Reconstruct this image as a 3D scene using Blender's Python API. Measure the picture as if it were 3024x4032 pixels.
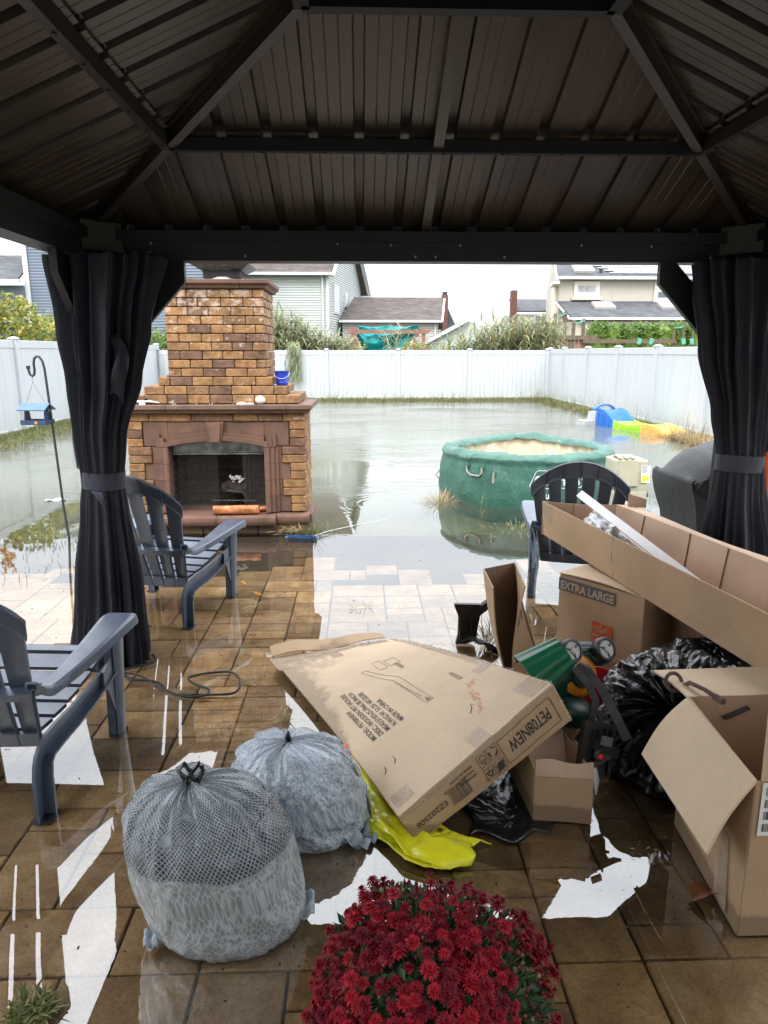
import bpy, math, random
import numpy as np
from mathutils import Vector, Matrix, noise, Euler
R = math.radians
PI = math.pi
for o in list(bpy.data.objects):
    bpy.data.objects.remove(o)
S = bpy.context.scene
COL = S.collection
random.seed(7)

# ------------------------------------------------------------------ camera
cam_data = bpy.data.cameras.new('camera')
cam = bpy.data.objects.new('camera', cam_data)
COL.objects.link(cam)
S.camera = cam
cam_data.sensor_fit = 'VERTICAL'
cam_data.sensor_height = 36.0
cam_data.lens = 36.0 * 2795 / 4032
cam_data.clip_start = 0.05
cam_data.clip_end = 2000
pit, yw = R(12.667), R(1.967)
cam.location = (0, 0, 1.55)
fwd = Vector((math.sin(yw)*math.cos(pit), math.cos(yw)*math.cos(pit), -math.sin(pit)))
cam.rotation_euler = fwd.to_track_quat('-Z', 'Y').to_euler()

# ------------------------------------------------------------------ sky: bright overcast
W = bpy.data.worlds.new('World')
S.world = W
W.use_nodes = True
wn, wl = W.node_tree.nodes, W.node_tree.links
wn.clear()
wo = wn.new('ShaderNodeOutputWorld')
SUN_EL, SUN_ROT = R(48), R(200)
sky = wn.new('ShaderNodeTexSky')
sky.sky_type = 'NISHITA'
sky.sun_disc = False
sky.sun_elevation = SUN_EL
sky.sun_rotation = SUN_ROT
sky.dust_density = 4
bg1 = wn.new('ShaderNodeBackground')
bg1.inputs['Strength'].default_value = 0.05
wl.new(sky.outputs[0], bg1.inputs[0])
tc = wn.new('ShaderNodeTexCoord')
sep = wn.new('ShaderNodeSeparateXYZ')
wl.new(tc.outputs['Generated'], sep.inputs[0])
mr = wn.new('ShaderNodeMapRange')
mr.inputs['From Min'].default_value = 0.0
mr.inputs['From Max'].default_value = 1.0
mr.inputs['To Min'].default_value = 0.57
mr.inputs['To Max'].default_value = 2.6
wl.new(sep.outputs['Z'], mr.inputs['Value'])
mp = wn.new('ShaderNodeMapping')
mp.inputs['Scale'].default_value = (1.6, 1.6, 5.0)
wl.new(tc.outputs['Generated'], mp.inputs['Vector'])
nz = wn.new('ShaderNodeTexNoise')
nz.inputs['Scale'].default_value = 2.6
nz.inputs['Detail'].default_value = 7
nz.inputs['Roughness'].default_value = 0.55
wl.new(mp.outputs[0], nz.inputs['Vector'])
cr = wn.new('ShaderNodeValToRGB')
cr.color_ramp.elements[0].position = 0.35
cr.color_ramp.elements[0].color = (0.80, 0.82, 0.86, 1)
cr.color_ramp.elements[1].position = 0.66
cr.color_ramp.elements[1].color = (0.97, 0.98, 1.0, 1)
wl.new(nz.outputs['Fac'], cr.inputs[0])
bg2 = wn.new('ShaderNodeBackground')
wl.new(cr.outputs[0], bg2.inputs[0])
wl.new(mr.outputs[0], bg2.inputs['Strength'])
ad = wn.new('ShaderNodeAddShader')
wl.new(bg1.outputs[0], ad.inputs[0])
wl.new(bg2.outputs[0], ad.inputs[1])
wl.new(ad.outputs[0], wo.inputs[0])

sun_d = bpy.data.lights.new('sun', 'SUN')
sun_d.energy = 0.6
sun_d.angle = R(25)
sun_d.color = (1.0, 0.98, 0.95)
sun = bpy.data.objects.new('sun', sun_d)
COL.objects.link(sun)
sd = Vector((math.sin(SUN_ROT)*math.cos(SUN_EL), math.cos(SUN_ROT)*math.cos(SUN_EL), math.sin(SUN_EL)))
sun.rotation_euler = sd.to_track_quat('Z', 'Y').to_euler()
sun.location = sd * 50

S.render.engine = 'CYCLES'
S.view_settings.view_transform = 'Standard'
S.view_settings.look = 'None'
S.view_settings.exposure = 1.02
S.view_settings.gamma = 1.0
S.cycles.max_bounces = 8
S.cycles.transparent_max_bounces = 12
S.cycles.caustics_reflective = False
S.cycles.caustics_refractive = False

# ------------------------------------------------------------------ materials
class NT:
    def __init__(s, name):
        s.m = bpy.data.materials.new(name)
        s.m.use_nodes = True
        s.n, s.l = s.m.node_tree.nodes, s.m.node_tree.links
        s.b = s.n['Principled BSDF']
        s.out = s.n['Material Output']
        s.tc = s.n.new('ShaderNodeTexCoord')
        s.oi = None
    def new(s, t, **kw):
        x = s.n.new(t)
        for k, v in kw.items():
            setattr(x, k, v)
        return x
    def vec(s, scale=(1, 1, 1), rnd=False, space='Object', rot=(0, 0, 0)):
        mp = s.new('ShaderNodeMapping')
        mp.inputs['Scale'].default_value = scale
        mp.inputs['Rotation'].default_value = rot
        src = s.tc.outputs[space]
        if rnd:
            if s.oi is None:
                s.oi = s.new('ShaderNodeObjectInfo')
            mu = s.new('ShaderNodeVectorMath', operation='MULTIPLY_ADD')
            mu.inputs[1].default_value = (37, 53, 71)
            s.l.new(s.oi.outputs['Random'], mu.inputs[0])
            s.l.new(src, mu.inputs[2])
            src = mu.outputs[0]
        s.l.new(src, mp.inputs['Vector'])
        return mp.outputs[0]
    def noise(s, scale, detail=5, rough=.55, dist=0, v=None):
        x = s.new('ShaderNodeTexNoise')
        x.inputs['Scale'].default_value = scale
        x.inputs['Detail'].default_value = detail
        x.inputs['Roughness'].default_value = rough
        x.inputs['Distortion'].default_value = dist
        s.l.new(v if v is not None else s.tc.outputs['Object'], x.inputs['Vector'])
        return x.outputs['Fac']
    def ramp(s, fac, stops):
        x = s.new('ShaderNodeValToRGB')
        e = x.color_ramp.elements
        while len(e) < len(stops):
            e.new(0.5)
        for i, (p, c) in enumerate(stops):
            e[i].position = p
            e[i].color = (*c, 1) if len(c) == 3 else c
        s.l.new(fac, x.inputs[0])
        return x.outputs[0]
    def mix(s, fac, a, b, mode='MIX'):
        x = s.new('ShaderNodeMix', data_type='RGBA', blend_type=mode)
        for inp, v in ((x.inputs[0], fac), (x.inputs[6], a), (x.inputs[7], b)):
            if isinstance(v, (int, float)):
                inp.default_value = v
            elif isinstance(v, tuple):
                inp.default_value = (*v, 1)
            else:
                s.l.new(v, inp)
        return x.outputs[2]
    def math(s, op, a, b=0, clamp=False):
        x = s.new('ShaderNodeMath', operation=op, use_clamp=clamp)
        for i, v in enumerate((a, b)):
            if isinstance(v, (int, float)):
                x.inputs[i].default_value = v
            else:
                s.l.new(v, x.inputs[i])
        return x.outputs[0]
    def col(s, c):
        if isinstance(c, tuple):
            s.b.inputs['Base Color'].default_value = (*c, 1)
        else:
            s.l.new(c, s.b.inputs['Base Color'])
    def bump(s, h, strength=.3, dist=.01, prev=None):
        x = s.new('ShaderNodeBump')
        x.inputs['Strength'].default_value = strength
        x.inputs['Distance'].default_value = dist
        s.l.new(h, x.inputs['Height'])
        if prev is not None:
            s.l.new(prev, x.inputs['Normal'])
        s.l.new(x.outputs[0], s.b.inputs['Normal'])
        return x.outputs[0]
    def set(s, **kw):
        for k, v in kw.items():
            k = k.replace('_', ' ')
            if isinstance(v, (int, float)):
                s.b.inputs[k].default_value = v
            elif isinstance(v, tuple):
                s.b.inputs[k].default_value = v
            else:
                s.l.new(v, s.b.inputs[k])
        return s

def simple(name, c, rough=.5, var=.15, scale=6, bump=.1, bscale=60, metal=0, spec=.5, coat=0, rnd=False, bd=.004):
    t = NT(name)
    v = t.vec(rnd=rnd)
    f = t.noise(scale, 5, .6, v=v)
    lo = tuple(x*(1-var) for x in c)
    hi = tuple(min(1, x*(1+var)) for x in c)
    t.col(t.ramp(f, [(.3, lo), (.7, hi)]))
    t.set(Roughness=rough, Metallic=metal, Specular_IOR_Level=spec, Coat_Weight=coat)
    if bump:
        t.bump(t.noise(bscale, 3, v=v), bump, bd)
    return t.m

# ------------------------------------------------------------------ mesh helpers
class MB:
    def __init__(s):
        s.v, s.f, s.mi, s.m = [], [], [], 0
    def add(s, vs, fs):
        b = len(s.v)
        s.v.extend([tuple(p) for p in vs])
        for f in fs:
            s.f.append(tuple(i+b for i in f))
            s.mi.append(s.m)
        return s
    def box(s, c, d, rot=None, taper=1.0):
        x, y, z = d[0]/2, d[1]/2, d[2]/2
        vs = [Vector((sx*x*(taper if sz > 0 else 1), sy*y*(taper if sz > 0 else 1), sz*z)) for sz in (-1, 1) for sy in (-1, 1) for sx in (-1, 1)]
        if rot is not None:
            M = rot if isinstance(rot, Matrix) else Euler(rot).to_matrix()
            vs = [M @ p for p in vs]
        c = Vector(c)
        return s.add([p+c for p in vs], [(0, 2, 3, 1), (4, 5, 7, 6), (0, 1, 5, 4), (2, 6, 7, 3), (0, 4, 6, 2), (1, 3, 7, 5)])
    def bar(s, a, b, w, h=None, up=(0, 0, 1)):
        a, b = Vector(a), Vector(b)
        d = (b-a)
        L = d.length
        z = d.normalized()
        x = Vector(up).cross(z)
        if x.length < 1e-4:
            x = Vector((1, 0, 0))
        x.normalize()
        y = z.cross(x)
        M = Matrix((x, y, z)).transposed()
        return s.box((a+b)/2, (w, h or w, L), M)
    def tube(s, pts, r, n=8, cap=True):
        pts = [Vector(p) for p in pts]
        rr = r if isinstance(r, (list, tuple)) else [r]*len(pts)
        t0 = (pts[1]-pts[0]).normalized()
        up = Vector((0, 0, 1)) if abs(t0.z) < .9 else Vector((1, 0, 0))
        x = up.cross(t0).normalized()
        vs, fs = [], []
        for i, p in enumerate(pts):
            t = (pts[min(i+1, len(pts)-1)] - pts[max(i-1, 0)]).normalized()
            x = (x - t*x.dot(t)).normalized()
            y = t.cross(x)
            for k in range(n):
                a = 2*PI*k/n
                vs.append(p + (x*math.cos(a)+y*math.sin(a))*rr[i])
        for i in range(len(pts)-1):
            for k in range(n):
                a, b = i*n+k, i*n+(k+1) % n
                fs.append((a, b, b+n, a+n))
        if cap:
            fs.append(tuple(range(n))[::-1])
            fs.append(tuple((len(pts)-1)*n+k for k in range(n)))
        return s.add(vs, fs)
    def lathe(s, prof, c=(0, 0, 0), n=24, M=None, cap=True):
        c = Vector(c)
        vs, fs = [], []
        for r, z in prof:
            for k in range(n):
                a = 2*PI*k/n
                p = Vector((r*math.cos(a), r*math.sin(a), z))
                if M is not None:
                    p = M @ p
                vs.append(p+c)
        for i in range(len(prof)-1):
            for k in range(n):
                a, b = i*n+k, i*n+(k+1) % n
                fs.append((a, b, b+n, a+n))
        if cap:
            fs.append(tuple(range(n))[::-1])
            fs.append(tuple((len(prof)-1)*n+k for k in range(n)))
        return s.add(vs, fs)
    def grid(s, fn, nu, nv, closeu=False):
        vs = [fn(i/nu, j/nv) for j in range(nv+1) for i in range(nu + (0 if closeu else 1))]
        w = nu if closeu else nu+1
        fs = []
        for j in range(nv):
            for i in range(nu):
                a, b = j*w+i, j*w+(i+1) % w
                fs.append((a, b, b+w, a+w))
        return s.add(vs, fs)
    def slab(s, fn, nu, nv, th):
        """sheet with thickness; fn(u,v)->point"""
        P = [[Vector(fn(i/nu, j/nv)) for i in range(nu+1)] for j in range(nv+1)]
        top, bot = [], []
        for j in range(nv+1):
            for i in range(nu+1):
                du = P[j][min(i+1, nu)]-P[j][max(i-1, 0)]
                dv = P[min(j+1, nv)][i]-P[max(j-1, 0)][i]
                nn = du.cross(dv)
                nn = nn.normalized() if nn.length > 1e-9 else Vector((0, 0, 1))
                top.append(P[j][i]+nn*th/2)
                bot.append(P[j][i]-nn*th/2)
        w, N = nu+1, len(top)
        fs = []
        for j in range(nv):
            for i in range(nu):
                a = j*w+i
                fs.append((a, a+1, a+1+w, a+w))
                fs.append((N+a, N+a+w, N+a+1+w, N+a+1))
        for i in range(nu):
            fs.append((i, N+i, N+i+1, i+1))
            a = nv*w+i
            fs.append((a, a+1, N+a+1, N+a))
        for j in range(nv):
            a = j*w
            fs.append((a, a+w, N+a+w, N+a))
            a = j*w+nu
            fs.append((a, N+a, N+a+w, a+w))
        return s.add(top+bot, fs)
    def prism(s, poly, fn0, fn1):
        """poly of 2-D points; fn0/fn1 map (a,b)->3D for the two caps"""
        n = len(poly)
        vs = [fn0(*p) for p in poly]+[fn1(*p) for p in poly]
        fs = [tuple(range(n)), tuple(range(n, 2*n))[::-1]]
        for i in range(n):
            j = (i+1) % n
            fs.append((i, i+n, j+n, j))
        return s.add(vs, fs)
    def mesh(s, name, mats, smooth=None, fix=True):
        me = bpy.data.meshes.new(name)
        me.from_pydata(s.v, [], s.f)
        for m in (mats if isinstance(mats, (list, tuple)) else [mats]):
            me.materials.append(m)
        if any(s.mi):
            me.polygons.foreach_set('material_index', s.mi)
        if smooth is not None:
            me.polygons.foreach_set('use_smooth', [True]*len(me.polygons))
            if smooth < 170:
                me.set_sharp_from_angle(angle=R(smooth))
        me.update()
        if fix:
            import bmesh
            bm = bmesh.new()
            bm.from_mesh(me)
            bmesh.ops.recalc_face_normals(bm, faces=bm.faces)
            bm.to_mesh(me)
            bm.free()
        return me

def put(name, me, parent=None, loc=(0, 0, 0), rot=(0, 0, 0), scale=(1, 1, 1), label=None, kind=None):
    """link one more object that shares the mesh me; loc is a world position"""
    o = bpy.data.objects.new(name, me)
    COL.objects.link(o)
    if parent is not None:
        o.parent = parent
        o.matrix_parent_inverse = base_of(parent).inverted()
    o.location = loc
    o.rotation_euler = rot
    o.scale = scale
    if label:
        o['label'] = label
    if kind:
        o['kind'] = kind
    return o

def set_uv(me, fn):
    uv = me.uv_layers.new(name='uv')
    for l in me.loops:
        uv.data[l.index].uv = fn(me.vertices[l.vertex_index].co)

def base_of(o):
    """world matrix of a not yet evaluated object chain"""
    M = o.matrix_basis.copy()
    while o.parent is not None:
        o2 = o.parent
        M = o2.matrix_basis @ o.matrix_parent_inverse @ M
        o = o2
    return M

def obj(name, mb, mat, parent=None, smooth=None, world=True, label=None, kind=None, fix=True):
    """mesh object from MB; when world, MB coordinates are world coordinates"""
    me = mb if isinstance(mb, bpy.types.Mesh) else mb.mesh(name, mat, smooth, fix)
    o = bpy.data.objects.new(name, me)
    COL.objects.link(o)
    if parent is not None:
        o.parent = parent
        if world:
            o.matrix_parent_inverse = base_of(parent).inverted()
    if label:
        o['label'] = label
    if kind:
        o['kind'] = kind
    return o

def thing(name, label, cat, loc=(0, 0, 0), rotz=0, group=None):
    o = bpy.data.objects.new(name, None)
    COL.objects.link(o)
    o.empty_display_size = .1
    o.location = loc
    o.rotation_euler = (0, 0, rotz)
    o['label'] = label
    o['category'] = cat
    if group:
        o['group'] = group
    return o

def tag(o, label, cat, group=None):
    o['label'] = label
    o['category'] = cat
    if group:
        o['group'] = group
    return o

def struct(o):
    o['kind'] = 'structure'
    return o

def dup(root, loc, rotz, label, group=None):
    def cp(o, par):
        c = o.copy()
        COL.objects.link(c)
        c.parent = par
        for ch in [k for k in bpy.data.objects if k.parent == o]:
            cp(ch, c)
        return c
    r = cp(root, None)
    r.location = loc
    r.rotation_euler = (0, 0, rotz)
    r['label'] = label
    if group:
        r['group'] = group
    return r

_cb = {}
def chbox(d, bev, mat, name):
    """chamfered box mesh centred on the origin (cached)"""
    k = (tuple(round(x, 4) for x in d), round(bev, 4), mat.name)
    if k in _cb:
        return _cb[k]
    x, y, z = d[0]/2, d[1]/2, d[2]/2
    b = bev
    mb = MB()
    vs, idx = [], {}
    for sx in (-1, 1):
        for sy in (-1, 1):
            for sz in (-1, 1):
                for ax in range(3):
                    p = [sx*(x-b), sy*(y-b), sz*(z-b)]
                    p[ax] = (sx*x, sy*y, sz*z)[ax]
                    idx[(sx, sy, sz, ax)] = len(vs)
                    vs.append(tuple(p))
    fs = []
    I = idx
    for s_ in (-1, 1):
        fs.append([I[(s_, -1, -1, 0)], I[(s_, 1, -1, 0)], I[(s_, 1, 1, 0)], I[(s_, -1, 1, 0)]])
        fs.append([I[(-1, s_, -1, 1)], I[(1, s_, -1, 1)], I[(1, s_, 1, 1)], I[(-1, s_, 1, 1)]])
        fs.append([I[(-1, -1, s_, 2)], I[(1, -1, s_, 2)], I[(1, 1, s_, 2)], I[(-1, 1, s_, 2)]])
    for a in (-1, 1):
        for c in (-1, 1):
            fs.append([I[(a, c, -1, 0)], I[(a, c, 1, 0)], I[(a, c, 1, 1)], I[(a, c, -1, 1)]])
            fs.append([I[(a, -1, c, 0)], I[(a, 1, c, 0)], I[(a, 1, c, 2)], I[(a, -1, c, 2)]])
            fs.append([I[(-1, a, c, 1)], I[(1, a, c, 1)], I[(1, a, c, 2)], I[(-1, a, c, 2)]])
            for e in (-1, 1):
                fs.append([I[(a, c, e, 0)], I[(a, c, e, 1)], I[(a, c, e, 2)]])
    mb.add(vs, fs)
    me = mb.mesh(name, mat)
    _cb[k] = me
    return me

def text_mb(txt, o, u, v, size, off=.0012, align='LEFT', extr=0.0, shear=0.0, stretch=1.0, mb=None, surf=None, bold=.014):
    """lettering as flat mesh laid on a surface: o origin, u reading direction, v up"""
    cu = bpy.data.curves.new('t', 'FONT')
    cu.body = txt
    cu.size = size
    cu.align_x = align
    cu.shear = shear
    cu.offset = size*bold
    cu.resolution_u = 3
    ob = bpy.data.objects.new('t', cu)
    COL.objects.link(ob)
    dg = bpy.context.evaluated_depsgraph_get()
    me = bpy.data.meshes.new_from_object(ob.evaluated_get(dg))
    u, v = Vector(u).normalized(), Vector(v).normalized()
    n = u.cross(v).normalized()
    o = Vector(o)
    mb = mb or MB()
    vs = []
    for p in me.vertices:
        a, b = p.co.x*stretch, p.co.y
        vs.append(surf(a, b) if surf else o+u*a+v*b+n*off)
    mb.add(vs, [tuple(f.vertices) for f in me.polygons])
    bpy.data.objects.remove(ob)
    bpy.data.curves.remove(cu)
    bpy.data.meshes.remove(me)
    return mb

def quad_mb(o, u, v, x0, y0, x1, y1, off=.001, mb=None):
    u, v = Vector(u).normalized(), Vector(v).normalized()
    n = u.cross(v).normalized()
    o = Vector(o)+n*off
    mb = mb or MB()
    mb.add([o+u*x0+v*y0, o+u*x1+v*y0, o+u*x1+v*y1, o+u*x0+v*y1], [(0, 1, 2, 3)])
    return mb

def leaf(mb, p, d, n, L, w, fold=.25, droop=0.0):
    """pointed leaf of four triangles, folded along its midrib"""
    d = d.normalized()
    sv = d.cross(n)
    if sv.length < 1e-4:
        sv = Vector((1, 0, 0))
    sv.normalize()
    n = sv.cross(d)
    m = p+d*L*.45-n*0+Vector((0, 0, -droop*L*.15))
    t = p+d*L+Vector((0, 0, -droop*L*.6))
    a = m+sv*w/2+n*w*fold
    b = m-sv*w/2+n*w*fold
    mb.add([p, a, m, b, t], [(0, 1, 2), (0, 2, 3), (1, 4, 2), (2, 4, 3)])

def rv(s=1.0):
    return Vector((random.uniform(-s, s), random.uniform(-s, s), random.uniform(-s, s)))
def lerp(a, b, t):
    return a+(b-a)*t
def fbm(p, s=1.0, o=3):
    return noise.fractal(Vector(p)*s, 1.0, 2.0, o)
# ------------------------------------------------------------------ material library
M = {}
def mk_paver():
    t = NT('paver_stone')
    v = t.vec(rnd=True)
    t.oi
    a = t.noise(7, 6, .65, .4, v=v)
    b = t.noise(90, 3, .7, v=v)
    c1 = t.ramp(a, [(.28, (.24, .15, .075)), (.46, (.42, .275, .14)), (.60, (.56, .40, .22)), (.8, (.72, .57, .36))])
    r = t.ramp(t.oi.outputs['Random'], [(0, (.62, .58, .54)), (.35, (.9, .85, .8)), (.7, (1.1, 1.02, .92)), (1, (1.3, 1.22, 1.1))])
    c2 = t.mix(1.0, c1, r, 'MULTIPLY')
    g = t.ramp(b, [(.3, (.6, .6, .6)), (.7, (1.25, 1.25, 1.25))])
    t.col(t.mix(.8, c2, t.mix(1.0, c2, g, 'MULTIPLY')))
    t.set(Roughness=.55)
    t.bump(b, .35, .002)
    return t.m
M['paver'] = mk_paver()
def mk_brick():
    t = NT('tumbled_brick')
    v = t.vec(rnd=True)
    a = t.noise(9, 5, .65, .3, v=v)
    b = t.noise(110, 3, .7, v=v)
    base = t.ramp(t.oi.outputs['Random'], [(0, (.165, .095, .065)), (.15, (.21, .118, .072)), (.28, (.29, .165, .078)), (.55, (.36, .205, .088)), (.8, (.33, .182, .08)), (1, (.265, .15, .08))])
    dark = t.ramp(a, [(.3, (.45, .40, .38)), (.62, (1.15, 1.12, 1.05))])
    c = t.mix(1.0, base, dark, 'MULTIPLY')
    g = t.ramp(b, [(.3, (.75, .75, .75)), (.75, (1.25, 1.25, 1.25))])
    c = t.mix(1.0, c, g, 'MULTIPLY')
    # lime bloom, more on the upper courses
    ge = t.new('ShaderNodeNewGeometry')
    sp = t.new('ShaderNodeSeparateXYZ')
    t.l.new(ge.outputs['Position'], sp.inputs[0])
    h = t.new('ShaderNodeMapRange')
    h.inputs[1].default_value, h.inputs[2].default_value = 1.6, 2.05
    t.l.new(sp.outputs['Z'], h.inputs[0])
    e = t.noise(11, 6, .7, .2, v=t.vec((1, 1, 1.6), rnd=True, rot=(.3, .2, 1)))
    e2 = t.ramp(t.math('ADD', e, t.math('MULTIPLY', h.outputs[0], .12)), [(.60, (0, 0, 0)), (.68, (1, 1, 1))])
    c = t.mix(t.math('MULTIPLY', e2, .7), c, (.62, .50, .42))
    # moss and soot towards the ledges
    m2 = t.noise(5, 5, .7, v=t.vec((1, 1, 1), space='Object'))
    c = t.mix(t.math('MULTIPLY', t.ramp(m2, [(.58, (0, 0, 0)), (.75, (1, 1, 1))]), .35), c, (.09, .075, .05))
    lo = t.new('ShaderNodeMapRange')
    lo.inputs[1].default_value, lo.inputs[2].default_value = .16, .0
    t.l.new(sp.outputs['Z'], lo.inputs[0])
    t.col(t.mix(t.math('MULTIPLY', lo.outputs[0], .75), c, (.06, .045, .03)))
    t.set(Roughness=.85)
    n = t.bump(t.noise(26, 4, .7, .5, v=v), .9, .010)
    t.bump(b, .6, .004, n)
    return t.m
M['brick'] = mk_brick()
def mk_stone(name, c, soot=.5):
    t = NT(name)
    v = t.vec(rnd=True)
    a = t.noise(4, 6, .65, .5, v=v)
    b = t.noise(160, 3, .7, v=v)
    cc = t.ramp(a, [(.3, tuple(x*.72 for x in c)), (.6, c), (.8, tuple(x*1.2 for x in c))])
    s_ = t.noise(3, 6, .7, .4, v=t.vec((1, 1, .6), rnd=True))
    cc = t.mix(t.math('MULTIPLY', t.ramp(s_, [(.46, (0, 0, 0)), (.68, (1, 1, 1))]), soot), cc, (.045, .036, .028))
    g = t.ramp(b, [(.3, (.85, .85, .85)), (.7, (1.15, 1.15, 1.15))])
    t.col(t.mix(1.0, cc, g, 'MULTIPLY'))
    t.set(Roughness=.8)
    t.bump(b, .4, .002)
    return t.m
M['brown'] = mk_stone('brownstone', (.185, .100, .070), .55)
M['ledge'] = mk_stone('weathered_ledge', (.20, .125, .09), .8)
M['steel'] = simple('sooty_galvanised', (.20, .205, .20), .45, .6, 12, .1, 50, metal=.6)
M['soot'] = simple('soot_black_brick', (.05, .04, .036), .85, .5, 9, .4, 60)
M['roof_metal'] = None
def mk_roofmetal():
    t = NT('bronze_roof_metal')
    v = t.vec((1, 1, 1), rnd=True)
    a = t.noise(2.5, 4, .5, v=v)
    b = t.noise(240, 2, .6, v=v)
    t.col(t.ramp(a, [(.3, (.048, .037, .028)), (.7, (.080, .062, .047))]))
    t.set(Roughness=t.ramp(a, [(.3, (.30,)*3), (.7, (.42,)*3)]), Metallic=.3)
    t.bump(b, .12, .001)
    return t.m
M['roof_metal'] = mk_roofmetal()
M['frame'] = simple('dark_powder_coated_frame', (.006, .006, .007), .55, .25, 8, .1, 200, bd=.001)
M['frame2'] = simple('bronze_rail', (.032, .027, .023), .45, .25, 8, .1, 200, bd=.001)
M['zinc'] = simple('zinc_screw', (.35, .35, .36), .35, .2, 30, 0, metal=.8)
def mk_fabric(name, c, rough=.75):
    t = NT(name)
    a = t.noise(5, 4, .6)
    b = t.noise(500, 2, .5)
    t.col(t.ramp(a, [(.3, tuple(x*.8 for x in c)), (.7, tuple(x*1.2 for x in c))]))
    t.set(Roughness=rough, Sheen_Weight=.10, Sheen_Roughness=.4)
    n = t.bump(t.noise(9, 4, .6, .3), .35, .02)
    t.bump(b, .2, .001, n)
    return t.m
M['curtain'] = mk_fabric('charcoal_curtain', (.006, .008, .016))
M['band'] = mk_fabric('tieback_fabric', (.030, .032, .050))
M['cover'] = mk_fabric('black_vinyl_cover', (.012, .013, .014), .6)
def mk_vinyl():
    t = NT('white_vinyl_fence')
    ge = t.new('ShaderNodeNewGeometry')
    mpn = t.new('ShaderNodeMapping')
    mpn.inputs['Scale'].default_value = (3.5, 3.5, .5)
    t.l.new(ge.outputs['Position'], mpn.inputs['Vector'])
    a = t.noise(1.3, 6, .6, .2, v=mpn.outputs[0])
    sp = t.new('ShaderNodeSeparateXYZ')
    t.l.new(ge.outputs['Position'], sp.inputs[0])
    h = t.new('ShaderNodeMapRange')
    h.inputs[1].default_value, h.inputs[2].default_value = .5, 0.0
    t.l.new(sp.outputs['Z'], h.inputs[0])
    c = t.mix(t.math('MULTIPLY', t.ramp(a, [(.45, (0, 0, 0)), (.72, (1, 1, 1))]), .55), (.50, .53, .565), (.40, .43, .385))
    c = t.mix(t.math('MULTIPLY', t.math('MULTIPLY', h.outputs[0], t.noise(3, 4, .6, v=ge.outputs['Position'])), .5), c, (.48, .50, .38))
    t.col(c)
    t.set(Roughness=.38)
    return t.m
M['vinyl'] = mk_vinyl()
def mk_chair():
    t = NT('slate_blue_resin')
    v = t.vec()
    a = t.noise(8, 5, .6, v=v)
    b = t.noise(260, 3, .6, v=v)
    sx = t.noise(30, 4, .6, v=t.vec((1, 12, 1)))
    c = t.ramp(a, [(.3, (.042, .060, .098)), (.7, (.062, .086, .130))])
    c = t.mix(t.math('MULTIPLY', t.ramp(sx, [(.55, (0, 0, 0)), (.75, (1, 1, 1))]), .20), c, (.26, .31, .36))
    t.col(c)
    t.set(Roughness=t.ramp(t.noise(14, 4, .6, v=v), [(.35, (.30,)*3), (.65, (.48,)*3)]))
    t.set(Coat_Weight=.45, Coat_Roughness=.3)
    t.bump(b, .15, .001)
    return t.m
M['chair'] = mk_chair()
def mk_card(name, c, stain=.3):
    t = NT(name)
    a = t.noise(3, 6, .65, .6)
    b = t.noise(220, 3, .7)
    wv = t.new('ShaderNodeTexWave', wave_type='BANDS', bands_direction='DIAGONAL')
    wv.inputs['Scale'].default_value = 38
    wv.inputs['Distortion'].default_value = 1.0
    t.l.new(t.tc.outputs['Object'], wv.inputs['Vector'])
    cc = t.ramp(a, [(.25, tuple(x*.86 for x in c)), (.6, c), (.85, tuple(min(1, x*1.08) for x in c))])
    g = t.ramp(b, [(.3, (.92,)*3), (.7, (1.07,)*3)])
    cc = t.mix(1.0, cc, g, 'MULTIPLY')
    w_ = t.noise(2.2, 6, .7, .8)
    cc = t.mix(t.math('MULTIPLY', t.ramp(w_, [(.6, (0, 0, 0)), (.68, (1, 1, 1))]), stain), cc, tuple(x*.6 for x in c))
    # soaked foot of every box that stands in the water
    ge = t.new('ShaderNodeNewGeometry')
    sp = t.new('ShaderNodeSeparateXYZ')
    t.l.new(ge.outputs['Position'], sp.inputs[0])
    wet = t.math('SUBTRACT', t.math('ADD', .045, t.math('MULTIPLY', t.noise(9, 5, .7), .05)), sp.outputs['Z'])
    wf = t.ramp(t.math('MULTIPLY', wet, 30), [(.0, (0, 0, 0)), (.35, (.85,)*3)])
    cc = t.mix(wf, cc, tuple(x*.5 for x in c))
    # scuffs and rubbed fibres
    cc = t.mix(t.math('MULTIPLY', t.ramp(t.noise(14, 5, .75, 1.5, v=t.vec((1, 3, 1))), [(.62, (0, 0, 0)), (.72, (1, 1, 1))]), .22), cc, tuple(min(1, x*1.35) for x in c))
    t.col(cc)
    t.set(Roughness=.72, Specular_IOR_Level=.3)
    n = t.bump(wv.outputs['Fac'], .10, .0015)
    t.bump(t.noise(7, 4), .3, .01, n)
    return t.m
M['card'] = mk_card('corrugated_cardboard', (.47, .325, .20))
M['card_in'] = mk_card('cardboard_inside', (.54, .385, .28), .15)
M['card_shade'] = mk_card('shaded_dark_cardboard', (.20, .125, .075), .5)  # shade put into the colour: gap box, creases, inside of the sleeve
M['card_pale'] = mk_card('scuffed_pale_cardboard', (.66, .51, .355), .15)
M['ink'] = simple('black_ink', (.035, .03, .03), .6, .3, 30, 0)
M['ink_grey'] = simple('grey_ink', (.10, .105, .11), .6, .15, 30, 0)
M['ink_faint'] = simple('faint_ink', (.20, .15, .10), .7, .2, 30, 0)
M['orange_ink'] = simple('orange_ink', (.62, .10, .03), .6, .1, 30, 0)
M['dark_mesh'] = simple('dark_mesh_wire', (.06, .055, .05), .6, .4, 20, 0)
M['pole_grey'] = simple('pale_pole', (.50, .52, .53), .5, .05, 10, 0)
M['white_label'] = simple('white_paper_label', (.78, .78, .78), .5, .04, 10, 0)
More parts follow.
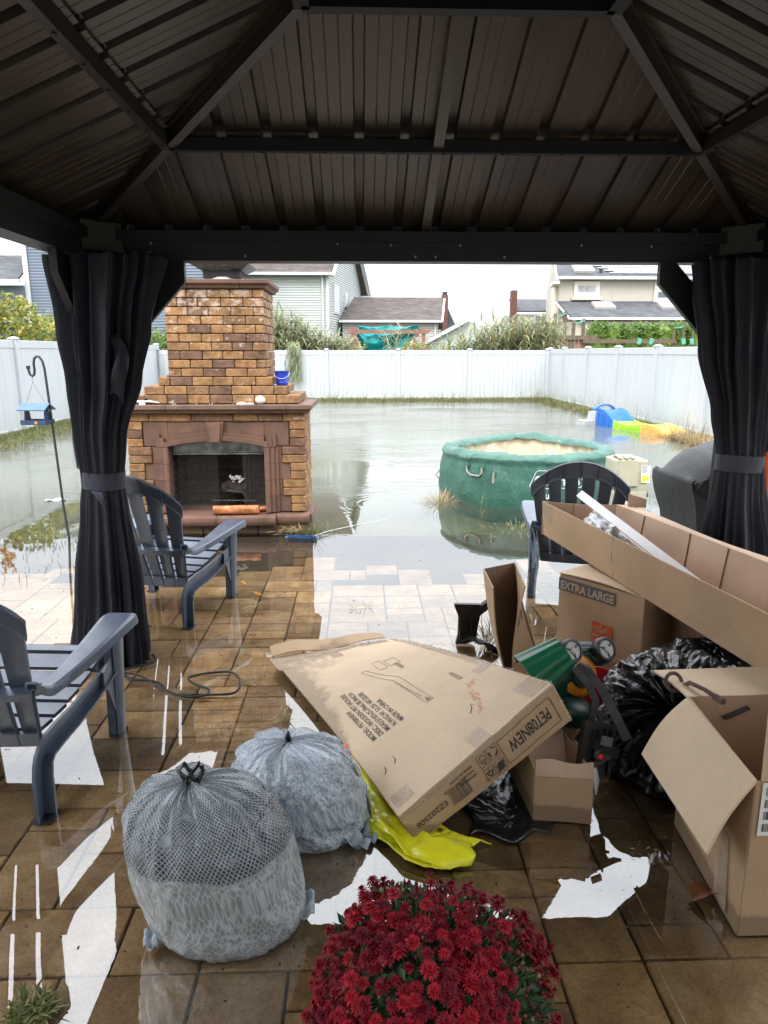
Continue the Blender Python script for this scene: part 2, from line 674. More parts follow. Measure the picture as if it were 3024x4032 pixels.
M['tan_ink'] = simple('unprinted_tan', (.50, .36, .24), .6, .05, 10, 0)
M['red_card'] = simple('red_printed_carton', (.55, .015, .03), .35, .1, 10, 0, coat=.3)
M['foam'] = simple('white_foam', (.80, .80, .80), .8, .04, 20, .2, 150)
M['blue'] = simple('blue_plastic', (.01, .045, .42), .3, .12, 5, 0, coat=.3)
M['toy_blue'] = simple('toy_blue_plastic', (.012, .13, .48), .45, .1, 5, 0)
M['toy_lime'] = simple('toy_lime_plastic', (.30, .58, .03), .45, .1, 5, 0)
M['toy_orange'] = simple('toy_orange_plastic', (.78, .40, .10), .5, .12, 5, .05)
M['toy_grey'] = simple('toy_grey_plastic', (.36, .38, .40), .5, .1, 5, 0)
M['tread'] = simple('recess_shade', (.40, .22, .06), .6, .1, 5, 0)
M['toy_green'] = simple('dark_green_plastic', (.008, .115, .052), .32, .15, 8, .05, 90)
M['toy_green2'] = simple('darker_green_plastic', (.004, .035, .024), .4, .2, 8, 0)
M['amber'] = simple('amber_plastic', (.50, .18, .012), .35, .2, 8, 0)
M['black_plastic'] = simple('black_plastic', (.012, .012, .013), .38, .3, 14, .1, 160, bd=.001)
M['rim_grey'] = simple('grey_wheel_disc', (.38, .38, .38), .45, .1, 10, 0)
M['red_plastic'] = simple('red_plastic', (.6, .02, .03), .35, .1, 10, 0)
M['rust'] = simple('rusty_iron', (.10, .06, .045), .8, .5, 40, .5, 90)
M['yellow'] = simple('yellow_plastic_sheet', (.74, .72, .02), .28, .12, 6, .5, 14, coat=.3, bd=.02)
M['bird_blue'] = simple('blue_painted_wood', (.07, .145, .28), .5, .2, 12, .1)
M['bird_dark'] = simple('dark_blue_painted_wood', (.025, .055, .12), .5, .2, 12, .1)
M['orange'] = simple('orange_sticker', (.8, .3, .04), .5, .1, 12, 0)
M['iron'] = simple('black_iron_rod', (.03, .03, .032), .5, .3, 30, .1)
M['wire'] = simple('thin_grey_wire', (.18, .17, .15), .5, .2, 30, 0)
def mk_tub():
    t = NT('green_inflatable_vinyl')
    a = t.noise(3, 5, .6, .4)
    c = t.ramp(a, [(.3, (.028, .105, .078)), (.7, (.048, .150, .114))])
    d = t.noise(26, 4, .7)
    t.col(t.mix(t.math('MULTIPLY', t.ramp(d, [(.6, (0, 0, 0)), (.8, (1, 1, 1))]), .2), c, (.22, .30, .24)))
    t.set(Roughness=.42)
    n = t.bump(t.noise(9, 4, .6, 1.4, v=t.vec((1, 1, .6))), .6, .03)
    t.bump(t.noise(400, 2), .1, .001, n)
    return t.m
M['tub'] = mk_tub()
M['house_siding'] = simple('pale_house_siding', (.80, .79, .76), .6, .05, 2, 0)
M['tub_in'] = simple('cream_tub_liner', (.64, .58, .44), .5, .25, 9, .2, 20)
M['cream'] = simple('aged_cream_plastic', (.44, .42, .31), .45, .12, 7, .05)
M['white'] = simple('white_plastic', (.72, .73, .74), .35, .05, 7, 0)
M['strap'] = simple('grey_webbing', (.33, .31, .27), .8, .2, 40, .2)
def mk_bag(name, kind):
    t = NT(name)
    v = t.vec((1, 1, 1))
    wob = t.new('ShaderNodeVectorMath', operation='MULTIPLY_ADD')
    nn = t.new('ShaderNodeTexNoise')
    nn.inputs['Scale'].default_value = 5
    t.l.new(t.tc.outputs['UV'], nn.inputs['Vector'])
    t.l.new(nn.outputs['Color'], wob.inputs[0])
    wob.inputs[1].default_value = (.035, .035, .035)
    t.l.new(t.tc.outputs['UV'], wob.inputs[2])
    vo = t.new('ShaderNodeTexVoronoi', feature='DISTANCE_TO_EDGE')
    vo.inputs['Scale'].default_value = 62 if kind == 1 else 42
    vo.inputs['Randomness'].default_value = .12 if kind == 1 else .45
    mpn = t.new('ShaderNodeMapping')
    mpn.inputs['Scale'].default_value = (1, 1.1, 1)
    mpn.inputs['Rotation'].default_value = (0, 0, R(45))
    t.l.new(wob.outputs[0], mpn.inputs['Vector'])
    t.l.new(mpn.outputs[0], vo.inputs['Vector'])
    cell = t.ramp(vo.outputs['Distance'], [(.06, (0, 0, 0)), (.22, (1, 1, 1))] if kind == 1 else [(.02, (0, 0, 0)), (.14, (1, 1, 1))])
    sp = t.new('ShaderNodeSeparateXYZ')
    t.l.new(t.tc.outputs['UV'], sp.inputs[0])
    if kind == 1:
        # dark dotted printed top, paler lattice below
        band = t.ramp(t.math('ADD', sp.outputs['Y'], t.math('MULTIPLY', t.noise(2.5, 2, v=t.tc.outputs['UV']), .12)), [(.60, (0, 0, 0)), (.612, (1, 1, 1))])
        top = t.mix(cell, (.34, .385, .43), (.028, .040, .056))
        vo3 = t.new('ShaderNodeTexVoronoi', feature='DISTANCE_TO_EDGE')
        vo3.inputs['Scale'].default_value = 46
        vo3.inputs['Randomness'].default_value = .5
        t.l.new(mpn.outputs[0], vo3.inputs['Vector'])
        cell3 = t.ramp(vo3.outputs['Distance'], [(.03, (0, 0, 0)), (.16, (1, 1, 1))])
        low = t.mix(cell3, (.50, .54, .57), (.29, .32, .345))
        c = t.mix(band, low, top)
    else:
        c = t.mix(cell, (.54, .60, .67), (.31, .38, .46))
        dk = t.ramp(t.noise(2.5, 3, v=t.tc.outputs['UV']), [(.45, (.8, .8, .8)), (.6, (1.15, 1.15, 1.15))])
        c = t.mix(1.0, c, dk, 'MULTIPLY')
    t.col(c)
    t.set(Roughness=.24, Coat_Weight=.6, Coat_Roughness=.10)
    rg = t.new('ShaderNodeTexNoise', noise_type='RIDGED_MULTIFRACTAL')
    rg.inputs['Scale'].default_value = 7
    rg.inputs['Detail'].default_value = 5
    t.l.new(t.vec((1.5, 1.5, .9)), rg.inputs['Vector'])
    n = t.bump(rg.outputs['Fac'], .75, .012)
    n = t.bump(t.noise(16, 6, .7, 1.4, v=t.vec((1.6, 1.6, .8))), .7, .02, n)
    vo2 = t.new('ShaderNodeTexVoronoi', feature='SMOOTH_F1')
    vo2.inputs['Scale'].default_value = 38
    t.l.new(t.vec((1, 1, .8)), vo2.inputs['Vector'])
    t.bump(vo2.outputs['Distance'], .28, .008, n)
    return t.m
M['bag1'] = mk_bag('patterned_grey_bag', 1)
M['bag2'] = mk_bag('patterned_blue_grey_bag', 2)
def mk_black_bag():
    t = NT('shiny_black_bag')
    t.col((.008, .009, .011))
    t.set(Roughness=.25, Coat_Weight=.5, Coat_Roughness=.1)
    n = t.bump(t.noise(9, 3, .6, 1.5), .5, .03)
    t.bump(t.noise(30, 3, .6, 1.0), .22, .005, n)
    return t.m
M['black_bag'] = mk_black_bag()
def mk_clear(name, c, rough=.3, alpha=1.0):
    t = NT(name)
    t.col(c)
    t.set(Roughness=rough, Coat_Weight=.4, Alpha=alpha)
    t.bump(t.noise(30, 5, .7, .8), .5, .01)
    return t.m
M['thin_bag'] = mk_clear('thin_white_bag', (.62, .63, .65))
M['tape'] = mk_clear('clear_tape', (.60, .47, .34), .16, .38)
def mk_leafm(name, cols, rough=.5):
    t = NT(name)
    ge = t.new('ShaderNodeNewGeometry')
    a = t.noise(1.2, 3, v=ge.outputs['Position'])
    rr = t.math('ADD', t.math('MULTIPLY', ge.outputs['Random Per Island'], .75), t.math('MULTIPLY', a, .3))
    t.col(t.ramp(rr, cols))
    t.set(Roughness=rough, Specular_IOR_Level=.3)
    tr = t.new('ShaderNodeBsdfTranslucent')
    t.l.new(t.b.inputs['Base Color'].links[0].from_socket, tr.inputs[0])
    mx = t.new('ShaderNodeMixShader')
    mx.inputs[0].default_value = .3
    t.l.new(t.b.outputs[0], mx.inputs[1])
    t.l.new(tr.outputs[0], mx.inputs[2])
    t.l.new(mx.outputs[0], t.out.inputs[0])
    return t.m
M['leaf_shrub'] = mk_leafm('shrub_leaves', [(0, (.09, .13, .035)), (.35, (.17, .22, .05)), (.6, (.28, .30, .06)), (.8, (.40, .36, .08)), (1, (.50, .25, .07))])
M['leaf_orange'] = mk_leafm('orange_leaves', [(0, (.60, .22, .03)), (1, (.70, .40, .08))])
M['leaf_hedge'] = mk_leafm('vine_leaves', [(0, (.04, .09, .02)), (.5, (.11, .2, .035)), (1, (.24, .36, .07))])
M['leaf_reed'] = mk_leafm('reed_leaves', [(0, (.14, .20, .11)), (.4, (.27, .34, .20)), (.75, (.38, .39, .22)), (1, (.52, .43, .25))])
M['plume'] = mk_leafm('reed_plumes', [(0, (.24, .18, .11)), (1, (.38, .30, .20))])
M['straw'] = mk_leafm('dry_straw', [(0, (.30, .22, .10)), (1, (.52, .42, .24))])
M['weed'] = mk_leafm('weedy_grass', [(0, (.06, .09, .025)), (.5, (.12, .15, .045)), (.8, (.26, .23, .10)), (1, (.36, .28, .14))])
M['mum_leaf'] = mk_leafm('mum_leaves', [(0, (.018, .045, .018)), (1, (.05, .095, .04))])
M['mum_stem'] = mk_leafm('mum_stems', [(0, (.10, .15, .06)), (1, (.17, .22, .09))])
M['bud'] = mk_leafm('mum_buds', [(0, (.12, .006, .018)), (.75, (.20, .02, .04)), (.9, (.22, .20, .10)), (1, (.28, .27, .15))])
def mk_petal():
    t = NT('crimson_petals')
    t.n.new('ShaderNodeObjectInfo')
    oi = t.new('ShaderNodeObjectInfo')
    ge = t.new('ShaderNodeNewGeometry')
    c = t.ramp(oi.outputs['Random'], [(0, (.10, .0015, .009)), (.5, (.20, .003, .012)), (1, (.34, .008, .018))])
    g = t.ramp(ge.outputs['Random Per Island'], [(0, (.6, .6, .6)), (1, (1.25, 1.25, 1.25))])
    t.col(t.mix(1.0, c, g, 'MULTIPLY'))
    t.set(Roughness=.6, Specular_IOR_Level=.2)
    return t.m
M['petal'] = mk_petal()
M['dead_leaf'] = simple('curled_dead_leaf', (.20, .075, .03), .6, .4, 30, .3)
M['dirt'] = simple('wet_soil', (.05, .035, .02), .9, .4, 30, .3)
def mk_lawn():
    t = NT('flooded_lawn')
    ge = t.new('ShaderNodeNewGeometry')
    a = t.noise(1.2, 6, .7, .5, v=ge.outputs['Position'])
    b = t.noise(25, 4, .7, v=ge.outputs['Position'])
    c = t.ramp(a, [(.3, (.055, .06, .022)), (.6, (.12, .12, .045)), (.8, (.19, .17, .08))])
    t.col(t.mix(.6, c, t.mix(1.0, c, t.ramp(b, [(.3, (.5,)*3), (.7, (1.5,)*3)]), 'MULTIPLY')))
    t.set(Roughness=.9)
    t.bump(b, .6, .02)
    return t.m
M['lawn'] = mk_lawn()
def mk_water():
    t = NT('flood_water')
    t.n.remove(t.b)
    ge = t.new('ShaderNodeNewGeometry')
    sp = t.new('ShaderNodeSeparateXYZ')
    t.l.new(ge.outputs['Position'], sp.inputs[0])
    far = t.new('ShaderNodeMapRange', interpolation_type='SMOOTHSTEP')
    far.inputs[1].default_value, far.inputs[2].default_value = 6.2, 10.0
    t.l.new(sp.outputs['Y'], far.inputs[0])
    v = t.new('ShaderNodeMapping')
    v.inputs['Scale'].default_value = (1.0, 1.7, 1)
    t.l.new(ge.outputs['Position'], v.inputs['Vector'])
    n1 = t.noise(2.6, 5, .6, .4, v=v.outputs[0])
    n2 = t.noise(14, 3, .6, .3, v=v.outputs[0])
    patch = t.ramp(t.noise(.35, 3, .5, .3, v=v.outputs[0]), [(.42, (.12,)*3), (.62, (1,)*3)])
    h1 = t.math('MULTIPLY', t.math('MULTIPLY', t.math('ADD', n1, t.math('MULTIPLY', n2, .18)), far.outputs[0]), patch)
    near = t.noise(5, 3, .5, 0, v=ge.outputs['Position'])
    n3 = t.noise(30, 2, .5, 0, v=ge.outputs['Position'])
    h2 = t.math('MULTIPLY', t.math('ADD', near, t.math('MULTIPLY', n3, .05)), .018)
    mid = t.new('ShaderNodeMapRange', interpolation_type='SMOOTHSTEP')
    mid.inputs[1].default_value, mid.inputs[2].default_value = 3.6, 5.0
    t.l.new(sp.outputs['Y'], mid.inputs[0])
    h3 = t.math('MULTIPLY', t.math('MULTIPLY', t.noise(6, 3, .5, .2, v=v.outputs[0]), mid.outputs[0]), .012)
    # rain rings
    ring = t.new('ShaderNodeTexWave', wave_type='RINGS', rings_direction='SPHERICAL')
    rm = t.new('ShaderNodeMapping')
    rm.inputs['Location'].default_value = (-.28, -7.3, 0)
    t.l.new(ge.outputs['Position'], rm.inputs['Vector'])
    t.l.new(rm.outputs[0], ring.inputs['Vector'])
    ring.inputs['Scale'].default_value = 3.2
    ln = t.new('ShaderNodeVectorMath', operation='LENGTH')
    t.l.new(rm.outputs[0], ln.inputs[0])
    rf = t.ramp(ln.outputs['Value'], [(.1, (1,)*3), (.75, (0,)*3)])
    h4 = t.math('MULTIPLY', t.math('MULTIPLY', ring.outputs['Fac'], rf), .05)
    H = t.math('ADD', t.math('ADD', h1, h2), t.math('ADD', h3, h4))
    bp = t.new('ShaderNodeBump')
    bp.inputs['Strength'].default_value = .25
    bp.inputs['Distance'].default_value = .06
    t.l.new(H, bp.inputs['Height'])
    lw = t.new('ShaderNodeFresnel')
    lw.inputs['IOR'].default_value = 1.33
    t.l.new(bp.outputs[0], lw.inputs['Normal'])
    F = t.math('ADD', t.math('MULTIPLY', lw.outputs[0], .74), WATER_F0)
    gl = t.new('ShaderNodeBsdfGlossy')
    gl.inputs['Roughness'].default_value = 0.0
    gl.inputs['Color'].default_value = (.93, .95, .95, 1)
    t.l.new(bp.outputs[0], gl.inputs['Normal'])
    tr = t.new('ShaderNodeBsdfTransparent')
    deep = t.new('ShaderNodeMapRange', interpolation_type='SMOOTHSTEP')
    deep.inputs[1].default_value, deep.inputs[2].default_value = 6.0, 9.0
    t.l.new(sp.outputs['Y'], deep.inputs[0])
    t.l.new(t.mix(deep.outputs[0], (.93, .92, .88), (.80, .78, .66)), tr.inputs[0])
    di = t.new('ShaderNodeBsdfDiffuse')
    di.inputs[0].default_value = (.30, .31, .25, 1)
    m0 = t.new('ShaderNodeMixShader')
    t.l.new(t.math('MULTIPLY', deep.outputs[0], .45), m0.inputs[0])
    t.l.new(tr.outputs[0], m0.inputs[1])
    t.l.new(di.outputs[0], m0.inputs[2])
    mx = t.new('ShaderNodeMixShader')
    t.l.new(F, mx.inputs[0])
    t.l.new(m0.outputs[0], mx.inputs[1])
    t.l.new(gl.outputs[0], mx.inputs[2])
    t.l.new(mx.outputs[0], t.out.inputs[0])
    return t.m
WATER_F0 = .165
M['water'] = mk_water()
def mk_shingle(name, c, sc=1.0):
    t = NT(name)
    br = t.new('ShaderNodeTexBrick')
    br.inputs['Scale'].default_value = 1.0
    br.inputs['Brick Width'].default_value = .32
    br.inputs['Row Height'].default_value = .15*sc
    br.inputs['Mortar Size'].default_value = .008
    br.inputs['Color1'].default_value = (*[x*.75 for x in c], 1)
    br.inputs['Color2'].default_value = (*[x*1.25 for x in c], 1)
    br.inputs['Mortar'].default_value = (*[x*.5 for x in c], 1)
    mpn = t.new('ShaderNodeMapping')
    t.l.new(t.tc.outputs['UV'], mpn.inputs['Vector'])
    t.l.new(mpn.outputs[0], br.inputs['Vector'])
    a = t.noise(1.5, 5, .6)
    t.col(t.mix(1.0, br.outputs['Color'], t.ramp(a, [(.3, (.8,)*3), (.7, (1.2,)*3)]), 'MULTIPLY'))
    t.set(Roughness=.9)
    return t.m
M['shingle_brown'] = mk_shingle('brown_shingles', (.095, .078, .072))
M['shingle_grey'] = mk_shingle('slate_grey_shingles', (.085, .092, .10))
M['siding_white'] = simple('white_siding', (.44, .48, .465), .5, .05, 1, 0)
M['siding_blue'] = simple('blue_grey_siding', (.125, .165, .22), .5, .08, 1, 0)
M['siding_beige'] = simple('beige_siding', (.46, .445, .42), .5, .05, 1, 0)
M['stucco'] = simple('cream_stucco', (.48, .455, .395), .9, .05, 3, .3, 40)
M['stucco_trim'] = simple('cream_moulding', (.70, .64, .54), .8, .05, 3, .1)
M['trim'] = simple('white_trim', (.60, .62, .64), .4, .03, 3, 0)
M['glass_dark'] = simple('window_glass', (.10, .13, .16), .08, .3, 2, 0, coat=.5)
M['blind'] = simple('white_blind', (.60, .64, .68), .6, .05, 3, 0)
M['frosted'] = simple('frosted_glass', (.36, .38, .38), .3, .35, 6, 0)
M['skylight'] = simple('skylight_dome', (.40, .45, .47), .15, .15, 3, 0, coat=.6)
M['solar'] = simple('solar_panel', (.12, .14, .17), .12, .1, 3, 0, coat=1.0)
M['chim_red'] = simple('red_chimney_brick', (.13, .06, .048), .9, .35, 12, .3)
M['wood_red'] = simple('cedar_stained_timber', (.24, .12, .095), .75, .15, 5, .1)
M['wood_dark'] = simple('weathered_brown_timber', (.13, .095, .075), .85, .25, 6, .3, 30)
M['wood_redboard'] = simple('reddish_board', (.24, .12, .10), .85, .2, 6, .2)
M['green_paint'] = simple('green_painted_rail', (.10, .36, .27), .5, .1, 6, 0)
M['teal'] = mk_fabric('teal_canopy', (.0, .26, .28), .6)
M['log'] = simple('peeled_orange_log', (.55, .21, .085), .75, .55, 16, .6, 45)
M['brush_blue'] = simple('blue_bristles', (.05, .16, .38), .6, .3, 60, .3)
M['shell'] = simple('white_shell', (.72, .70, .66), .45, .1, 20, .3, 60)
M['orange_cloth'] = mk_fabric('orange_cloth', (.85, .13, .02), .7)
M['purple_cloth'] = mk_fabric('purple_cloth', (.09, .02, .08), .7)
M['pot'] = simple('dark_plastic_pot', (.03, .04, .03), .5, .2, 6, 0)
# ------------------------------------------------------------------ ground, water, patio
g = MB()
# lawn: drops from the patio edge, rises into banks along the fences, runs on to the horizon
def gz(x, y):
    z = -.13
    if y > 22.7:
        z = lerp(-.13, .05, min(1, (y-22.7)/1.1))
    if x > 5.15 and y > 6:
        z = max(z, lerp(-.13, .07, min(1, (x-5.4)/.8)))
    if x < -5.85:
        z = max(z, lerp(-.13, .10, min(1, (-x-5.85)/.7)))
    z += .035*fbm((x, y, 0), .9)+.02*fbm((x, y, 4), 3)
    if y < 6.3 and -4.6 < x < 4.7:
        z = -.16
    return z
xs = [-600, -120, -40, -15] + [x*.35 for x in range(-26, 27)] + [15, 40, 120, 600]
ys = [-60, -10, 0, 3, 5.9, 6.35] + [6.6+.4*i for i in range(48)] + [30, 60, 160, 900]
xs = sorted(xs)
vs = [(x, y, gz(x, y) if abs(x) < 14 and y < 29 else .12) for y in ys for x in xs]
w = len(xs)
g.add(vs, [(j*w+i, j*w+i+1, (j+1)*w+i+1, (j+1)*w+i) for j in range(len(ys)-1) for i in range(w-1)])
struct(obj('lawn', g, M['lawn'], smooth=60))

wtr = MB()
wtr.add([(-6.9, -.6, 0), (6.6, -.6, 0), (6.6, 24.3, 0), (-6.9, 24.3, 0)], [(0, 1, 2, 3)])
struct(obj('flood_water', wtr, M['water']))

patio = bpy.data.objects.new('patio', MB().box((0, 2.75, -.075), (8.6, 6.6, .10)).mesh('patio', M['dirt']))
COL.objects.link(patio)
struct(patio)
m_ = .1165
X0, Y0 = .505, 2.01
i0, i1 = int((-4.25-X0)/m_), int((4.25-X0)/m_)
j0, j1 = int((-.45-Y0)/m_), int((5.92-Y0)/m_)
occ = {}
tiles = []
# first the stones measured in the near field
fixed = [(0, 0, 2, 1), (2, 0, 2, 1), (0, -1, 2, 1), (2, -1, 2, 1), (0, -2, 2, 1), (2, -3, 2, 2), (-2, -1, 2, 2), (0, -4, 2, 2), (2, -4, 2, 1), (4, -2, 2, 2), (0, -7, 2, 3), (2, -7, 3, 3)]
def free(i, j, w, h):
    return all((a, b) not in occ and i0 <= a < i1 and j0 <= b < j1 for a in range(i, i+w) for b in range(j, j+h))
def place(i, j, w, h):
    for a in range(i, i+w):
        for b in range(j, j+h):
            occ[(a, b)] = 1
    tiles.append((i, j, w, h))
for f_ in fixed:
    if free(*f_):
        place(*f_)
rp = random.Random(11)
for j in range(j0, j1):
    for i in range(i0, i1):
        if (i, j) in occ:
            continue
        opts = [(2, 1)]*5+[(2, 2)]*6+[(3, 2)]*7+[(2, 3)]*1
        rp.shuffle(opts)
        for o_ in opts+[(1, 2), (1, 1)]:
            if free(i, j, *o_):
                place(i, j, *o_)
                break
dist = lambda t: (X0+(t[0]+t[2]/2)*m_)**2*.55+(Y0+(t[1]+t[3]/2)*m_-1.2)**2
vis = [t for t in tiles if (lambda x, y: y > .95 and abs(x-.03*y) < .62*y+.35)(X0+(t[0]+t[2]/2)*m_, Y0+(t[1]+t[3]/2)*m_)]
vis.sort(key=dist)
near = set(vis[:296])
rest = MB()
for t in tiles:
    cx, cy = X0+(t[0]+t[2]/2)*m_, Y0+(t[1]+t[3]/2)*m_
    d = (t[2]*m_-.0075, t[3]*m_-.0075, .04)
    dz = rp.uniform(-.0016, .0012)
    # the patio sinks slightly away from the house
    z = -.033-.004*max(0, cy-2)+dz
    if t in near:
        me = chbox(d, .0035, M['paver'], 'paver')
        put('paver', me, patio, (cx, cy, z), (rp.uniform(-.002, .002), rp.uniform(-.002, .002), rp.choice((0, PI))))
    else:
        rest.box((cx, cy, z), d)
obj('outer_pavers', rest, M['paver'], patio, kind='stuff')

# unseen house behind the photographer, added to block and bounce light
Hh = thing('unseen_home', 'pale sided house wall with a glass patio door added unseen behind the photographer to hold back light', 'house', (0, -1.3, 0))
for (xa_, xb_) in ((-7, -1.0), (1.0, 7)):
    mbw = MB()
    z_ = 0
    while z_ < 5.6:
        mbw.box(((xa_+xb_)/2, -1.35, z_+.09), (xb_-xa_, .10, .172), (.06, 0, 0))
        z_ += .18
    obj('siding', mbw, M['house_siding'], Hh)
mbw = MB()
z_ = 2.15
while z_ < 5.6:
    mbw.box((0, -1.35, z_+.09), (2.0, .10, .172), (.06, 0, 0))
    z_ += .18
obj('siding', mbw, M['house_siding'], Hh)
obj('wall_core', MB().box((0, -1.6, 2.8), (14, .3, 5.6)), M['house_siding'], Hh)
for x_ in (-.5, .5):
    f_ = obj('patio_door', MB().box((x_, -1.40, 1.07), (.98, .05, 2.1)), M['trim'], Hh)
    obj('pane', MB().box((x_, -1.37, 1.07), (.82, .02, 1.9)), M['glass_dark'], f_)

# ------------------------------------------------------------------ white vinyl fences
VB, VT = -.12, 1.62
def vinyl_fence(label, p0, dirv, posts, top, group='white vinyl fences round the yard', nb=15, first=True):
    d = Vector((dirv[0], dirv[1], 0))
    rz = math.atan2(d.y, d.x)
    root = thing('vinyl_fence', label, 'fence', (p0[0]+d.x*posts[0], p0[1]+d.y*posts[0], 0), 0, group)
    pm = MB().box((0, 0, (top+VB)/2), (.125, .125, top-VB+.03)).mesh('post', M['vinyl'])
    cm = MB()
    cm.box((0, 0, top+.028), (.17, .17, .022))
    cm.box((0, 0, top+.052), (.15, .15, .026), None, .35)
    cm = cm.mesh('post_cap', M['vinyl'])
    for k, q in enumerate(posts):
        c = (p0[0]+d.x*q, p0[1]+d.y*q, 0)
        po = put('post', pm, root, c, (0, 0, rz))
        put('post_cap', cm, po, c, (0, 0, rz))
    for a, b in zip(posts[:-1], posts[1:]):
        L = b-a-.125
        mid = (p0[0]+d.x*(a+b)/2, p0[1]+d.y*(a+b)/2, 0)
        rm = chbox((L, .045, .15), .006, M['vinyl'], 'top_rail')
        put('top_rail', rm, root, (mid[0], mid[1], top-.075), (0, 0, rz))
        put('bottom_rail', chbox((L, .045, .12), .006, M['vinyl'], 'bottom_rail'), root, (mid[0], mid[1], .06), (0, 0, rz))
        n = max(3, round(L/.155))
        wd = L/n
        bm = chbox((wd-.0035, .022, top-.25), .003, M['vinyl'], 'board')
        for k in range(n):
            q = a+.0625+wd*(k+.5)
            put('board', bm, root, (p0[0]+d.x*q, p0[1]+d.y*q, (top-.13+.10)/2), (0, 0, rz))
    return root
vinyl_fence('white vinyl fence straight across the back of the flooded yard', (-1.07, 23.98), (1, 0), [-5.53, -4.7, -2.36, 0, 2.36, 4.73, 7.34], 1.62)
vinyl_fence('white vinyl fence running along the right side behind the toy slide', (6.36, 0), (0, 1), [8.2, 10.6, 12.95, 15.3, 17.65, 20.0, 22.35, 23.98], 1.655)
vinyl_fence('greenish stained white vinyl fence on the left behind the bird feeder', (-6.6, 0), (0, 1), [9.5, 11.85, 14.2, 16.55, 18.9, 21.25, 23.98], 1.78)

# ------------------------------------------------------------------ neighbouring houses
def lap_wall(a, b, z0, z1, mat, parent, step=.115, name='siding', gable=None):
    """lap siding on the wall from a to b (plan), optional gable outline fn(t)->z top"""
    a, b = Vector((*a, 0)), Vector((*b, 0))
    u = (b-a).normalized()
    n = Vector((u.y, -u.x, 0))
    mb = MB()
    z = z0
    L = (b-a).length
    while z < z1-1e-3:
        zt = min(z+step, z1)
        t0, t1 = 0, L
        if gable:
            t0, t1 = gable(z)
            if t1-t0 < .05:
                break
        p, q = a+u*t0, a+u*t1
        zr = z+.022
        mb.add([p+n*.034+Vector((0, 0, zr)), q+n*.034+Vector((0, 0, zr)), q+n*.010+Vector((0, 0, zt)), p+n*.010+Vector((0, 0, zt)),
                p-n*.012+Vector((0, 0, zr)), q-n*.012+Vector((0, 0, zr)), p-n*.012+Vector((0, 0, z)), q-n*.012+Vector((0, 0, z))],
               [(0, 1, 2, 3), (4, 5, 1, 0), (6, 7, 5, 4)])
        z = zt
    return obj(name, mb, mat, parent, kind=None)

def roof_slab(quad, mat, parent, name='roof', th=.09):
    p = [Vector(q) for q in quad]
    n = (p[1]-p[0]).cross(p[3]-p[0]).normalized()
    if n.z < 0:
        n = -n
    mb = MB()
    mb.add(p+[q-n*th for q in p], [(0, 1, 2, 3), (7, 6, 5, 4), (0, 4, 5, 1), (1, 5, 6, 2), (2, 6, 7, 3), (3, 7, 4, 0)])
    me = mb.mesh(name, mat)
    u = (p[1]-p[0]).normalized()
    v = n.cross(u)
    set_uv(me, lambda c: ((c-p[0]).dot(u), (c-p[0]).dot(v)))
    return obj(name, me, mat, parent, world=True)

def bx(name, c, d, mat, parent, rot=None, bev=None, label=None):
    if bev:
        return put(name, chbox(d, bev, mat, name), parent, c, rot or (0, 0, 0), label=label)
    return obj(name, MB().box(c, d, rot), mat, parent, label=label)

# white two-storey house
H = thing('white_house', 'white clapboard two-storey house with brown roof right of the brick chimney', 'house', (-1.5, 36, 0))
core = MB()
core.prism([(-9, 36.06), (-1.56, 36.06), (.04, 45.3), (-9, 45.3)], lambda a, b: (a, b, 0), lambda a, b: (a, b, 5.22))
obj('wall_core', core, M['siding_white'], H)
lap_wall((-9, 36), (-1.5, 36), 0, 5.25, M['siding_white'], H, .118)
sa, sb = Vector((-1.5, 36)), Vector((.1, 45.4))
SL = (sb-sa).length
def gab(z):
    if z < 5.25:
        return 0, SL
    t = (z-5.25)/3.5*SL/2
    return t, SL-t
lap_wall((-1.5, 36), (.1, 45.4), 0, 8.7, M['siding_white'], H, .118, gable=gab)
gm = MB()
su = Vector((sb.x-sa.x, sb.y-sa.y, 0)).normalized()
A_, B_ = Vector((sa.x-.03, sa.y, 5.2)), Vector((sb.x-.03, sb.y, 5.2))
gm.add([A_, B_, (A_+B_)/2+Vector((0, 0, 3.5)), A_+Vector((-.2, 0, 0)), B_+Vector((-.2, 0, 0)), (A_+B_)/2+Vector((-.2, 0, 3.5))], [(0, 1, 2), (3, 5, 4), (0, 3, 4, 1), (1, 4, 5, 2), (2, 5, 3, 0)])
obj('gable', gm, M['siding_white'], H)
rg = (Vector((sa.x, sa.y, 0))+Vector((sb.x, sb.y, 0)))/2
roof_slab([(-9.3, 35.62, 5.24), (-1.3, 35.62, 5.24), (rg.x+.25, rg.y, 8.95), (-9.3, rg.y, 8.95)], M['shingle_brown'], H)
roof_slab([(-9.3, rg.y+.01, 8.95), (rg.x+.25, rg.y+.01, 8.95), (sb.x+.55, sb.y+.6, 5.0), (-9.3, sb.y+.6, 5.0)], M['shingle_brown'], H)
bx('gutter', (-5.2, 35.58, 5.22), (7.9, .12, .13), M['trim'], H)
bx('corner_board', (-1.5, 35.98, 2.6), (.13, .1, 5.2), M['trim'], H)
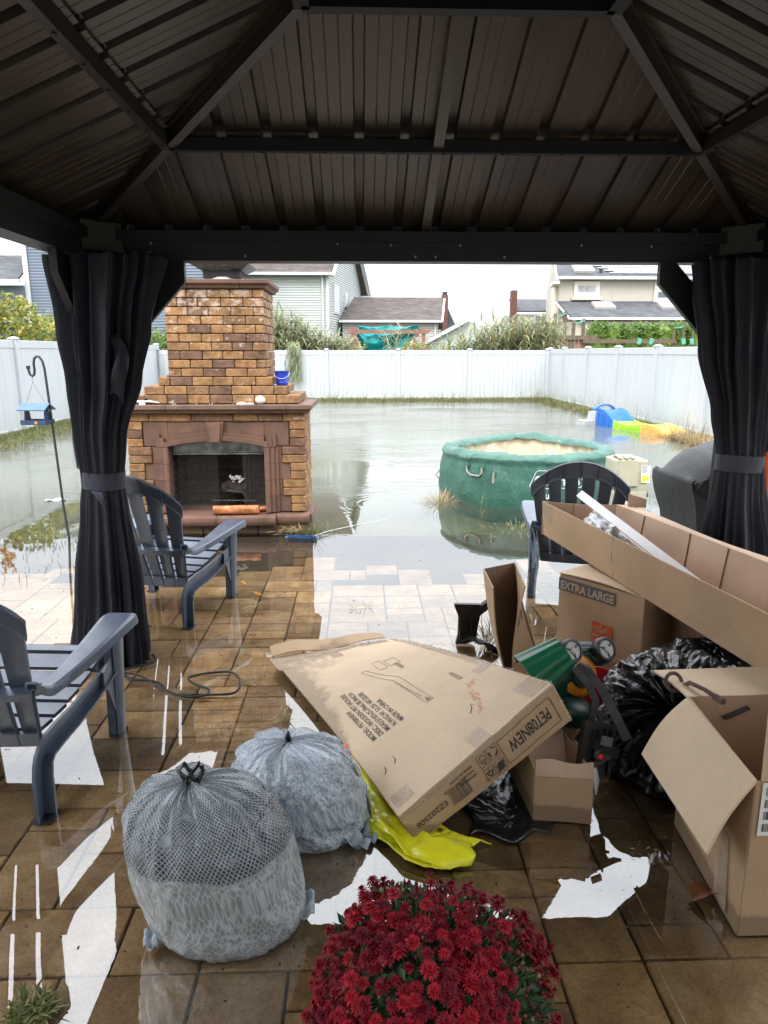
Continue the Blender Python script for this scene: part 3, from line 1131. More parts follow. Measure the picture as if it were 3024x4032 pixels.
# rake boards along the gable roof edge
for (p, q) in (((-1.27, 35.72, 5.12), (rg.x+.3, rg.y, 8.83)), ((rg.x+.3, rg.y, 8.83), (sb.x+.6, sb.y+.55, 4.9))):
    obj('rake_board', MB().bar(p, q, .22, .10), M['trim'], H)
rt = MB()
e = Vector((sb.x+.35, sb.y+.3, 4.86))
rt.box(e, (.62, .9, .12))
obj('eave_return', rt, M['trim'], H)
obj('downspout', MB().tube([(-1.78, 35.86, 5.15), (-1.74, 35.88, 4.95), (-1.74, 35.92, .2)], .05, 6), M['trim'], H)
obj('downspout', MB().tube([(sb.x+.6, sb.y+.5, 4.85), (sb.x+.25, sb.y+.2, 4.6), (sb.x+.12, sb.y+.1, 4.5), (sb.x+.12, sb.y+.1, .2)], .04, 6), M['trim'], H)
def side_win(t, z0, z1, wd, mat=M['blind'], split=False):
    p = Vector((sa.x, sa.y, 0))+su*t
    n = Vector((su.y, -su.x, 0))
    rz = math.atan2(su.y, su.x)
    f = bx('window', tuple(p+n*.04+Vector((0, 0, (z0+z1)/2))), (wd+.16, .07, z1-z0+.16), M['trim'], H, (0, 0, rz))
    k = [0] if not split else [-wd/4, wd/4]
    for q in k:
        pp = p+su*q+n*.08+Vector((0, 0, (z0+z1)/2))
        bx('pane', tuple(pp), (wd/(2.3 if split else 1), .02, z1-z0), mat, f, (0, 0, rz))
side_win(1.9, 3.55, 4.85, 1.1, M['blind'], True)
side_win(4.6, 4.05, 4.65, .45)
side_win(2.3, .6, 2.15, 1.5, M['glass_dark'], True)
bx('vent_cover', (-2.95, 35.93, 3.15), (.16, .08, .16), M['cream'], H)
obj('door_lantern', MB().box((-.93, 38.9, 2.4), (.12, .12, .25)), M['iron'], H)

# one-storey wing
Wg = thing('garage_wing', 'low one-storey building with long brown shingle roof behind the teal canopy', 'house', (1.7, 38.4, 0))
lap_wall((-.85, 38.4), (4.15, 38.4), 0, 3.12, M['siding_beige'], Wg, .125)
obj('wall_core', MB().prism([(-.85, 38.46), (4.09, 38.46), (4.72, 44.4), (-.85, 44.4)], lambda a, b: (a, b, 0), lambda a, b: (a, b, 3.1)), M['siding_beige'], Wg)
lap_wall((4.15, 38.4), (4.8, 44.4), 0, 3.1, M['siding_white'], Wg, .125)
roof_slab([(-1.0, 38.1, 3.16), (4.3, 38.1, 3.16), (4.75, 41.2, 4.55), (-.25, 41.2, 4.55)], M['shingle_brown'], Wg)
roof_slab([(-.25, 41.21, 4.55), (4.75, 41.21, 4.55), (5.1, 44.6, 3.0), (-.25, 44.6, 3.0)], M['shingle_brown'], Wg)
bx('gutter', (1.65, 38.04, 3.13), (5.35, .12, .12), M['trim'], Wg)
obj('rake_board', MB().bar((4.32, 38.1, 3.1), (4.78, 41.2, 4.48), .14, .05), M['trim'], Wg)
gm = MB()
gm.prism([(38.4, 3.1), (44.4, 3.0), (41.2, 4.45)], lambda a, b: (4.15+(a-38.4)*.11, a, b), lambda a, b: (4.0+(a-38.4)*.11, a, b))
obj('gable', gm, M['siding_white'], Wg)
bx('downspout', (4.0, 38.33, 1.5), (.07, .07, 3.0), M['trim'], Wg)

# pale house with a red chimney just beyond the wing
Fh = thing('distant_house', 'far pale gabled house with thin red chimney peeking past the brown roof', 'house', (5.4, 50, 0))
mb = MB()
mb.prism([(4.6, 0), (6.55, 0), (6.55, 3.2), (6.1, 4.3), (5.4, 4.3), (4.6, 4.3)], lambda a, b: (a, 50, b), lambda a, b: (a, 56, b))
obj('wall', mb, M['siding_white'], Fh)
roof_slab([(5.2, 49.8, 4.65), (5.95, 49.8, 4.65), (6.7, 49.8, 3.1), (5.6, 49.8, 3.1)], M['shingle_grey'], Fh)
ch = bx('chimney', (5.78, 49.5, 2.6), (.42, .42, 5.4), M['chim_red'], Fh)
bx('chimney_pot', (5.78, 49.5, 5.4), (.3, .3, .22), M['iron'], ch)

# little white shed
Sh = thing('garden_shed', 'small white shed with sloping roof and light green windows behind the reeds', 'shed', (3.9, 33.2, 0))
obj('wall', MB().prism([(3.2, 0), (5.6, 0), (5.6, 2.75), (4.9, 2.95), (3.2, 2.05)], lambda a, b: (a, 33.2, b), lambda a, b: (a, 35, b)), M['siding_white'], Sh)
roof_slab([(2.95, 32.95, 1.98), (2.95, 35.2, 1.98), (4.95, 35.2, 3.05), (4.95, 32.95, 3.05)], M['shingle_grey'], Sh, th=.12)
obj('fascia', MB().bar((2.95, 32.92, 1.95), (4.95, 32.92, 3.0), .06, .14), M['trim'], Sh)
for x in (3.5, 4.1):
    f = bx('window', (x, 33.17, 1.85), (.4, .05, .36), M['trim'], Sh)
    bx('pane', (x, 33.135, 1.85), (.3, .02, .26), M['skylight'], f)

# grey-roofed house with the tall red chimney
Rh = thing('grey_roof_house', 'distant white house with dark grey roof and tall red brick chimney', 'house', (12.3, 52, 0))
obj('wall', MB().box((12.6, 54, 2.1), (3.4, 4, 4.2)), M['siding_white'], Rh)
roof_slab([(11.05, 51.7, 4.42), (14.6, 51.7, 4.42), (14.6, 54, 5.38), (11.05, 54, 5.38)], M['shingle_grey'], Rh)
c_ = bx('chimney', (10.95, 51.9, 2.9), (.42, .5, 5.8), M['chim_red'], Rh)
bx('chimney_pot', (10.95, 51.9, 5.92), (.22, .22, .22), M['trim'], c_)
for x in (13.15,):
    f = bx('window', (x, 51.97, 3.75), (1.35, .08, .8), M['trim'], Rh)
    for k in (-.4, 0, .4):
        bx('pane', (x+k, 51.92, 3.75), (.34, .03, .62), M['glass_dark'], f)

# cream stucco house
Cr = thing('cream_house', 'cream stucco house with dark roofs, skylights and solar panels on the right', 'house', (15, 42, 0))
obj('upper_wall', MB().prism([(11.45, 42), (24, 42), (24, 52), (13.3, 52)], lambda a, b: (a, b, 0), lambda a, b: (a, b, 5.62)), M['stucco'], Cr)
roof_slab([(11.25, 41.6, 5.66), (24, 41.6, 5.66), (24, 46.5, 8.2), (12.1, 46.5, 8.2)], M['shingle_grey'], Cr)
obj('gable', MB().prism([(0, 5.6), (10, 5.6), (4.6, 8.1)], lambda a, b: (11.45+a*.185, 42+a, b), lambda a, b: (11.75+a*.185, 42+a, b)), M['stucco'], Cr)
bx('gutter', (17.6, 41.55, 5.66), (12.7, .14, .15), M['trim'], Cr)
roof_slab([(11.52, 39.3, 3.38), (24, 39.3, 3.38), (24, 41.97, 4.42), (11.4, 41.97, 4.42)], M['shingle_grey'], Cr, name='lower_roof')
bx('lower_gutter', (17.7, 39.25, 3.33), (12.5, .14, .13), M['trim'], Cr)
obj('lower_wall', MB().box((17.8, 40.7, 1.6), (12.2, 2.5, 3.2)), M['stucco'], Cr)
obj('downspout', MB().tube([(12.0, 39.2, 3.28), (12.1, 39.25, 3.05), (12.7, 39.3, 2.55), (12.75, 39.35, .5)], .06, 6), M['trim'], Cr)
obj('rake_board', MB().bar((11.4, 39.3, 3.3), (11.3, 41.97, 4.34), .1, .07), M['trim'], Cr)
obj('rake_board', MB().bar((11.2, 41.6, 5.6), (12.05, 46.5, 8.15), .1, .07), M['trim'], Cr)
# stepped mouldings on the gable end
for k, (z0, z1) in enumerate(((0, 3.2), (3.4, 5.3))):
    for t in (.6, 1.5, 2.5):
        bx('pilaster', (11.36+t*.185, 42+t, (z0+z1)/2), (.2, .25, z1-z0), M['stucco_trim'], Cr)
    bx('cornice', (11.25, 42.2, z1+.06), (.35, 2.2, .14), M['stucco_trim'], Cr, (0, 0, -.18))
def front_win(x0, x1, z0, z1, sill, panes, mat2=None):
    f = MB()
    cx, cz, w_, h_ = (x0+x1)/2, (z0+z1)/2, x1-x0, z1-z0
    o_ = .16
    for (c, d) in (((cx, 41.93, z1+o_/2), (w_+2*o_, .12, o_)), ((cx, 41.93, z0-o_/2), (w_+2*o_, .12, o_)), ((x0-o_/2, 41.93, cz), (o_, .12, h_)), ((x1+o_/2, 41.93, cz), (o_, .12, h_))):
        f.box(c, d)
    fr = obj('window', f, M['stucco_trim'], Cr)
    fr2 = MB()
    for (c, d) in (((cx, 41.96, z1-.04), (w_, .08, .08)), ((cx, 41.96, z0+.04), (w_, .08, .08)), ((x0+.04, 41.96, cz), (.08, .08, h_-.16)), ((x1-.04, 41.96, cz), (.08, .08, h_-.16))):
        fr2.box(c, d)
    if panes == 2:
        fr2.box((cx, 41.955, cz), (.09, .09, h_-.16))
    obj('sash', fr2, M['trim'], fr)
    pw = (w_-.16)/panes
    for k in range(panes):
        px = x0+.08+pw*(k+.5)
        if mat2:
            bx('pane', (px, 41.98, z0+h_*.24), (pw, .03, h_*.44), M['glass_dark'], fr)
            bx('blind', (px, 41.975, z0+h_*.72), (pw, .03, h_*.5), M['blind'], fr)
        else:
            bx('pane', (px, 41.98, cz), (pw, .03, h_-.16), M['frosted'], fr)
    if sill:
        bx('sill', (cx, 41.86, z0-.26), (w_+.62, .24, .14), M['stucco_trim'], fr)
front_win(12.46, 13.6, 4.82, 5.34, True, 1)
front_win(17.1, 18.56, 4.53, 5.4, False, 2, True)
def sky_light(cx, w_, y, z, sl, h_):
    a = math.atan(sl)
    f = bx('skylight', (cx, y, z), (w_, h_, .14), M['siding_beige'], Cr, (a, 0, 0))
    n = Vector((0, -math.sin(a), math.cos(a)))
    bx('pane', tuple(Vector((cx, y, z))+n*.075), (w_-.12, h_-.12, .05), M['skylight'], f, (a, 0, 0))
sky_light(13.75, 1.15, 41.0, 4.12, .39, .95)
sky_light(17.55, 1.2, 41.0, 4.12, .39, .95)
sky_light(12.95, 1.15, 42.7, 6.32, .52, 1.2)
bx('roof_vent', (13.9, 42.3, 6.12), (.14, .14, .22), M['iron'], Cr)
sm = None
a = math.atan(.52)
for r_ in range(8):
    for c_ in range(11):
        x = 14.75+c_*.78+(.39 if r_ % 2 else 0)-.12*r_
        yy = 42.15+r_*.165
        zz = 5.66+(yy-41.6)*.52+.05
        if x < 23.5:
            put('solar_panel', chbox((.75, .15, .02), .003, M['solar'], 'solar_panel'), Cr, (x, yy, zz), (a, 0, 0))

# blue-grey house on the left, beyond the left fence
Bl = thing('blue_house', 'blue-grey clapboard house behind the left fence and the chimney', 'house', (-10, 33, 0))
obj('wall_core', MB().prism([(-14.4, 33.08), (-6.03, 33.08), (-6.0, 40), (-14.4, 40)], lambda a, b: (a, b, 0), lambda a, b: (a, b, 6.9)), M['siding_blue'], Bl)
lap_wall((-14.4, 33), (-6.0, 33), 0, 7.0, M['siding_blue'], Bl, .125)
bx('corner_board', (-14.45, 32.97, 3.3), (.2, .14, 7.2), M['trim'], Bl)
bx('corner_board', (-5.95, 32.97, 3.3), (.16, .14, 7.0), M['trim'], Bl)
obj('rake_board', MB().bar((-17.4, 32.75, 7.6), (-11.6, 32.75, 6.0), .12, .22), M['trim'], Bl)
roof_slab([(-19.5, 32.2, 4.55), (-14.58, 32.2, 4.55), (-14.58, 34.5, 5.85), (-19.5, 34.5, 5.85)], M['shingle_grey'], Bl, name='porch_roof')
bx('porch_gutter', (-16.9, 32.1, 4.5), (5.0, .14, .16), M['trim'], Bl)
obj('porch_wall', MB().box((-17, 34, 2.2), (4.9, 2.4, 4.4)), M['siding_blue'], Bl)
f = bx('upper_window_unit', (-6.25, 32.85, 5.0), (.8, .3, .5), M['trim'], Bl, label='white window air conditioner')

# ------------------------------------------------------------------ cedar pergola with teal canopy (back neighbour)
Pg = thing('pergola', 'reddish cedar pergola frame seen above the back fence', 'pergola', (1.2, 30, 0))
for x in (-.24, 2.66):
    bx('post', (x, 30, 1.25), (.15, .15, 2.55), M['wood_red'], Pg)
bx('post', (2.5, 32.6, 1.15), (.15, .15, 2.3), M['wood_red'], Pg)
bx('post', (-.1, 32.6, 1.15), (.15, .15, 2.3), M['wood_red'], Pg)
bmm = MB()
bmm.prism([(-.5, 2.45), (-.42, 2.34), (-.3, 2.30), (2.75, 2.30), (2.86, 2.34), (2.98, 2.45)], lambda a, b: (a, 29.89, b), lambda a, b: (a, 29.94, b))
obj('beam', bmm, M['wood_red'], Pg)
bx('beam', (1.2, 32.7, 2.3), (3.0, .06, .15), M['wood_red'], Pg)
for x in (-.1, 2.5):
    bx('rafter', (x, 31.3, 2.5), (.05, 2.9, .09), M['wood_red'], Pg)
obj('canopy_rail', MB().tube([(-.12, 30.2, 2.66), (2.55, 30.2, 2.66)], .012, 5), M['iron'], Pg)
cn = MB()
def canopy(u, v):
    x = -.05+2.5*u
    sag = math.sin(PI*u)
    top = 2.64-.06*abs(math.sin(PI*2*u))
    low_l = 1.2 if u < .62 else lerp(1.2, 2.45, (u-.62)/.38)
    if u < .15:
        low_l = lerp(2.1, 1.2, u/.15)
    z = lerp(top, low_l, v)
    y = 30.35+.35*math.sin(v*9+u*5)*(.25+.5*v)+.25*fbm((u*4, v*5, 0), 1.3)
    return (x+.05*math.sin(v*7), y, z+.03*fbm((u*6, v*6, 3), 1))
cn.slab(canopy, 40, 24, .008)
tag(obj('shade_canopy', cn, M['teal'], smooth=180), 'crumpled teal canopy cloth sagging from the pergola', 'canopy')

# ------------------------------------------------------------------ wooden play set behind the back right corner
Ps = thing('play_set', 'weathered brown timber play deck with green rails behind the back corner of the fence', 'playground', (8.6, 30, 0))
for x, h in ((8.14, 3.12), (8.56, 3.2), (8.93, 2.86), (9.34, 2.9), (7.52, 2.75)):
    bx('post', (x, 30.2, h/2), (.12, .12, h), M['wood_dark'], Ps)
bx('deck_beam', (8.65, 29.95, 2.15), (2.4, .09, .17), M['wood_dark'], Ps)
for k in range(13):
    x = 7.6+k*.16
    bx('plank', (x, 30.02, 1.65), (.14, .03, .86), M['wood_redboard'] if 8 < k < 13 else M['wood_dark'], Ps)
obj('rail', MB().bar((8.16, 30.1, 3.0), (8.56, 30.1, 3.12), .05), M['green_paint'], Ps)
obj('rail', MB().bar((8.95, 30.1, 2.72), (9.34, 30.1, 2.82), .05), M['green_paint'], Ps)
bx('long_beam', (11.2, 29.9, 2.0), (3.9, .1, .16), M['wood_dark'], Ps)
for x, h in ((13.1, 2.55), (13.5, 2.62), (13.9, 2.95)):
    bx('post', (x, 30, h/2), (.07, .07, h), M['wood_dark'], Ps)
obj('rail', MB().bar((13.1, 30, 2.55), (13.5, 30, 2.6), .05), M['green_paint'], Ps)
obj('rail', MB().bar((13.9, 30, 2.93), (14.6, 30, 2.93), .05), M['wood_dark'], Ps)
for x in (11.6, 12.1, 13.45, 13.8, 14.2):
    bx('bracket', (x, 29.83, 2.0), (.16, .06, .24), M['green_paint'], Ps, (0, .35 if x < 13 else -.15, 0))
# ------------------------------------------------------------------ gazebo
GX0, GX1, GY1, GY0 = -1.37, 2.026, 3.757, .74
ZE, SL_ = 2.125, .44
BB = 1.986
DP, DR = .597, 1.196
Gz = thing('gazebo', 'dark metal hardtop gazebo with ribbed bronze roof over the patio', 'gazebo', ((GX0+GX1)/2, (GY0+GY1)/2, 0))
RM = M['roof_metal']
def zroof(s): return ZE+.012+SL_*s
def roof_plane(fn, L, flip, s_from, s_to, pitch, phase, lift=0.0):
    """strips of ribbed sheet; fn(u,s,z)->xyz; hip limits at 45 degrees"""
    n = int((L-phase)/pitch)+2
    for k in range(-1, n):
        u0 = phase+k*pitch
        prof = [(0, 0), (.006, .024), (.040, .024), (.046, 0), (.088, 0), (.091, .002), (.094, 0), (.137, 0), (.140, .002), (.143, 0), (pitch, 0)]
        P = []
        for du, dz in prof:
            u = u0+du
            if u < 0 or u > L:
                continue
            smax = min(s_to, u, L-u)
            if smax > s_from+.003:
                P.append((u, dz, smax))
        if len(P) < 2:
            continue
        # insert the hip corner so that the outline stays straight
        mb = MB()
        vs, fs = [], []
        for u, dz, sm in P:
            vs.append(fn(u, s_from, zroof(s_from)+dz+lift))
            vs.append(fn(u, sm, zroof(sm)+dz+lift))
        for i in range(len(P)-1):
            fs.append((2*i, 2*i+2, 2*i+3, 2*i+1))
        mb.add(vs, fs)
        mb.add([(a, b, c+.003) for a, b, c in vs], [f[::-1] for f in fs])
        obj('roof_panel', mb, RM, Gz, fix=False)
LX, LY = GX1-GX0, GY1-GY0
front = lambda u, s, z: (GX0+u, GY1-s, z)
back = lambda u, s, z: (GX0+u, GY0+s, z)
left = lambda u, s, z: (GX0+s, GY1-u, z)
right = lambda u, s, z: (GX1-s, GY1-u, z)
for fn, L in ((front, LX), (left, LY), (right, LY), (back, LX)):
    roof_plane(fn, L, 0, -.0+.0, DP+.03, .187, .045)
    roof_plane(fn, L, 0, DP-.03, DR+.05, .187, .045, .02)
    # eave overhang
ov = MB()
O = .16
for (a, b, c, d) in (((GX0-O, GY1+O), (GX1+O, GY1+O), (GX1, GY1), (GX0, GY1)), ((GX0-O, GY0-O), (GX1+O, GY0-O), (GX1, GY0), (GX0, GY0)),
                     ((GX0-O, GY0-O), (GX0-O, GY1+O), (GX0, GY1), (GX0, GY0)), ((GX1+O, GY0-O), (GX1+O, GY1+O), (GX1, GY1), (GX1, GY0))):
    ov.add([(*a, ZE+.012-SL_*O), (*b, ZE+.012-SL_*O), (*c, ZE+.012), (*d, ZE+.012)], [(0, 1, 2, 3)])
obj('roof_overhang', ov, RM, Gz)
# top cap
rx0, rx1, ry1, ry0 = GX0+DR, GX1-DR, GY1-DR, GY0+DR
cp = MB()
zt = zroof(DR)+.05
cxm = (rx0+rx1)/2
cym = (ry0+ry1)/2
cp.add([(rx0-.2, ry1+.2, zt), (rx1+.2, ry1+.2, zt), (rx1+.2, ry0-.2, zt), (rx0-.2, ry0-.2, zt), (cxm-.3, cym, zt+.25), (cxm+.3, cym, zt+.25)],
       [(0, 1, 5, 4), (1, 2, 5), (2, 3, 4, 5), (3, 0, 4)])
obj('roof_cap', cp, M['frame'], Gz)
cl_ = MB()
for (a, b, w0, w1) in ((( GX0, GY1+.006), (GX1, GY1+.006), 0, 0), ((GX0, GY0-.006), (GX1, GY0-.006), 0, 0), ((GX0-.006, GY0), (GX0-.006, GY1), 0, 0), ((GX1+.006, GY0), (GX1+.006, GY1), 0, 0)):
    cl_.box(((a[0]+b[0])/2, (a[1]+b[1])/2, ZE+.03), (max(.008, abs(b[0]-a[0])), max(.008, abs(b[1]-a[1])), .07))
obj('eave_closure', cl_, M['frame'], Gz)
# ring, hips, purlins
FR = M['frame']
ring = MB()
zr = zroof(DR)-.02
P4 = [(rx0, ry1), (rx1, ry1), (rx1, ry0), (rx0, ry0)]
for k in range(4):
    a, b = P4[k], P4[(k+1) % 4]
    o_ = obj('ridge_beam', MB().bar((*a, zr), (*b, zr), .05, .06), FR, Gz)
C4 = [(GX0, GY1), (GX1, GY1), (GX1, GY0), (GX0, GY0)]
Q4 = []
for k in range(4):
    a, b = Vector((*C4[k], ZE-.03)), Vector((*P4[k], zr-.0))
    r_ = obj('hip_rafter', MB().bar(a, b, .040, .045), M['frame2'], Gz)
    e = b-a
    obj('hip_flange', MB().bar(a+Vector((0, 0, .03)), b+Vector((0, 0, .03)), .075, .006), M['frame2'], r_)
    Q4.append(a+e*(DP/DR))
for k in range(4):
    a, b = Q4[k], Q4[(k+1) % 4]
    up = Vector((0, 0, .004))
    pl = obj('purlin', MB().bar(a+up, b+up, .034, .05), M['frame2'] if k in (1, 3) else FR, Gz)
    n = 9
    sc = MB()
    for i in range(n):
        c = a.lerp(b, (i+.6)/n)+Vector((0, 0, -.022))
        sc.lathe([(.007, -.004), (.007, 0), (.003, .003)], c, 8)
    # open bolt holes along the rail
    obj('bolts', sc, M['iron'], pl, kind='stuff')
xm = .33
for (a, b) in (((xm, GY1, ZE-.02), (xm, GY1-DR, zr)),):
    obj('mid_rafter', MB().bar(a, b, .042, .035), RM, Gz)
# wall plates (beams)
bw = .11
def beam(a, b, ax):
    mb = MB()
    if ax == 'x':
        y = a[1]
        sgn = 1 if y > 2 else -1
        mb.box(((a[0]+b[0])/2, y-sgn*bw/2+.02*sgn, (BB+ZE)/2), (b[0]-a[0], bw, ZE-BB))
        mb.box(((a[0]+b[0])/2, y-sgn*(bw/2+.075)+.04*sgn, ZE-.028), (b[0]-a[0]-.1, .05, .05))
        mb.box(((a[0]+b[0])/2, y-sgn*(bw/2+.062)+.04*sgn, BB+.040), (b[0]-a[0]-.1, .02, .012))
    else:
        x = a[0]
        sgn = 1 if x > 0 else -1
        mb.box((x-sgn*bw/2+.02*sgn, (a[1]+b[1])/2, (BB+ZE)/2), (bw, abs(b[1]-a[1])-2*bw, ZE-BB))
        mb.box((x-sgn*(bw/2+.075)+.04*sgn, (a[1]+b[1])/2, ZE-.028), (.05, abs(b[1]-a[1])-.3, .05))
    return obj('beam', mb, FR, Gz)
b1 = beam((GX0, GY1), (GX1, GY1), 'x')
beam((GX0, GY0), (GX1, GY0), 'x')
beam((GX0, GY0), (GX0, GY1), 'y')
beam((GX1, GY0), (GX1, GY1), 'y')
for x in (-1.0, -.55, -.1, .16, .28, .38, .5, .72, 1.1, 1.45, 1.75):
    z = random.choice((BB+.022, ZE-.06, BB+.075))
    put('screw', MB().lathe([(.0, -.003), (.006, -.002), (.006, .001)], (0, 0, 0), 8, Euler((R(90), 0, 0)).to_matrix()).mesh('screw', M['zinc']) if x == -1.0 else bpy.data.meshes['screw'], b1, (x, GY1-.093 if z > BB+.07 else GY1-.091, z))
for sx, x in ((1, GX0), (-1, GX1)):
    for sy, y in ((-1, GY1), (1, GY0)):
        bx('post', (x+sx*.085, y+sy*.085, BB/2-.01), (.10, .10, BB+.02-.003), FR, Gz)
        bx('corner_plate', (x+sx*.16, y+sy*.16, BB+.10), (.20, .008, .13), M['frame2'], Gz, (0, 0, -sx*sy*R(45)))
        # diagonal braces
        mbb = MB()
        mbb.prism([(.09, -.50), (.14, -.50), (.52, -.10), (.52, 0), (.44, 0), (.09, -.36)], lambda a, b, x=x, y=y: (x+sx*a, y+sy*.05, BB+b), lambda a, b, x=x, y=y: (x+sx*a, y+sy*.085, BB+b))
        obj('brace', mbb, FR, Gz)
        mbb = MB()
        mbb.prism([(.09, -.50), (.14, -.50), (.52, -.10), (.52, 0), (.44, 0), (.09, -.36)], lambda a, b, x=x, y=y: (x+sx*.05, y+sy*a, BB+b), lambda a, b, x=x, y=y: (x+sx*.085, y+sy*a, BB+b))
        obj('brace', mbb, FR, Gz)

# ------------------------------------------------------------------ curtains tied round the two front posts
def curtain(label, keys, seed, tie_z, lab2):
    """keys: list of (z, cx, cy, rx, ry)"""
    def at(z):
        for a, b in zip(keys[:-1], keys[1:]):
            if a[0] >= z >= b[0]:
                t = (a[0]-z)/(a[0]-b[0])
                t = t*t*(3-2*t)*.5+t*.5
                return [lerp(a[i], b[i], t) for i in range(1, 5)]
        return keys[-1][1:]
    zt, zb = keys[0][0], keys[-1][0]
    root = thing('curtain', label, 'curtain', (keys[-1][1], keys[-1][2], 0), 0, 'charcoal curtains tied back at the front posts')
    rs = random.Random(seed)
    ph = [rs.uniform(0, 6) for _ in range(5)]
    NF = 21
    def fn(u, v, zz0=zt, zz1=zb, amp=1.0):
        z = lerp(zz0, zz1, v)
        cx, cy, rx, ry = at(z)
        a = 2*PI*u
        d = abs(z-tie_z)
        k = min(1, d/.5)
        f = .5*(1-2*abs(math.sin(NF*.5*a+ph[0]+.6*math.sin(2*z+ph[1]))))+.32*math.sin(11*a+ph[2]+1.4*z)+.3*math.sin(5*a+ph[3]-.8*z)
        sharp = f*(.30 if z > tie_z else .26)*(.35+.65*k)
        gr = 1+amp*sharp+.05*fbm((math.cos(a)*2, math.sin(a)*2, z*2+seed), 1.5)
        x = cx+rx*gr*math.copysign(abs(math.cos(a))**.85, math.cos(a))
        y = cy+ry*gr*math.copysign(abs(math.sin(a))**.85, math.sin(a))
        zh = z
        if v > .999:
            zh = z+.012*math.sin(6*a+ph[4])
        return (x, y, zh)
    mb = MB()
    mb.grid(lambda u, v: fn(u, v), 210, 70, True)
    obj('panel', mb, M['curtain'], root, smooth=180, fix=False)
    tb = MB()
    cx, cy, rx, ry = at(tie_z)
    def band(u, v):
        a = 2*PI*u
        t = v*4
        o_ = .0
        zz = tie_z+.038
        if t <= 1:
            return (cx+(rx+.012)*math.cos(a), cy+(ry+.012)*math.sin(a), tie_z-.042+t*.084+.004*math.sin(a*2))
        return (cx+(rx+.006)*math.cos(a), cy+(ry+.006)*math.sin(a), tie_z+.042-(t-1)/3*.084)
    tb.grid(band, 64, 4, True)
    obj('tie_band', tb, M['band'], root, smooth=40)
    # loose flap of cloth caught in the fold and hem at the side edge
    ed = MB()
    def edge(u, v):
        z = lerp(zt-.1, tie_z+.06, v)
        cx, cy, rx, ry = at(z)
        a = PI+.35 if lab2 == 'l' else -.15
        return (cx+(rx+.004+.02*u)*math.cos(a-.2*u)*1.02, cy+(ry+.004)*math.sin(a-.5*u)-.02, z)
    ed.slab(edge, 2, 30, .004)
    obj('side_hem', ed, M['band'], root, smooth=180)
    hook = MB()
    for k in range(7):
        t = (k+.5)/7
        cx, cy, rx, ry = at(zt)
        x = cx-rx+2*rx*t
        hook.tube([(x, cy-ry*.4, zt-.02), (x+.006, cy-ry*.3, zt+.02), (x+.01, cy-ry*.1, BB+.02)], .004, 5)
    obj('hooks', hook, M['iron'], root)
    return root
cl = curtain('charcoal curtain tied round the left front post beside the fireplace',
        [(1.975, -1.15, 3.50, .215, .17), (1.65, -1.185, 3.49, .175, .15), (1.42, -1.21, 3.49, .145, .13), (1.15, -1.255, 3.49, .112, .10), (.94, -1.265, 3.5, .094, .082), (.80, -1.27, 3.5, .108, .095), (.45, -1.28, 3.5, .14, .12), (.0, -1.295, 3.5, .165, .14), (-.012, -1.295, 3.5, .165, .14)], 3, .94, 'l')
curtain('charcoal curtain tied round the right front post beside the covered grill',
        [(1.975, 1.865, 3.56, .215, .17), (1.55, 1.895, 3.56, .17, .14), (1.25, 1.93, 3.56, .125, .11), (1.02, 1.955, 3.56, .105, .09), (.88, 1.96, 3.56, .115, .10), (.5, 1.99, 3.56, .165, .14), (.0, 2.0, 3.56, .19, .16), (-.012, 2.0, 3.56, .19, .16)], 9, 1.0, 'r')
# pocket of bunched cloth on the left curtain, dangling tie end
fl = MB()
def pocket(u, v):
    x = lerp(-1.13, -1.07, u)+.02*math.sin(v*5)
    z = lerp(1.60, 1.36, v)+.03*math.sin(u*PI)-(.05*u*v)
    y = 3.345-.02*math.sin(PI*u)*math.sin(PI*v)+.012*math.sin(v*9)
    return (x, y, z)
fl.slab(pocket, 10, 14, .004)
obj('bunched_flap', fl, M['curtain'], cl, smooth=180)
fl = MB()
def tie_end(u, v):
    return (lerp(-1.29, -1.235, u)+.02*v, 3.395-.012*math.sin(3*v)-.006*u, lerp(.90, .895, u)-v*(.02+.09*u*(1.4-u)))
fl.slab(tie_end, 6, 6, .003)
obj('tie_end', fl, M['band'], cl, smooth=180)
# ------------------------------------------------------------------ outdoor brick fireplace
FX, FY = -1.235, 6.15
Fp = thing('brick_fireplace', 'outdoor fireplace of tumbled orange and brown brick with arched stone surround', 'fireplace', (FX, FY+.3, 0))
rb_ = random.Random(5)
BK = M['brick']
FD = .70
sstuff = MB()
def brick(c, d, par=None, st=False):
    off = rb_.uniform(-.0025, .0025)
    if st:
        sstuff.box(c, d)
        return
    put('brick', chbox(tuple(round(q, 3) for q in d), .006, BK, 'brick'), Fp, (c[0], c[1]+off, c[2]), (rb_.uniform(-.006, .006), rb_.uniform(-.008, .008), rb_.uniform(-.006, .006)))
def course(x0, x1, z0, z1, y, first, L=.186, th=.085):
    x, k = x0, 0
    while x < x1-.01:
        l = first if k == 0 else L*rb_.choice((1, 1, 1, .92))
        e = x+l
        if x1-e < .06:
            e = x1
        brick(((x+e)/2, y+th/2, (z0+z1)/2), (e-x-.005, th, z1-z0-.005))
        x = e
        k += 1
def side(x, sgn, y0, y1, z0, z1, first, st=False, th=.08):
    y, k = y0, 0
    while y < y1-.01:
        l = first if k == 0 else rb_.choice((.186, .186, .11))
        e = y+l
        if y1-e < .05:
            e = y1
        brick((x-sgn*th/2+rb_.uniform(-.002, .003), (y+e)/2, (z0+z1)/2), (th, e-y-.005, z1-z0-.005), st=st)
        y = e
        k += 1
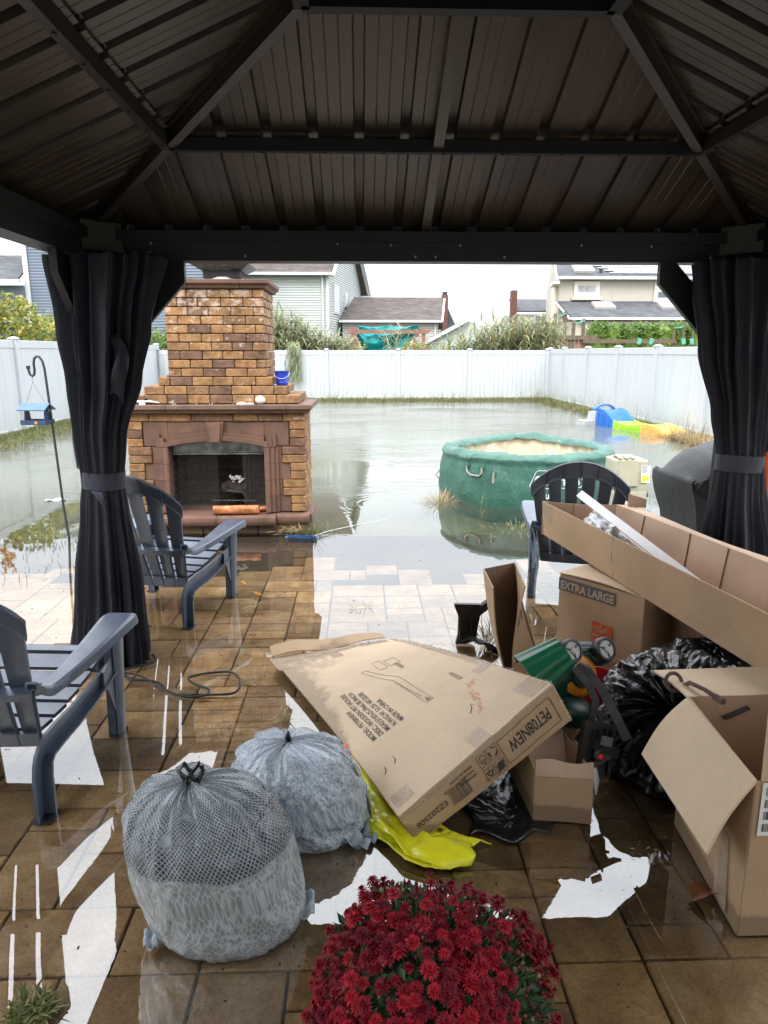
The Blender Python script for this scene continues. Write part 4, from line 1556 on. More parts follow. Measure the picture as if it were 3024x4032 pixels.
# mortar-dark cores
co = MB()
co.box((-1.235, FY+FD/2+.02, 1.72), (.76, FD-.06, .72))
co.box((-1.235, FY+FD/2+.02, 1.185), (1.16, FD-.06, .13))
co.box((-1.235, FY+FD/2+.02, 1.30), (.80, FD-.06, .12))
# body core is built round the open firebox
for (c, d) in (((-1.84, FY+FD/2+.02, .52), (.26, FD-.06, 1.0)), ((-.63, FY+FD/2+.02, .52), (.26, FD-.06, 1.0)), ((-1.235, FY+FD/2+.02, .92), (1.0, FD-.06, .2)), ((-1.235, FY+FD-.06, .45), (1.0, .06, .8)), ((-1.235, FY+FD/2+.02, .08), (1.4, FD-.06, .15))):
    co.box(c, d)
obj('core', co, M['soot'], Fp)
hh = .0712
for k in range(10):
    z = 1.348+k*hh
    course(-1.606, -.79, z, z+hh, FY, .186 if k % 2 else .105)
    side(-.79, 1, FY+.087, FY+FD, z, z+hh, .10 if k % 2 else .17)
    side(-1.606, -1, FY+.087, FY+FD, z, z+hh, .10 if k % 2 else .17, True)
for (xa, xb, z, yy, fst) in ((-1.695, -.738, 1.274, FY-.012, .10), (-1.815, -.617, 1.199, FY-.02, .17), (-1.93, -.507, 1.124, FY-.03, .12)):
    course(xa, xb, z, z+.0745, yy, fst, .187)
    side(xb, 1, yy+.087, FY+FD, z, z+.0745, .13, th=.12)
    side(xa, -1, yy+.087, FY+FD, z, z+.0745, .13, True, th=.12)
# long stones under the mantel
x = -2.0
for l in (.2, .36, .36, .21, .21, .19):
    e = min(x+l, -.472)
    brick(((x+e)/2, FY+.045, 1.006), (e-x-.005, .09, .066))
    x = e
def narrow(k):
    # bricks beside the arch and jambs, both sides mirrored
    pass
rows = [('n', 3), ('w', 2), ('n', 2), ('w', 2), ('n', 2)]
z = .972
for kind, n in rows:
    for _ in range(n):
        xi = -.607 if kind == 'n' else -.676
        for sg in (1, -1):
            a, b = xi, -.472
            if sg < 0:
                a, b = 2*FX+.472, 2*FX-xi
                b = 2*FX-xi
                a = -1.998
                a, b = min(a, b), max(a, b)
            brick(((a+b)/2, FY+.045, z-.0362), (b-a-.005, .09, .0675))
        z -= .0724
# side faces of the body
z = 0.0
k = 0
while z < 1.03:
    h_ = min(.0743, 1.04-z)
    side(-.472, 1, FY+.092, FY+FD, z, z+h_, .10 if k % 2 else .18)
    side(-1.998, -1, FY+.092, FY+FD, z, z+h_, .10 if k % 2 else .18, True)
    z += .0743
    k += 1
# base course below the hearth
x = -1.93
for l in (.25, .3, .28, .2, .27, .16):
    brick((x+l/2, FY-.005, .03), (l-.006, .09, .085))
    x += l
# back face
for k in range(14):
    sstuff.box((-1.235, FY+FD-.02, .037+k*.0743), (1.5, .03, .069))
for k in range(10):
    sstuff.box((-1.2, FY+FD-.02, 1.384+k*hh), (.8, .03, .067))
obj('rear_bricks', sstuff, BK, Fp, kind='stuff')

def moulding(name, prof, x0, x1, y0, y1, mat, cuts):
    """prof: (outset, z) list; ledge slab with moulded edge on front and sides, cut into stones"""
    xs_ = [x0]+cuts+[x1]
    for a, b in zip(xs_[:-1], xs_[1:]):
        ga = 0 if a == x0 else .002
        gb = 0 if b == x1 else .002
        mb = MB()
        vs = []
        n = len(prof)
        for (o_, z) in prof:
            ax = a+ga-(o_ if a == x0 else 0)
            bx_ = b-gb+(o_ if b == x1 else 0)
            vs += [(ax, y0-o_, z), (bx_, y0-o_, z), (bx_, y1, z), (ax, y1, z)]
        fs = [(0, 1, 2, 3), tuple(4*(n-1)+q for q in (3, 2, 1, 0))]
        for i in range(n-1):
            for q in range(4):
                fs.append((4*i+q, 4*i+(q+1) % 4, 4*i+4+(q+1) % 4, 4*i+4+q))
        mb.add(vs, fs)
        obj(name, mb, mat, Fp)
moulding('mantel_stone', [(.02, 1.042), (.035, 1.050), (.04, 1.062), (.052, 1.075), (.066, 1.082), (.068, 1.112), (.064, 1.1195)], -2.0, -.468, FY-.012, FY+FD+.02, M['ledge'], [-1.63, -1.02, -.62])
moulding('cap_stone', [(.008, 2.063), (.02, 2.07), (.026, 2.088), (.045, 2.098), (.052, 2.105), (.053, 2.13), (.048, 2.134)], -1.612, -.785, FY-.004, FY+FD+.01, M['brown'], [-1.40, -.975])
# metal top plate, flue and rain hood
pl = MB()
pl.slab(lambda u, v: (lerp(-1.57, -.82, u), lerp(FY+.03, FY+.64, v), 2.139+.006*math.sin(u*7)), 8, 2, .003)
obj('top_plate', pl, M['steel'], Fp, smooth=60)
fl = MB().lathe([(.17, 2.14), (.165, 2.16), (.16, 2.165)], (-1.14, FY+.25, 0), 24)
obj('flue_collar', fl, M['trim'], Fp, smooth=40)
bx('flue', (-1.14, FY+.25, 2.2), (.31, .31, .085), M['soot'], Fp)
hd = MB()
hd.prism([(0, 0)], lambda a, b: (0, 0, 0), lambda a, b: (0, 0, 0)) if False else None
def fr_(x, y, w0, w1, z0, z1):
    return [(x-w0, y-w0, z0), (x+w0, y-w0, z0), (x+w0, y+w0, z0), (x-w0, y+w0, z0), (x-w1, y-w1, z1), (x+w1, y-w1, z1), (x+w1, y+w1, z1), (x-w1, y+w1, z1)]
FS = [(0, 3, 2, 1), (4, 5, 6, 7), (0, 1, 5, 4), (1, 2, 6, 5), (2, 3, 7, 6), (3, 0, 4, 7)]
hd.add(fr_(-1.14, FY+.25, .165, .245, 2.215, 2.262), FS[:0]+[(0, 1, 5, 4), (1, 2, 6, 5), (2, 3, 7, 6), (3, 0, 4, 7), (0, 3, 2, 1)])
hd.add(fr_(-1.14, FY+.25, .245, .245, 2.262, 2.275), FS)
for sx in (-1, 1):
    for sy in (-1, 1):
        hd.box((-1.14+sx*.2, FY+.25+sy*.2, 2.31), (.02, .02, .08))
obj('smoke_shelf', hd, M['steel'], Fp)
obj('rain_hood', MB().add(fr_(-1.14, FY+.25, .30, .28, 2.345, 2.36), FS).add(fr_(-1.14, FY+.25, .28, .05, 2.361, 2.40), FS), M['steel'], Fp)

# arch lintel (two halves and keystone)
def archz(x, r0, crown):
    # segmental arch: crown height at centre, r0 at spring x=+-.41
    t = (x-FX)/.41
    return crown-(crown-r0)*t*t
def arch_half(x0, x1):
    mb = MB()
    n = 12
    # stepped mouldings: (inner offset above intrados, y)
    steps = [(0, FY+.06), (0, FY-.040), (.033, FY-.044), (.035, FY-.022), (.066, FY-.026), (.068, FY-.004), (.094, FY-.008), (.096, FY+.018)]
    rows_ = []
    for o_, y in steps:
        r = []
        for i in range(n+1):
            x = lerp(x0, x1, i/n)
            xo = x
            if abs(x-FX) > .405:
                pass
            zz = archz(max(FX-.44, min(FX+.44, x)), .762, .812)+o_
            r.append((x, y, min(zz, .95)))
        rows_.append(r)
    rows_.append([(lerp(x0, x1, i/n), FY+.018, .972) for i in range(n+1)])
    rows_.append([(lerp(x0, x1, i/n), FY+.10, .972) for i in range(n+1)])
    vs = [p for r in rows_ for p in r]
    fs = []
    for j in range(len(rows_)-1):
        for i in range(n):
            a = j*(n+1)+i
            fs.append((a, a+1, a+n+2, a+n+1))
    m_ = len(rows_)
    fs.append(tuple(j*(n+1) for j in range(m_)))
    fs.append(tuple(j*(n+1)+n for j in range(m_))[::-1])
    mb.add(vs, fs)
    obj('arch_stone', mb, M['brown'], Fp)
arch_half(-1.645, FX-.058)
arch_half(FX+.058, -.825)
for x0, x1 in ((-1.858, -1.647), (-.823, -.612)):
    bx('spandrel_stone', ((x0+x1)/2, FY+.055, .866), (x1-x0, .08, .214), M['brown'], Fp, bev=.004)
    # moulded band returning down to the jamb
    sgn = 1 if x0 > FX else -1
    for k, (o_, zz, dy) in enumerate(((.0, .80, -.032), (.035, .835, -.018), (.07, .868, -.006))):
        xx = (x0 if sgn > 0 else x1)+sgn*(.014+o_)
        obj('band', MB().box((xx, FY+.02+dy, (.757+zz)/2), (.033, .06, zz-.757)), M['brown'], Fp)
ks = MB()
ks.prism([(-.046, .795), (.046, .795), (.066, .97), (-.066, .97)], lambda a, b: (FX+a*1.12, FY+.03, b), lambda a, b: (FX+a*1.12, FY-.050, b))
ks.prism([(-.036, .803), (.036, .803), (.054, .962), (-.054, .962)], lambda a, b: (FX+a*1.1, FY-.048, b), lambda a, b: (FX+a, FY-.072, b))
obj('keystone', ks, M['brown'], Fp)
zj = .755
for k, wide in enumerate((0, 1, 0, 1)):
    z0 = zj-.1445
    for sg in (1, -1):
        xi = .41
        xo = .625 if wide else .555
        a = FX+sg*xi
        b = FX+sg*xo
        mb = MB()
        # three flutes on the inner edge
        pr = [(xi, .10), (xi, -.036), (xi+.012, -.044), (xi+.043, -.040), (xi+.046, -.020), (xi+.083, -.024), (xi+.086, -.002), (xi+.118, -.004), (xi+.120, .018), (xo, .018), (xo, .10)]
        mb.prism(pr, lambda p, q, sg=sg: (FX+sg*p, FY+q, z0+.0015), lambda p, q, sg=sg: (FX+sg*p, FY+q, zj-.0015))
        obj('jamb_stone', mb, M['brown'], Fp)
    zj = z0
# hearth stones, thick rounded front
def hearth(x0, x1, yf, z0=.077, z1=.165):
    mb = MB()
    pr = [(yf+.012, z0), (yf, z0+.02), (yf-.004, z0+.045), (yf+.002, z0+.07), (yf+.02, z1-.003), (yf+.05, z1), (FY+.35, z1+.004), (FY+.35, z0)]
    mb.prism(pr, lambda a, b: (x0+.002, a, b), lambda a, b: (x1-.002, a, b))
    obj('hearth_stone', mb, M['brown'], Fp, smooth=35)
hearth(-1.94, -1.76, FY-.07)
hearth(-1.76, -1.25, FY-.115)
hearth(-1.25, -.735, FY-.115)
hearth(-.735, -.445, FY-.07)
bx('hearth_side', (-.452, FY+.2, .118), (.05, .4, .085), M['brown'], Fp, bev=.01)
# firebox
fb = MB()
x0, x1, yb = FX-.43, FX+.43, FY+.5
fb.box((FX, yb+.01, .5), (.86, .02, .75))
fb.box((x0, FY+.30, .5), (.02, .42, .75), (0, 0, 0))
fb.box((x1, FY+.30, .5), (.02, .42, .75), (0, 0, 0))
fb.box((FX, FY+.30, .86), (.86, .42, .02))
obj('firebox', fb, M['soot'], Fp)
for r_ in range(8):
    for c_ in range(4):
        bx('firebrick', (FX-.32+c_*.215+(.05 if r_ % 2 else 0), yb-.006, .215+r_*.075), (.205, .012, .068), M['soot'], Fp, bev=.003)
for r_ in range(7):
    for c_ in range(2):
        bx('firebrick', (x0+.016, FY+.18+c_*.2, .215+r_*.075), (.012, .19, .068), M['soot'], Fp, bev=.003)
hm = MB()
hm.slab(lambda u, v: (lerp(FX-.40, FX+.41, u), FY+.10-.015*v, lerp(.835, .70, v)), 10, 3, .004)
hm.tube([(FX-.40, FY+.085, .70), (FX+.41, FY+.085, .70)], .008, 8)
hm.tube([(FX-.40, FY+.085, .682), (FX+.41, FY+.085, .682)], .006, 8)
obj('hood', hm, M['steel'], Fp, smooth=40)
# pleated mesh spark curtains on both sides
def meshcurtain(xa, xb):
    mb = MB()
    n = 38
    for i in range(n):
        x = lerp(xa, xb, i/(n-1))
        y = FY+.10+.010*math.sin(i*.9)
        mb.tube([(x, y, .68), (x+.002*math.sin(i), y+.004, .45), (x, y, .185)], .0008, 3, False)
    for k in range(30):
        z = .19+k*.0162
        mb.tube([(lerp(xa, xb, i/12), FY+.10+.010*math.sin(i*3.0), z+.002*math.sin(i*2+k)) for i in range(13)], .0008, 3, False)
    obj('spark_mesh', mb, M['dark_mesh'], Fp)
meshcurtain(FX-.37, FX-.02)
meshcurtain(FX+.20, FX+.39)
gr = MB()
gr.tube([(FX-.13, FY+.28, .225), (FX+.28, FY+.28, .22)], .008, 6)
for k in range(5):
    gr.tube([(FX-.1+k*.085, FY+.2, .25), (FX-.1+k*.085, FY+.22, .215), (FX-.1+k*.085, FY+.42, .215)], .006, 6)
gr.tube([(FX+.02, FY+.25, .32), (FX+.16, FY+.27, .30), (FX+.2, FY+.27, .24)], .012, 6)
obj('fire_grate', gr, M['iron'], Fp)
# things on and in it
bl = MB()
bl.tube([(FX-.02, FY+.34, .33), (FX+.02, FY+.33, .335), (FX+.15, FY+.32, .33), (FX+.18, FY+.32, .32)], [.05, .062, .06, .045], 10)
bl.box((FX+.08, FY+.30, .37), (.13, .08, .05), (.1, .2, .1))
tag(obj('charred_log', bl, M['soot'], smooth=50), 'burnt black log lying on the grate inside the firebox', 'log')
ash = MB()
ra = random.Random(3)
for k in range(14):
    leaf(ash, Vector((FX+.10+ra.uniform(-.05, .05), FY+.30, .40+ra.uniform(-.01, .03))), Vector((ra.uniform(-1, 1), ra.uniform(-.5, .2), ra.uniform(-.2, .8))), Vector((0, -1, .5)), .04, .03)
tag(obj('crumpled_paper', ash, M['foam']), 'crumpled pale paper on the burnt log in the firebox', 'paper')
lg = MB()
rl = random.Random(8)
pts = []
def logf(u, v):
    a = 2*PI*u
    r = .043*(1+.10*math.sin(3*a+1)+.08*fbm((math.cos(a)*2, math.sin(a)*2, v*6), 1.3))
    x = lerp(-1.275, -.885, v)
    return (x, 6.085+.02*v+r*math.cos(a), .213+r*.86*math.sin(a))
lg.grid(logf, 20, 24, True)
lg.add([logf(i/20, 0) for i in range(20)], [tuple(range(20))[::-1]])
lg.add([logf(i/20, 1) for i in range(20)], [tuple(range(20))])
tag(obj('firewood_log', lg, M['log'], smooth=50), 'peeled orange firewood log lying on the hearth in front of the firebox', 'log')
sl = MB().tube([(-.90, 6.20, .19), (-.82, 6.22, .195)], .022, 8)
tag(obj('kindling', sl, M['log'], smooth=50), 'short dark stub of wood at the right end of the orange log', 'log')

bk = thing('blue_bucket', 'small bright blue bucket standing on the right step of the chimney', 'bucket', (-.668, 6.28, 1.274))
bm_ = MB().lathe([(.046, 0), (.05, .004), (.052, .02), (.055, .022), (.053, .026), (.062, .108), (.067, .112), (.067, .120), (.060, .120), (.058, .112), (.048, .01), (0, .01)], (-.668, 6.28, 1.275), 28)
obj('pail', bm_, M['blue'], bk, smooth=35)
hn = MB().tube([(-.668-.068*math.cos(a), 6.28-.068*math.sin(a)*.5-.03*math.sin(a), 1.385-.055*math.sin(a)) for a in [PI*i/12 for i in range(13)]], .0018, 5)
obj('handle', hn, M['foam'], bk)

def shell_flat(x, y, w, h, label):
    mb = MB()
    def f(u, v):
        a = 2*PI*u
        r = math.sin(v*PI/2)
        return (x+w*r*math.cos(a), y+w*.6*r*math.sin(a), 1.121+h*math.cos(v*PI/2)*(1+.1*math.sin(9*a)))
    mb.grid(f, 24, 6, True)
    tag(obj('seashell', mb, M['shell'], smooth=180), label, 'seashell')
shell_flat(-1.0, 6.12, .045, .018, 'larger flat white shell, left one of a pair on the mantel')
shell_flat(-.925, 6.13, .034, .012, 'smaller flat white shell beside the ribbed round shell on the mantel')
rs_ = MB()
def rsh(u, v):
    a, b = 2*PI*u, PI*v
    r = .042*(1+.07*math.sin(12*a)*math.sin(14*b))
    return (-.84+r*1.0*math.sin(b)*math.cos(a)+.008*math.cos(b), 6.12+.75*r*math.sin(b)*math.sin(a), 1.155-.84*r*math.cos(b)+.004*math.cos(a))
rs_.grid(rsh, 48, 20, True)
tag(obj('seashell', rs_, M['shell'], smooth=180), 'chunky knobbly white shell near the right end of the mantel', 'seashell')
sp_ = thing('lawn_sprinkler', 'white lawn sprinkler with black knob lying at the left end of the mantel', 'sprinkler', (-1.82, 6.12, 1.12))
obj('arm', MB().tube([(-1.87, 6.10, 1.145), (-1.78, 6.11, 1.148), (-1.66, 6.13, 1.130)], [.010, .012, .004], 8), M['white'], sp_, smooth=60)
obj('base', MB().lathe([(.03, 0), (.02, .02), (.012, .03)], (-1.83, 6.11, 1.121), 14), M['white'], sp_, smooth=60)
obj('knob', MB().lathe([(.014, 0), (.018, .005), (.018, .012), (.008, .018)], (-1.80, 6.11, 1.158), 12), M['black_plastic'], sp_)
deb = MB()
for k in range(7):
    x = ra.uniform(-1.6, -1.05)
    deb.box((x, 6.11+ra.uniform(-.02, .03), 1.124), (.01, .008, .006), (ra.random(), ra.random(), ra.random()))
tag(obj('shell_crumbs', deb, M['shell']), 'scattered white crumbs along the middle of the mantel', 'debris')
# ------------------------------------------------------------------ adirondack chairs
CM = M['chair']
def make_chair(label, group):
    t = thing('adirondack_chair', label, 'chair', (0, 0, 0), 0, group)
    # local frame: +y is the way the chair faces; rear feet at y=0
    def back_pt(x, z):
        """surface of the reclined, slightly dished back"""
        t_ = (z-.20)/.74
        y = .135-.33*t_+.05*t_*t_ - .0
        return Vector((x, y+.55*x*x*(.4+.6*t_)*1.2, z))
    def hw(z):     # half width of the back
        t_ = max(0, min(1, (z-.22)/.55))
        return .215+.088*t_**.9
    def ztop(x):
        return .925-1.75*x*x-.9*abs(x)**3
    # six slats, each separate
    n = 6
    for k in range(n):
        def fn(u, v, k=k):
            # u across, v up
            zb = .235
            f0, f1 = -1+2*k/n, -1+2*(k+1)/n
            g_ = .075
            f = lerp(f0+g_*.5, f1-g_*.5, u)
            xm_ = (f0+f1)/2*.30
            zt_ = ztop(f*.30)-.012
            z = lerp(zb, zt_, v)
            x = f*hw(z)
            p = back_pt(x, z)
            p.y += .006*math.sin(PI*u)
            return p
        mb = MB()
        mb.slab(fn, 4, 14, .012)
        obj('backrest_slat', mb, CM, t, smooth=50)
    # arched top band behind the slats
    mb = MB()
    def band(u, v):
        f = lerp(-1, 1, u)
        zt_ = ztop(f*.30)
        z = lerp(zt_-.105+.03*abs(f), zt_, v)
        x = f*hw(z)*1.005
        p = back_pt(x, z)
        p.y -= .009+(.006 if v > .9 or v < .08 else 0)
        return p
    mb.slab(band, 28, 8, .010)
    obj('top_band', mb, CM, t, smooth=40)
    for k in range(1, n):
        f = -1+2*k/n
        for s_ in (-.018, .018):
            mb = MB()
            a = ztop((f+s_)*.30)
            q = [back_pt((f+s_)*hw(a-.02-.1*i/3), a-.01-.09*i/3)+Vector((0, -.018, 0)) for i in range(4)]
            mb.tube(q, .004, 5)
            obj('rib', mb, CM, t, smooth=60)
    # cross band at arm height and lower band
    for (za, zb_, dy, nm) in ((.445, .475, -.025, 'arm_rail'), (.212, .275, -.012, 'lower_band')):
        mb = MB()
        def cb(u, v):
            f = lerp(-1, 1, u)
            z = lerp(za, zb_, v)
            p = back_pt(f*hw(z), z)
            p.y += dy
            return p
        mb.slab(cb, 20, 2, .035 if nm == 'arm_rail' else .014)
        obj(nm, mb, CM, t, smooth=40)
    # vertical stiffening ribs on the back of the lower part
    mb = MB()
    for k in range(n+1):
        f = -1+2*k/n
        f *= .985
        q = [back_pt(f*hw(z), z)+Vector((0, -.014, 0)) for z in (.215, .26, .3, .34, .38, .42, .46)]
        mb.tube(q, .0075, 5)
    obj('stiffeners', mb, CM, t, smooth=60)
    # seat slats
    def seat_z(y):
        return .262+.13*((y-.10)/.48) - .055*math.sin(max(0, min(1, (y-.08)/.5))*PI)*.5
    ys_ = [.125+.082*i for i in range(7)]
    for i in range(6):
        def fn(u, v, i=i):
            y = lerp(ys_[i]+.004, ys_[i+1]-.006, v)
            hw_ = .205+.075*((y-.1)/.5)
            x = lerp(-hw_, hw_, u)
            z = seat_z(y)+.006*(1-v)
            if i == 5:
                z -= .03*v*v
            return (x, y, z)
        mb = MB()
        mb.slab(fn, 8, 4, .016)
        obj('seat_slat', mb, CM, t, smooth=50)
    mb = MB()
    mb.slab(lambda u, v: (lerp(-.275, .275, u), .612+.008*math.sin(PI*v), lerp(.372, .30, v)), 6, 4, .012)
    obj('front_apron', mb, CM, t, smooth=50)
    for s_ in (-1, 1):
        # side stringer that curves down into the rear leg (L section)
        path = [(.245, -.005, 0), (.243, .0, .07), (.238, .012, .15), (.233, .035, .205), (.232, .08, .240), (.237, .16, .252), (.248, .27, .262), (.262, .38, .285), (.275, .48, .31), (.284, .56, .33)]
        mb = MB()
        def sec(u, v, out=True):
            m = v*(len(path)-1)
            i = min(int(m), len(path)-2)
            f = m-i
            p = Vector(path[i]).lerp(Vector(path[i+1]), f)
            tg = (Vector(path[i+1])-Vector(path[i])).normalized()
            up = Vector((0, -tg.z, tg.y)).normalized()
            wd = .038+.012*math.sin(v*PI)
            return p, up, wd
        def web(u, v):
            p, up, wd = sec(u, v)
            q = p+up*lerp(-wd, wd*.6, u)
            return (s_*(q.x+.012*u), q.y, max(0, q.z))
        mb.slab(web, 3, 26, .011)
        def flange(u, v):
            p, up, wd = sec(u, v)
            q = p+up*(-wd if v < .35 else -wd)
            q = q+Vector((lerp(-.004, .046, u)*(1.0-.35*v), 0, 0))
            return (s_*q.x, q.y, max(0, q.z))
        mb.slab(flange, 3, 26, .009)
        mb.box((s_*(.262), .018, .005), (.058, .075, .010))
        obj('rear_leg', mb, CM, t, smooth=50)
        # front leg, U section, tapering downwards, with a gusset arch to the stringer
        mb = MB()
        def fl(u, v):
            z = lerp(.475, 0, v)
            a = lerp(-1, 1, u)
            wd = lerp(.055, .030, v)
            x = .305-.012*v+.0*a
            y = .600-.02*v+a*wd
            return (s_*(x+.014*(1-a*a)), y, z)
        mb.slab(fl, 8, 10, .011)
        mb.slab(lambda u, v: (s_*(.303-.012*v-.032*u), .600-.02*v-lerp(.055, .030, v), lerp(.475, 0, v)), 2, 10, .009)
        mb.slab(lambda u, v: (s_*(.303-.012*v-.032*u), .600-.02*v+lerp(.055, .030, v), lerp(.475, 0, v)), 2, 10, .009)
        mb.box((s_*.288, .580, .005), (.05, .07, .010))
        obj('front_leg', mb, CM, t, smooth=50)
        mb = MB()
        pr = []
        for i in range(9):
            a = PI/2*i/8
            pr.append((.545-.10*math.sin(a)*1.0, .30-.13*math.cos(a)))
        pr = [(.56, .10)]+[(.545-.085*(i/8)**.8, .12+.145*math.sin(PI/2*i/8)) for i in range(9)]+[(.46, .33), (.56, .36)]
        mb.prism(pr, lambda a, b: (s_*.290, a, b), lambda a, b: (s_*.300, a, b))
        obj('leg_gusset', mb, CM, t, smooth=40)
        # arm: narrow at the back, wide paddle at the front, turned-down rim
        mb = MB()
        def arm(u, v):
            y = lerp(.02, .665, v)
            c = .262+.045*math.sin(min(1, v*1.15)*PI*.5)+.006*v
            wd = lerp(.020, .072, min(1, v**1.1*1.15))*(1 if v < .93 else math.cos((v-.93)/.07*.9))
            x = c+(u*2-1)*wd
            z = .452+.055*(1-math.cos(v*PI))/2
            if v < .12:
                z += .05*(1-v/.12)**2
            e_ = abs(u*2-1)
            if e_ > .95:
                z -= .030
            elif e_ > .8:
                z -= .002
            if v > .985:
                z -= .028
            return (s_*x, y, z)
        mb.slab(arm, 16, 28, .009)
        obj('armrest', mb, CM, t, smooth=45)
    return t
grp = 'slate blue resin adirondack chairs'
c1 = make_chair('slate blue plastic adirondack chair nearest at the left edge of the picture', grp)
dup(c1, (-1.118, 3.96, -.03), R(-14), 'slate blue plastic adirondack chair facing the brick fireplace beside the left curtain', grp)
dup(c1, (1.385, 4.27, -.03), R(-3), 'slate blue plastic adirondack chair in front of the green hot tub, behind the boxes', grp)
c1.location = (-1.348, 2.19, -.012)
c1.rotation_euler = (0, 0, R(-4))
bpy.data.objects['adirondack_chair.001'].location = (-1.265, 3.98, -.02)
bpy.data.objects['adirondack_chair.002'].location = (1.375, 4.33, -.015)
bpy.data.objects['adirondack_chair.002'].rotation_euler = (0, 0, R(-16))

# ------------------------------------------------------------------ inflatable hot tub
TX, TY, TR = 1.87, 7.85, .97
Tb = thing('inflatable_hot_tub', 'big green inflatable hot tub with cream liner standing in the flood', 'hot tub', (TX, TY, 0))
def oct_(a, k=.055):
    return 1+k*(math.cos(8*a+.4))*.28+.0
def ztub(a):
    # slumped rim: high at the back, low in front
    return .540-.006*math.sin(a)+.045*max(0, math.cos(a-1.35))**10+.006*math.sin(5*a)+.003*math.sin(11*a+1)
mb = MB()
NA, NP = 160, 30
def tubf(u, v):
    a = 2*PI*u
    r0 = TR*(1-.030*(1-abs(math.cos(3*a+.35))))
    zt_ = ztub(a)
    fl_ = .010*math.cos(24*a)
    # profile: bottom outside -> top outside -> inner lip
    if v < .55:
        t = v/.55
        z = lerp(-.14, zt_-.07, t)
        r = r0*(.955+.05*math.sin(PI*min(1, t*.9+.1)))+fl_*math.sin(PI*t)**.5+.011*fbm((a*3, t*3, 1), 1.2)+.004*fbm((a*9, t*7, 2), 1.3)-.010*math.exp(-(math.sin(12*a)/.12)**2)
        r -= .03*max(0, 1-t*6)*(.5+.5*math.cos(24*a))
    else:
        t = (v-.55)/.45
        aa = t*PI*.92
        cr_ = .105
        r = r0*.98-cr_*.8+cr_*.8*math.cos(aa)*1.0 - .03*t
        z = zt_-.07+.075*math.sin(aa)+.018*fbm((a*4, t*2, 5), 1.5)+.010*fbm((a*14, t*3, 8), 1.2)
    return (TX+r*math.cos(a), TY+r*math.sin(a), z)
mb.grid(tubf, NA, NP, True)
obj('outer_wall', mb, M['tub'], Tb, smooth=180, fix=False)
mb = MB()
def inn(u, v):
    a = 2*PI*u
    r = TR*.80+.022*abs(math.sin(15*a))*(1-.3*v)-.02*v
    z = lerp(ztub(a)-.02, -.10, v)-.02*abs(math.sin(15*a))*(1-v)
    return (TX+r*math.cos(a), TY+r*math.sin(a), z)
mb.grid(inn, 240, 12, True)
mb.add([(TX+.8*math.cos(2*PI*k/40), TY+.8*math.sin(2*PI*k/40), -.09) for k in range(40)], [tuple(range(40))])
obj('liner', mb, M['tub_in'], Tb, smooth=180, fix=False)
def tubp(x, z, off=.0):
    """point on the front wall of the tub"""
    for it in range(1):
        a = -PI/2
    dx = (x-TX)/TR
    a = -math.acos(max(-1, min(1, dx)))
    p = Vector(tubf((a/(2*PI)) % 1, max(0, min(.55, (z+.14)/(ztub(a)+.07)*.55))))
    n = Vector((math.cos(a), math.sin(a), 0))
    return p+n*off
def hand(xa, xb, z):
    pa, pb = tubp(xa, z, .012), tubp(xb, z, .012)
    n = Vector((0, -1, 0))
    hmb = MB()
    hmb.tube([pa, pa+n*.012+Vector((0, 0, -.05)), pa.lerp(pb, .2)+n*.035+Vector((0, 0, -.085)), pa.lerp(pb, .8)+n*.035+Vector((0, 0, -.085)), pb+n*.012+Vector((0, 0, -.05)), pb], .010, 8)
    h = obj('handle', hmb, M['strap'], Tb, smooth=60)
    for p in (pa, pb):
        Mx = (p-Vector((TX, TY, p.z))).to_track_quat('Z', 'Y').to_matrix()
        obj('patch', MB().lathe([(.034, -.006), (.034, .001), (.02, .006), (.0, .007)], p, 20, Mx), M['tub'], h, smooth=50)
hand(1.09, 1.235, .40)
p = tubp(1.345, .36, .012)
s_ = obj('strap', MB().box(p+Vector((0, -.012, -.045)), (.022, .008, .11)), M['strap'], Tb)
obj('patch', MB().lathe([(.034, -.006), (.034, .001), (.02, .006), (0, .007)], p, 20, (p-Vector((TX, TY, p.z))).to_track_quat('Z', 'Y').to_matrix()), M['tub'], s_)
hk = MB().tube([Vector(tubf(.47, .3))+Vector((-.0, 0, .05)), Vector(tubf(.47, .3))+Vector((-.05, -.01, -.02)), Vector(tubf(.47, .3))+Vector((0, 0, -.07))], .008, 6)
obj('handle', hk, M['strap'], Tb)
def wrap(x0, z0):
    def f(a, b):
        return tubp(x0+a*.98, z0+b, .006)
    return f
obj('logo_text', text_mb('Coleman', (0, 0, 0), (1, 0, 0), (0, 0, 1), .135, surf=wrap(1.73, .255)), M['white_label'], Tb)
fm = MB()
fr1 = [(1.70, .225), (2.22, .225), (2.25, .25), (2.22, .39), (2.19, .40), (1.78, .40), (1.75, .385), (1.69, .25)]
pts_ = []
for i in range(len(fr1)):
    a, b = fr1[i], fr1[(i+1) % len(fr1)]
    for k in range(8):
        pts_.append(tubp(lerp(a[0], b[0], k/8), lerp(a[1], b[1], k/8), .006))
fm.tube(pts_+[pts_[0]], .0035, 5)
obj('logo_frame', fm, M['white_label'], Tb)
obj('logo_text', text_mb('SaluSpa', (0, 0, 0), (1, 0, 0), (0, 0, 1), .095, surf=wrap(1.74, .125)), M['white_label'], Tb)

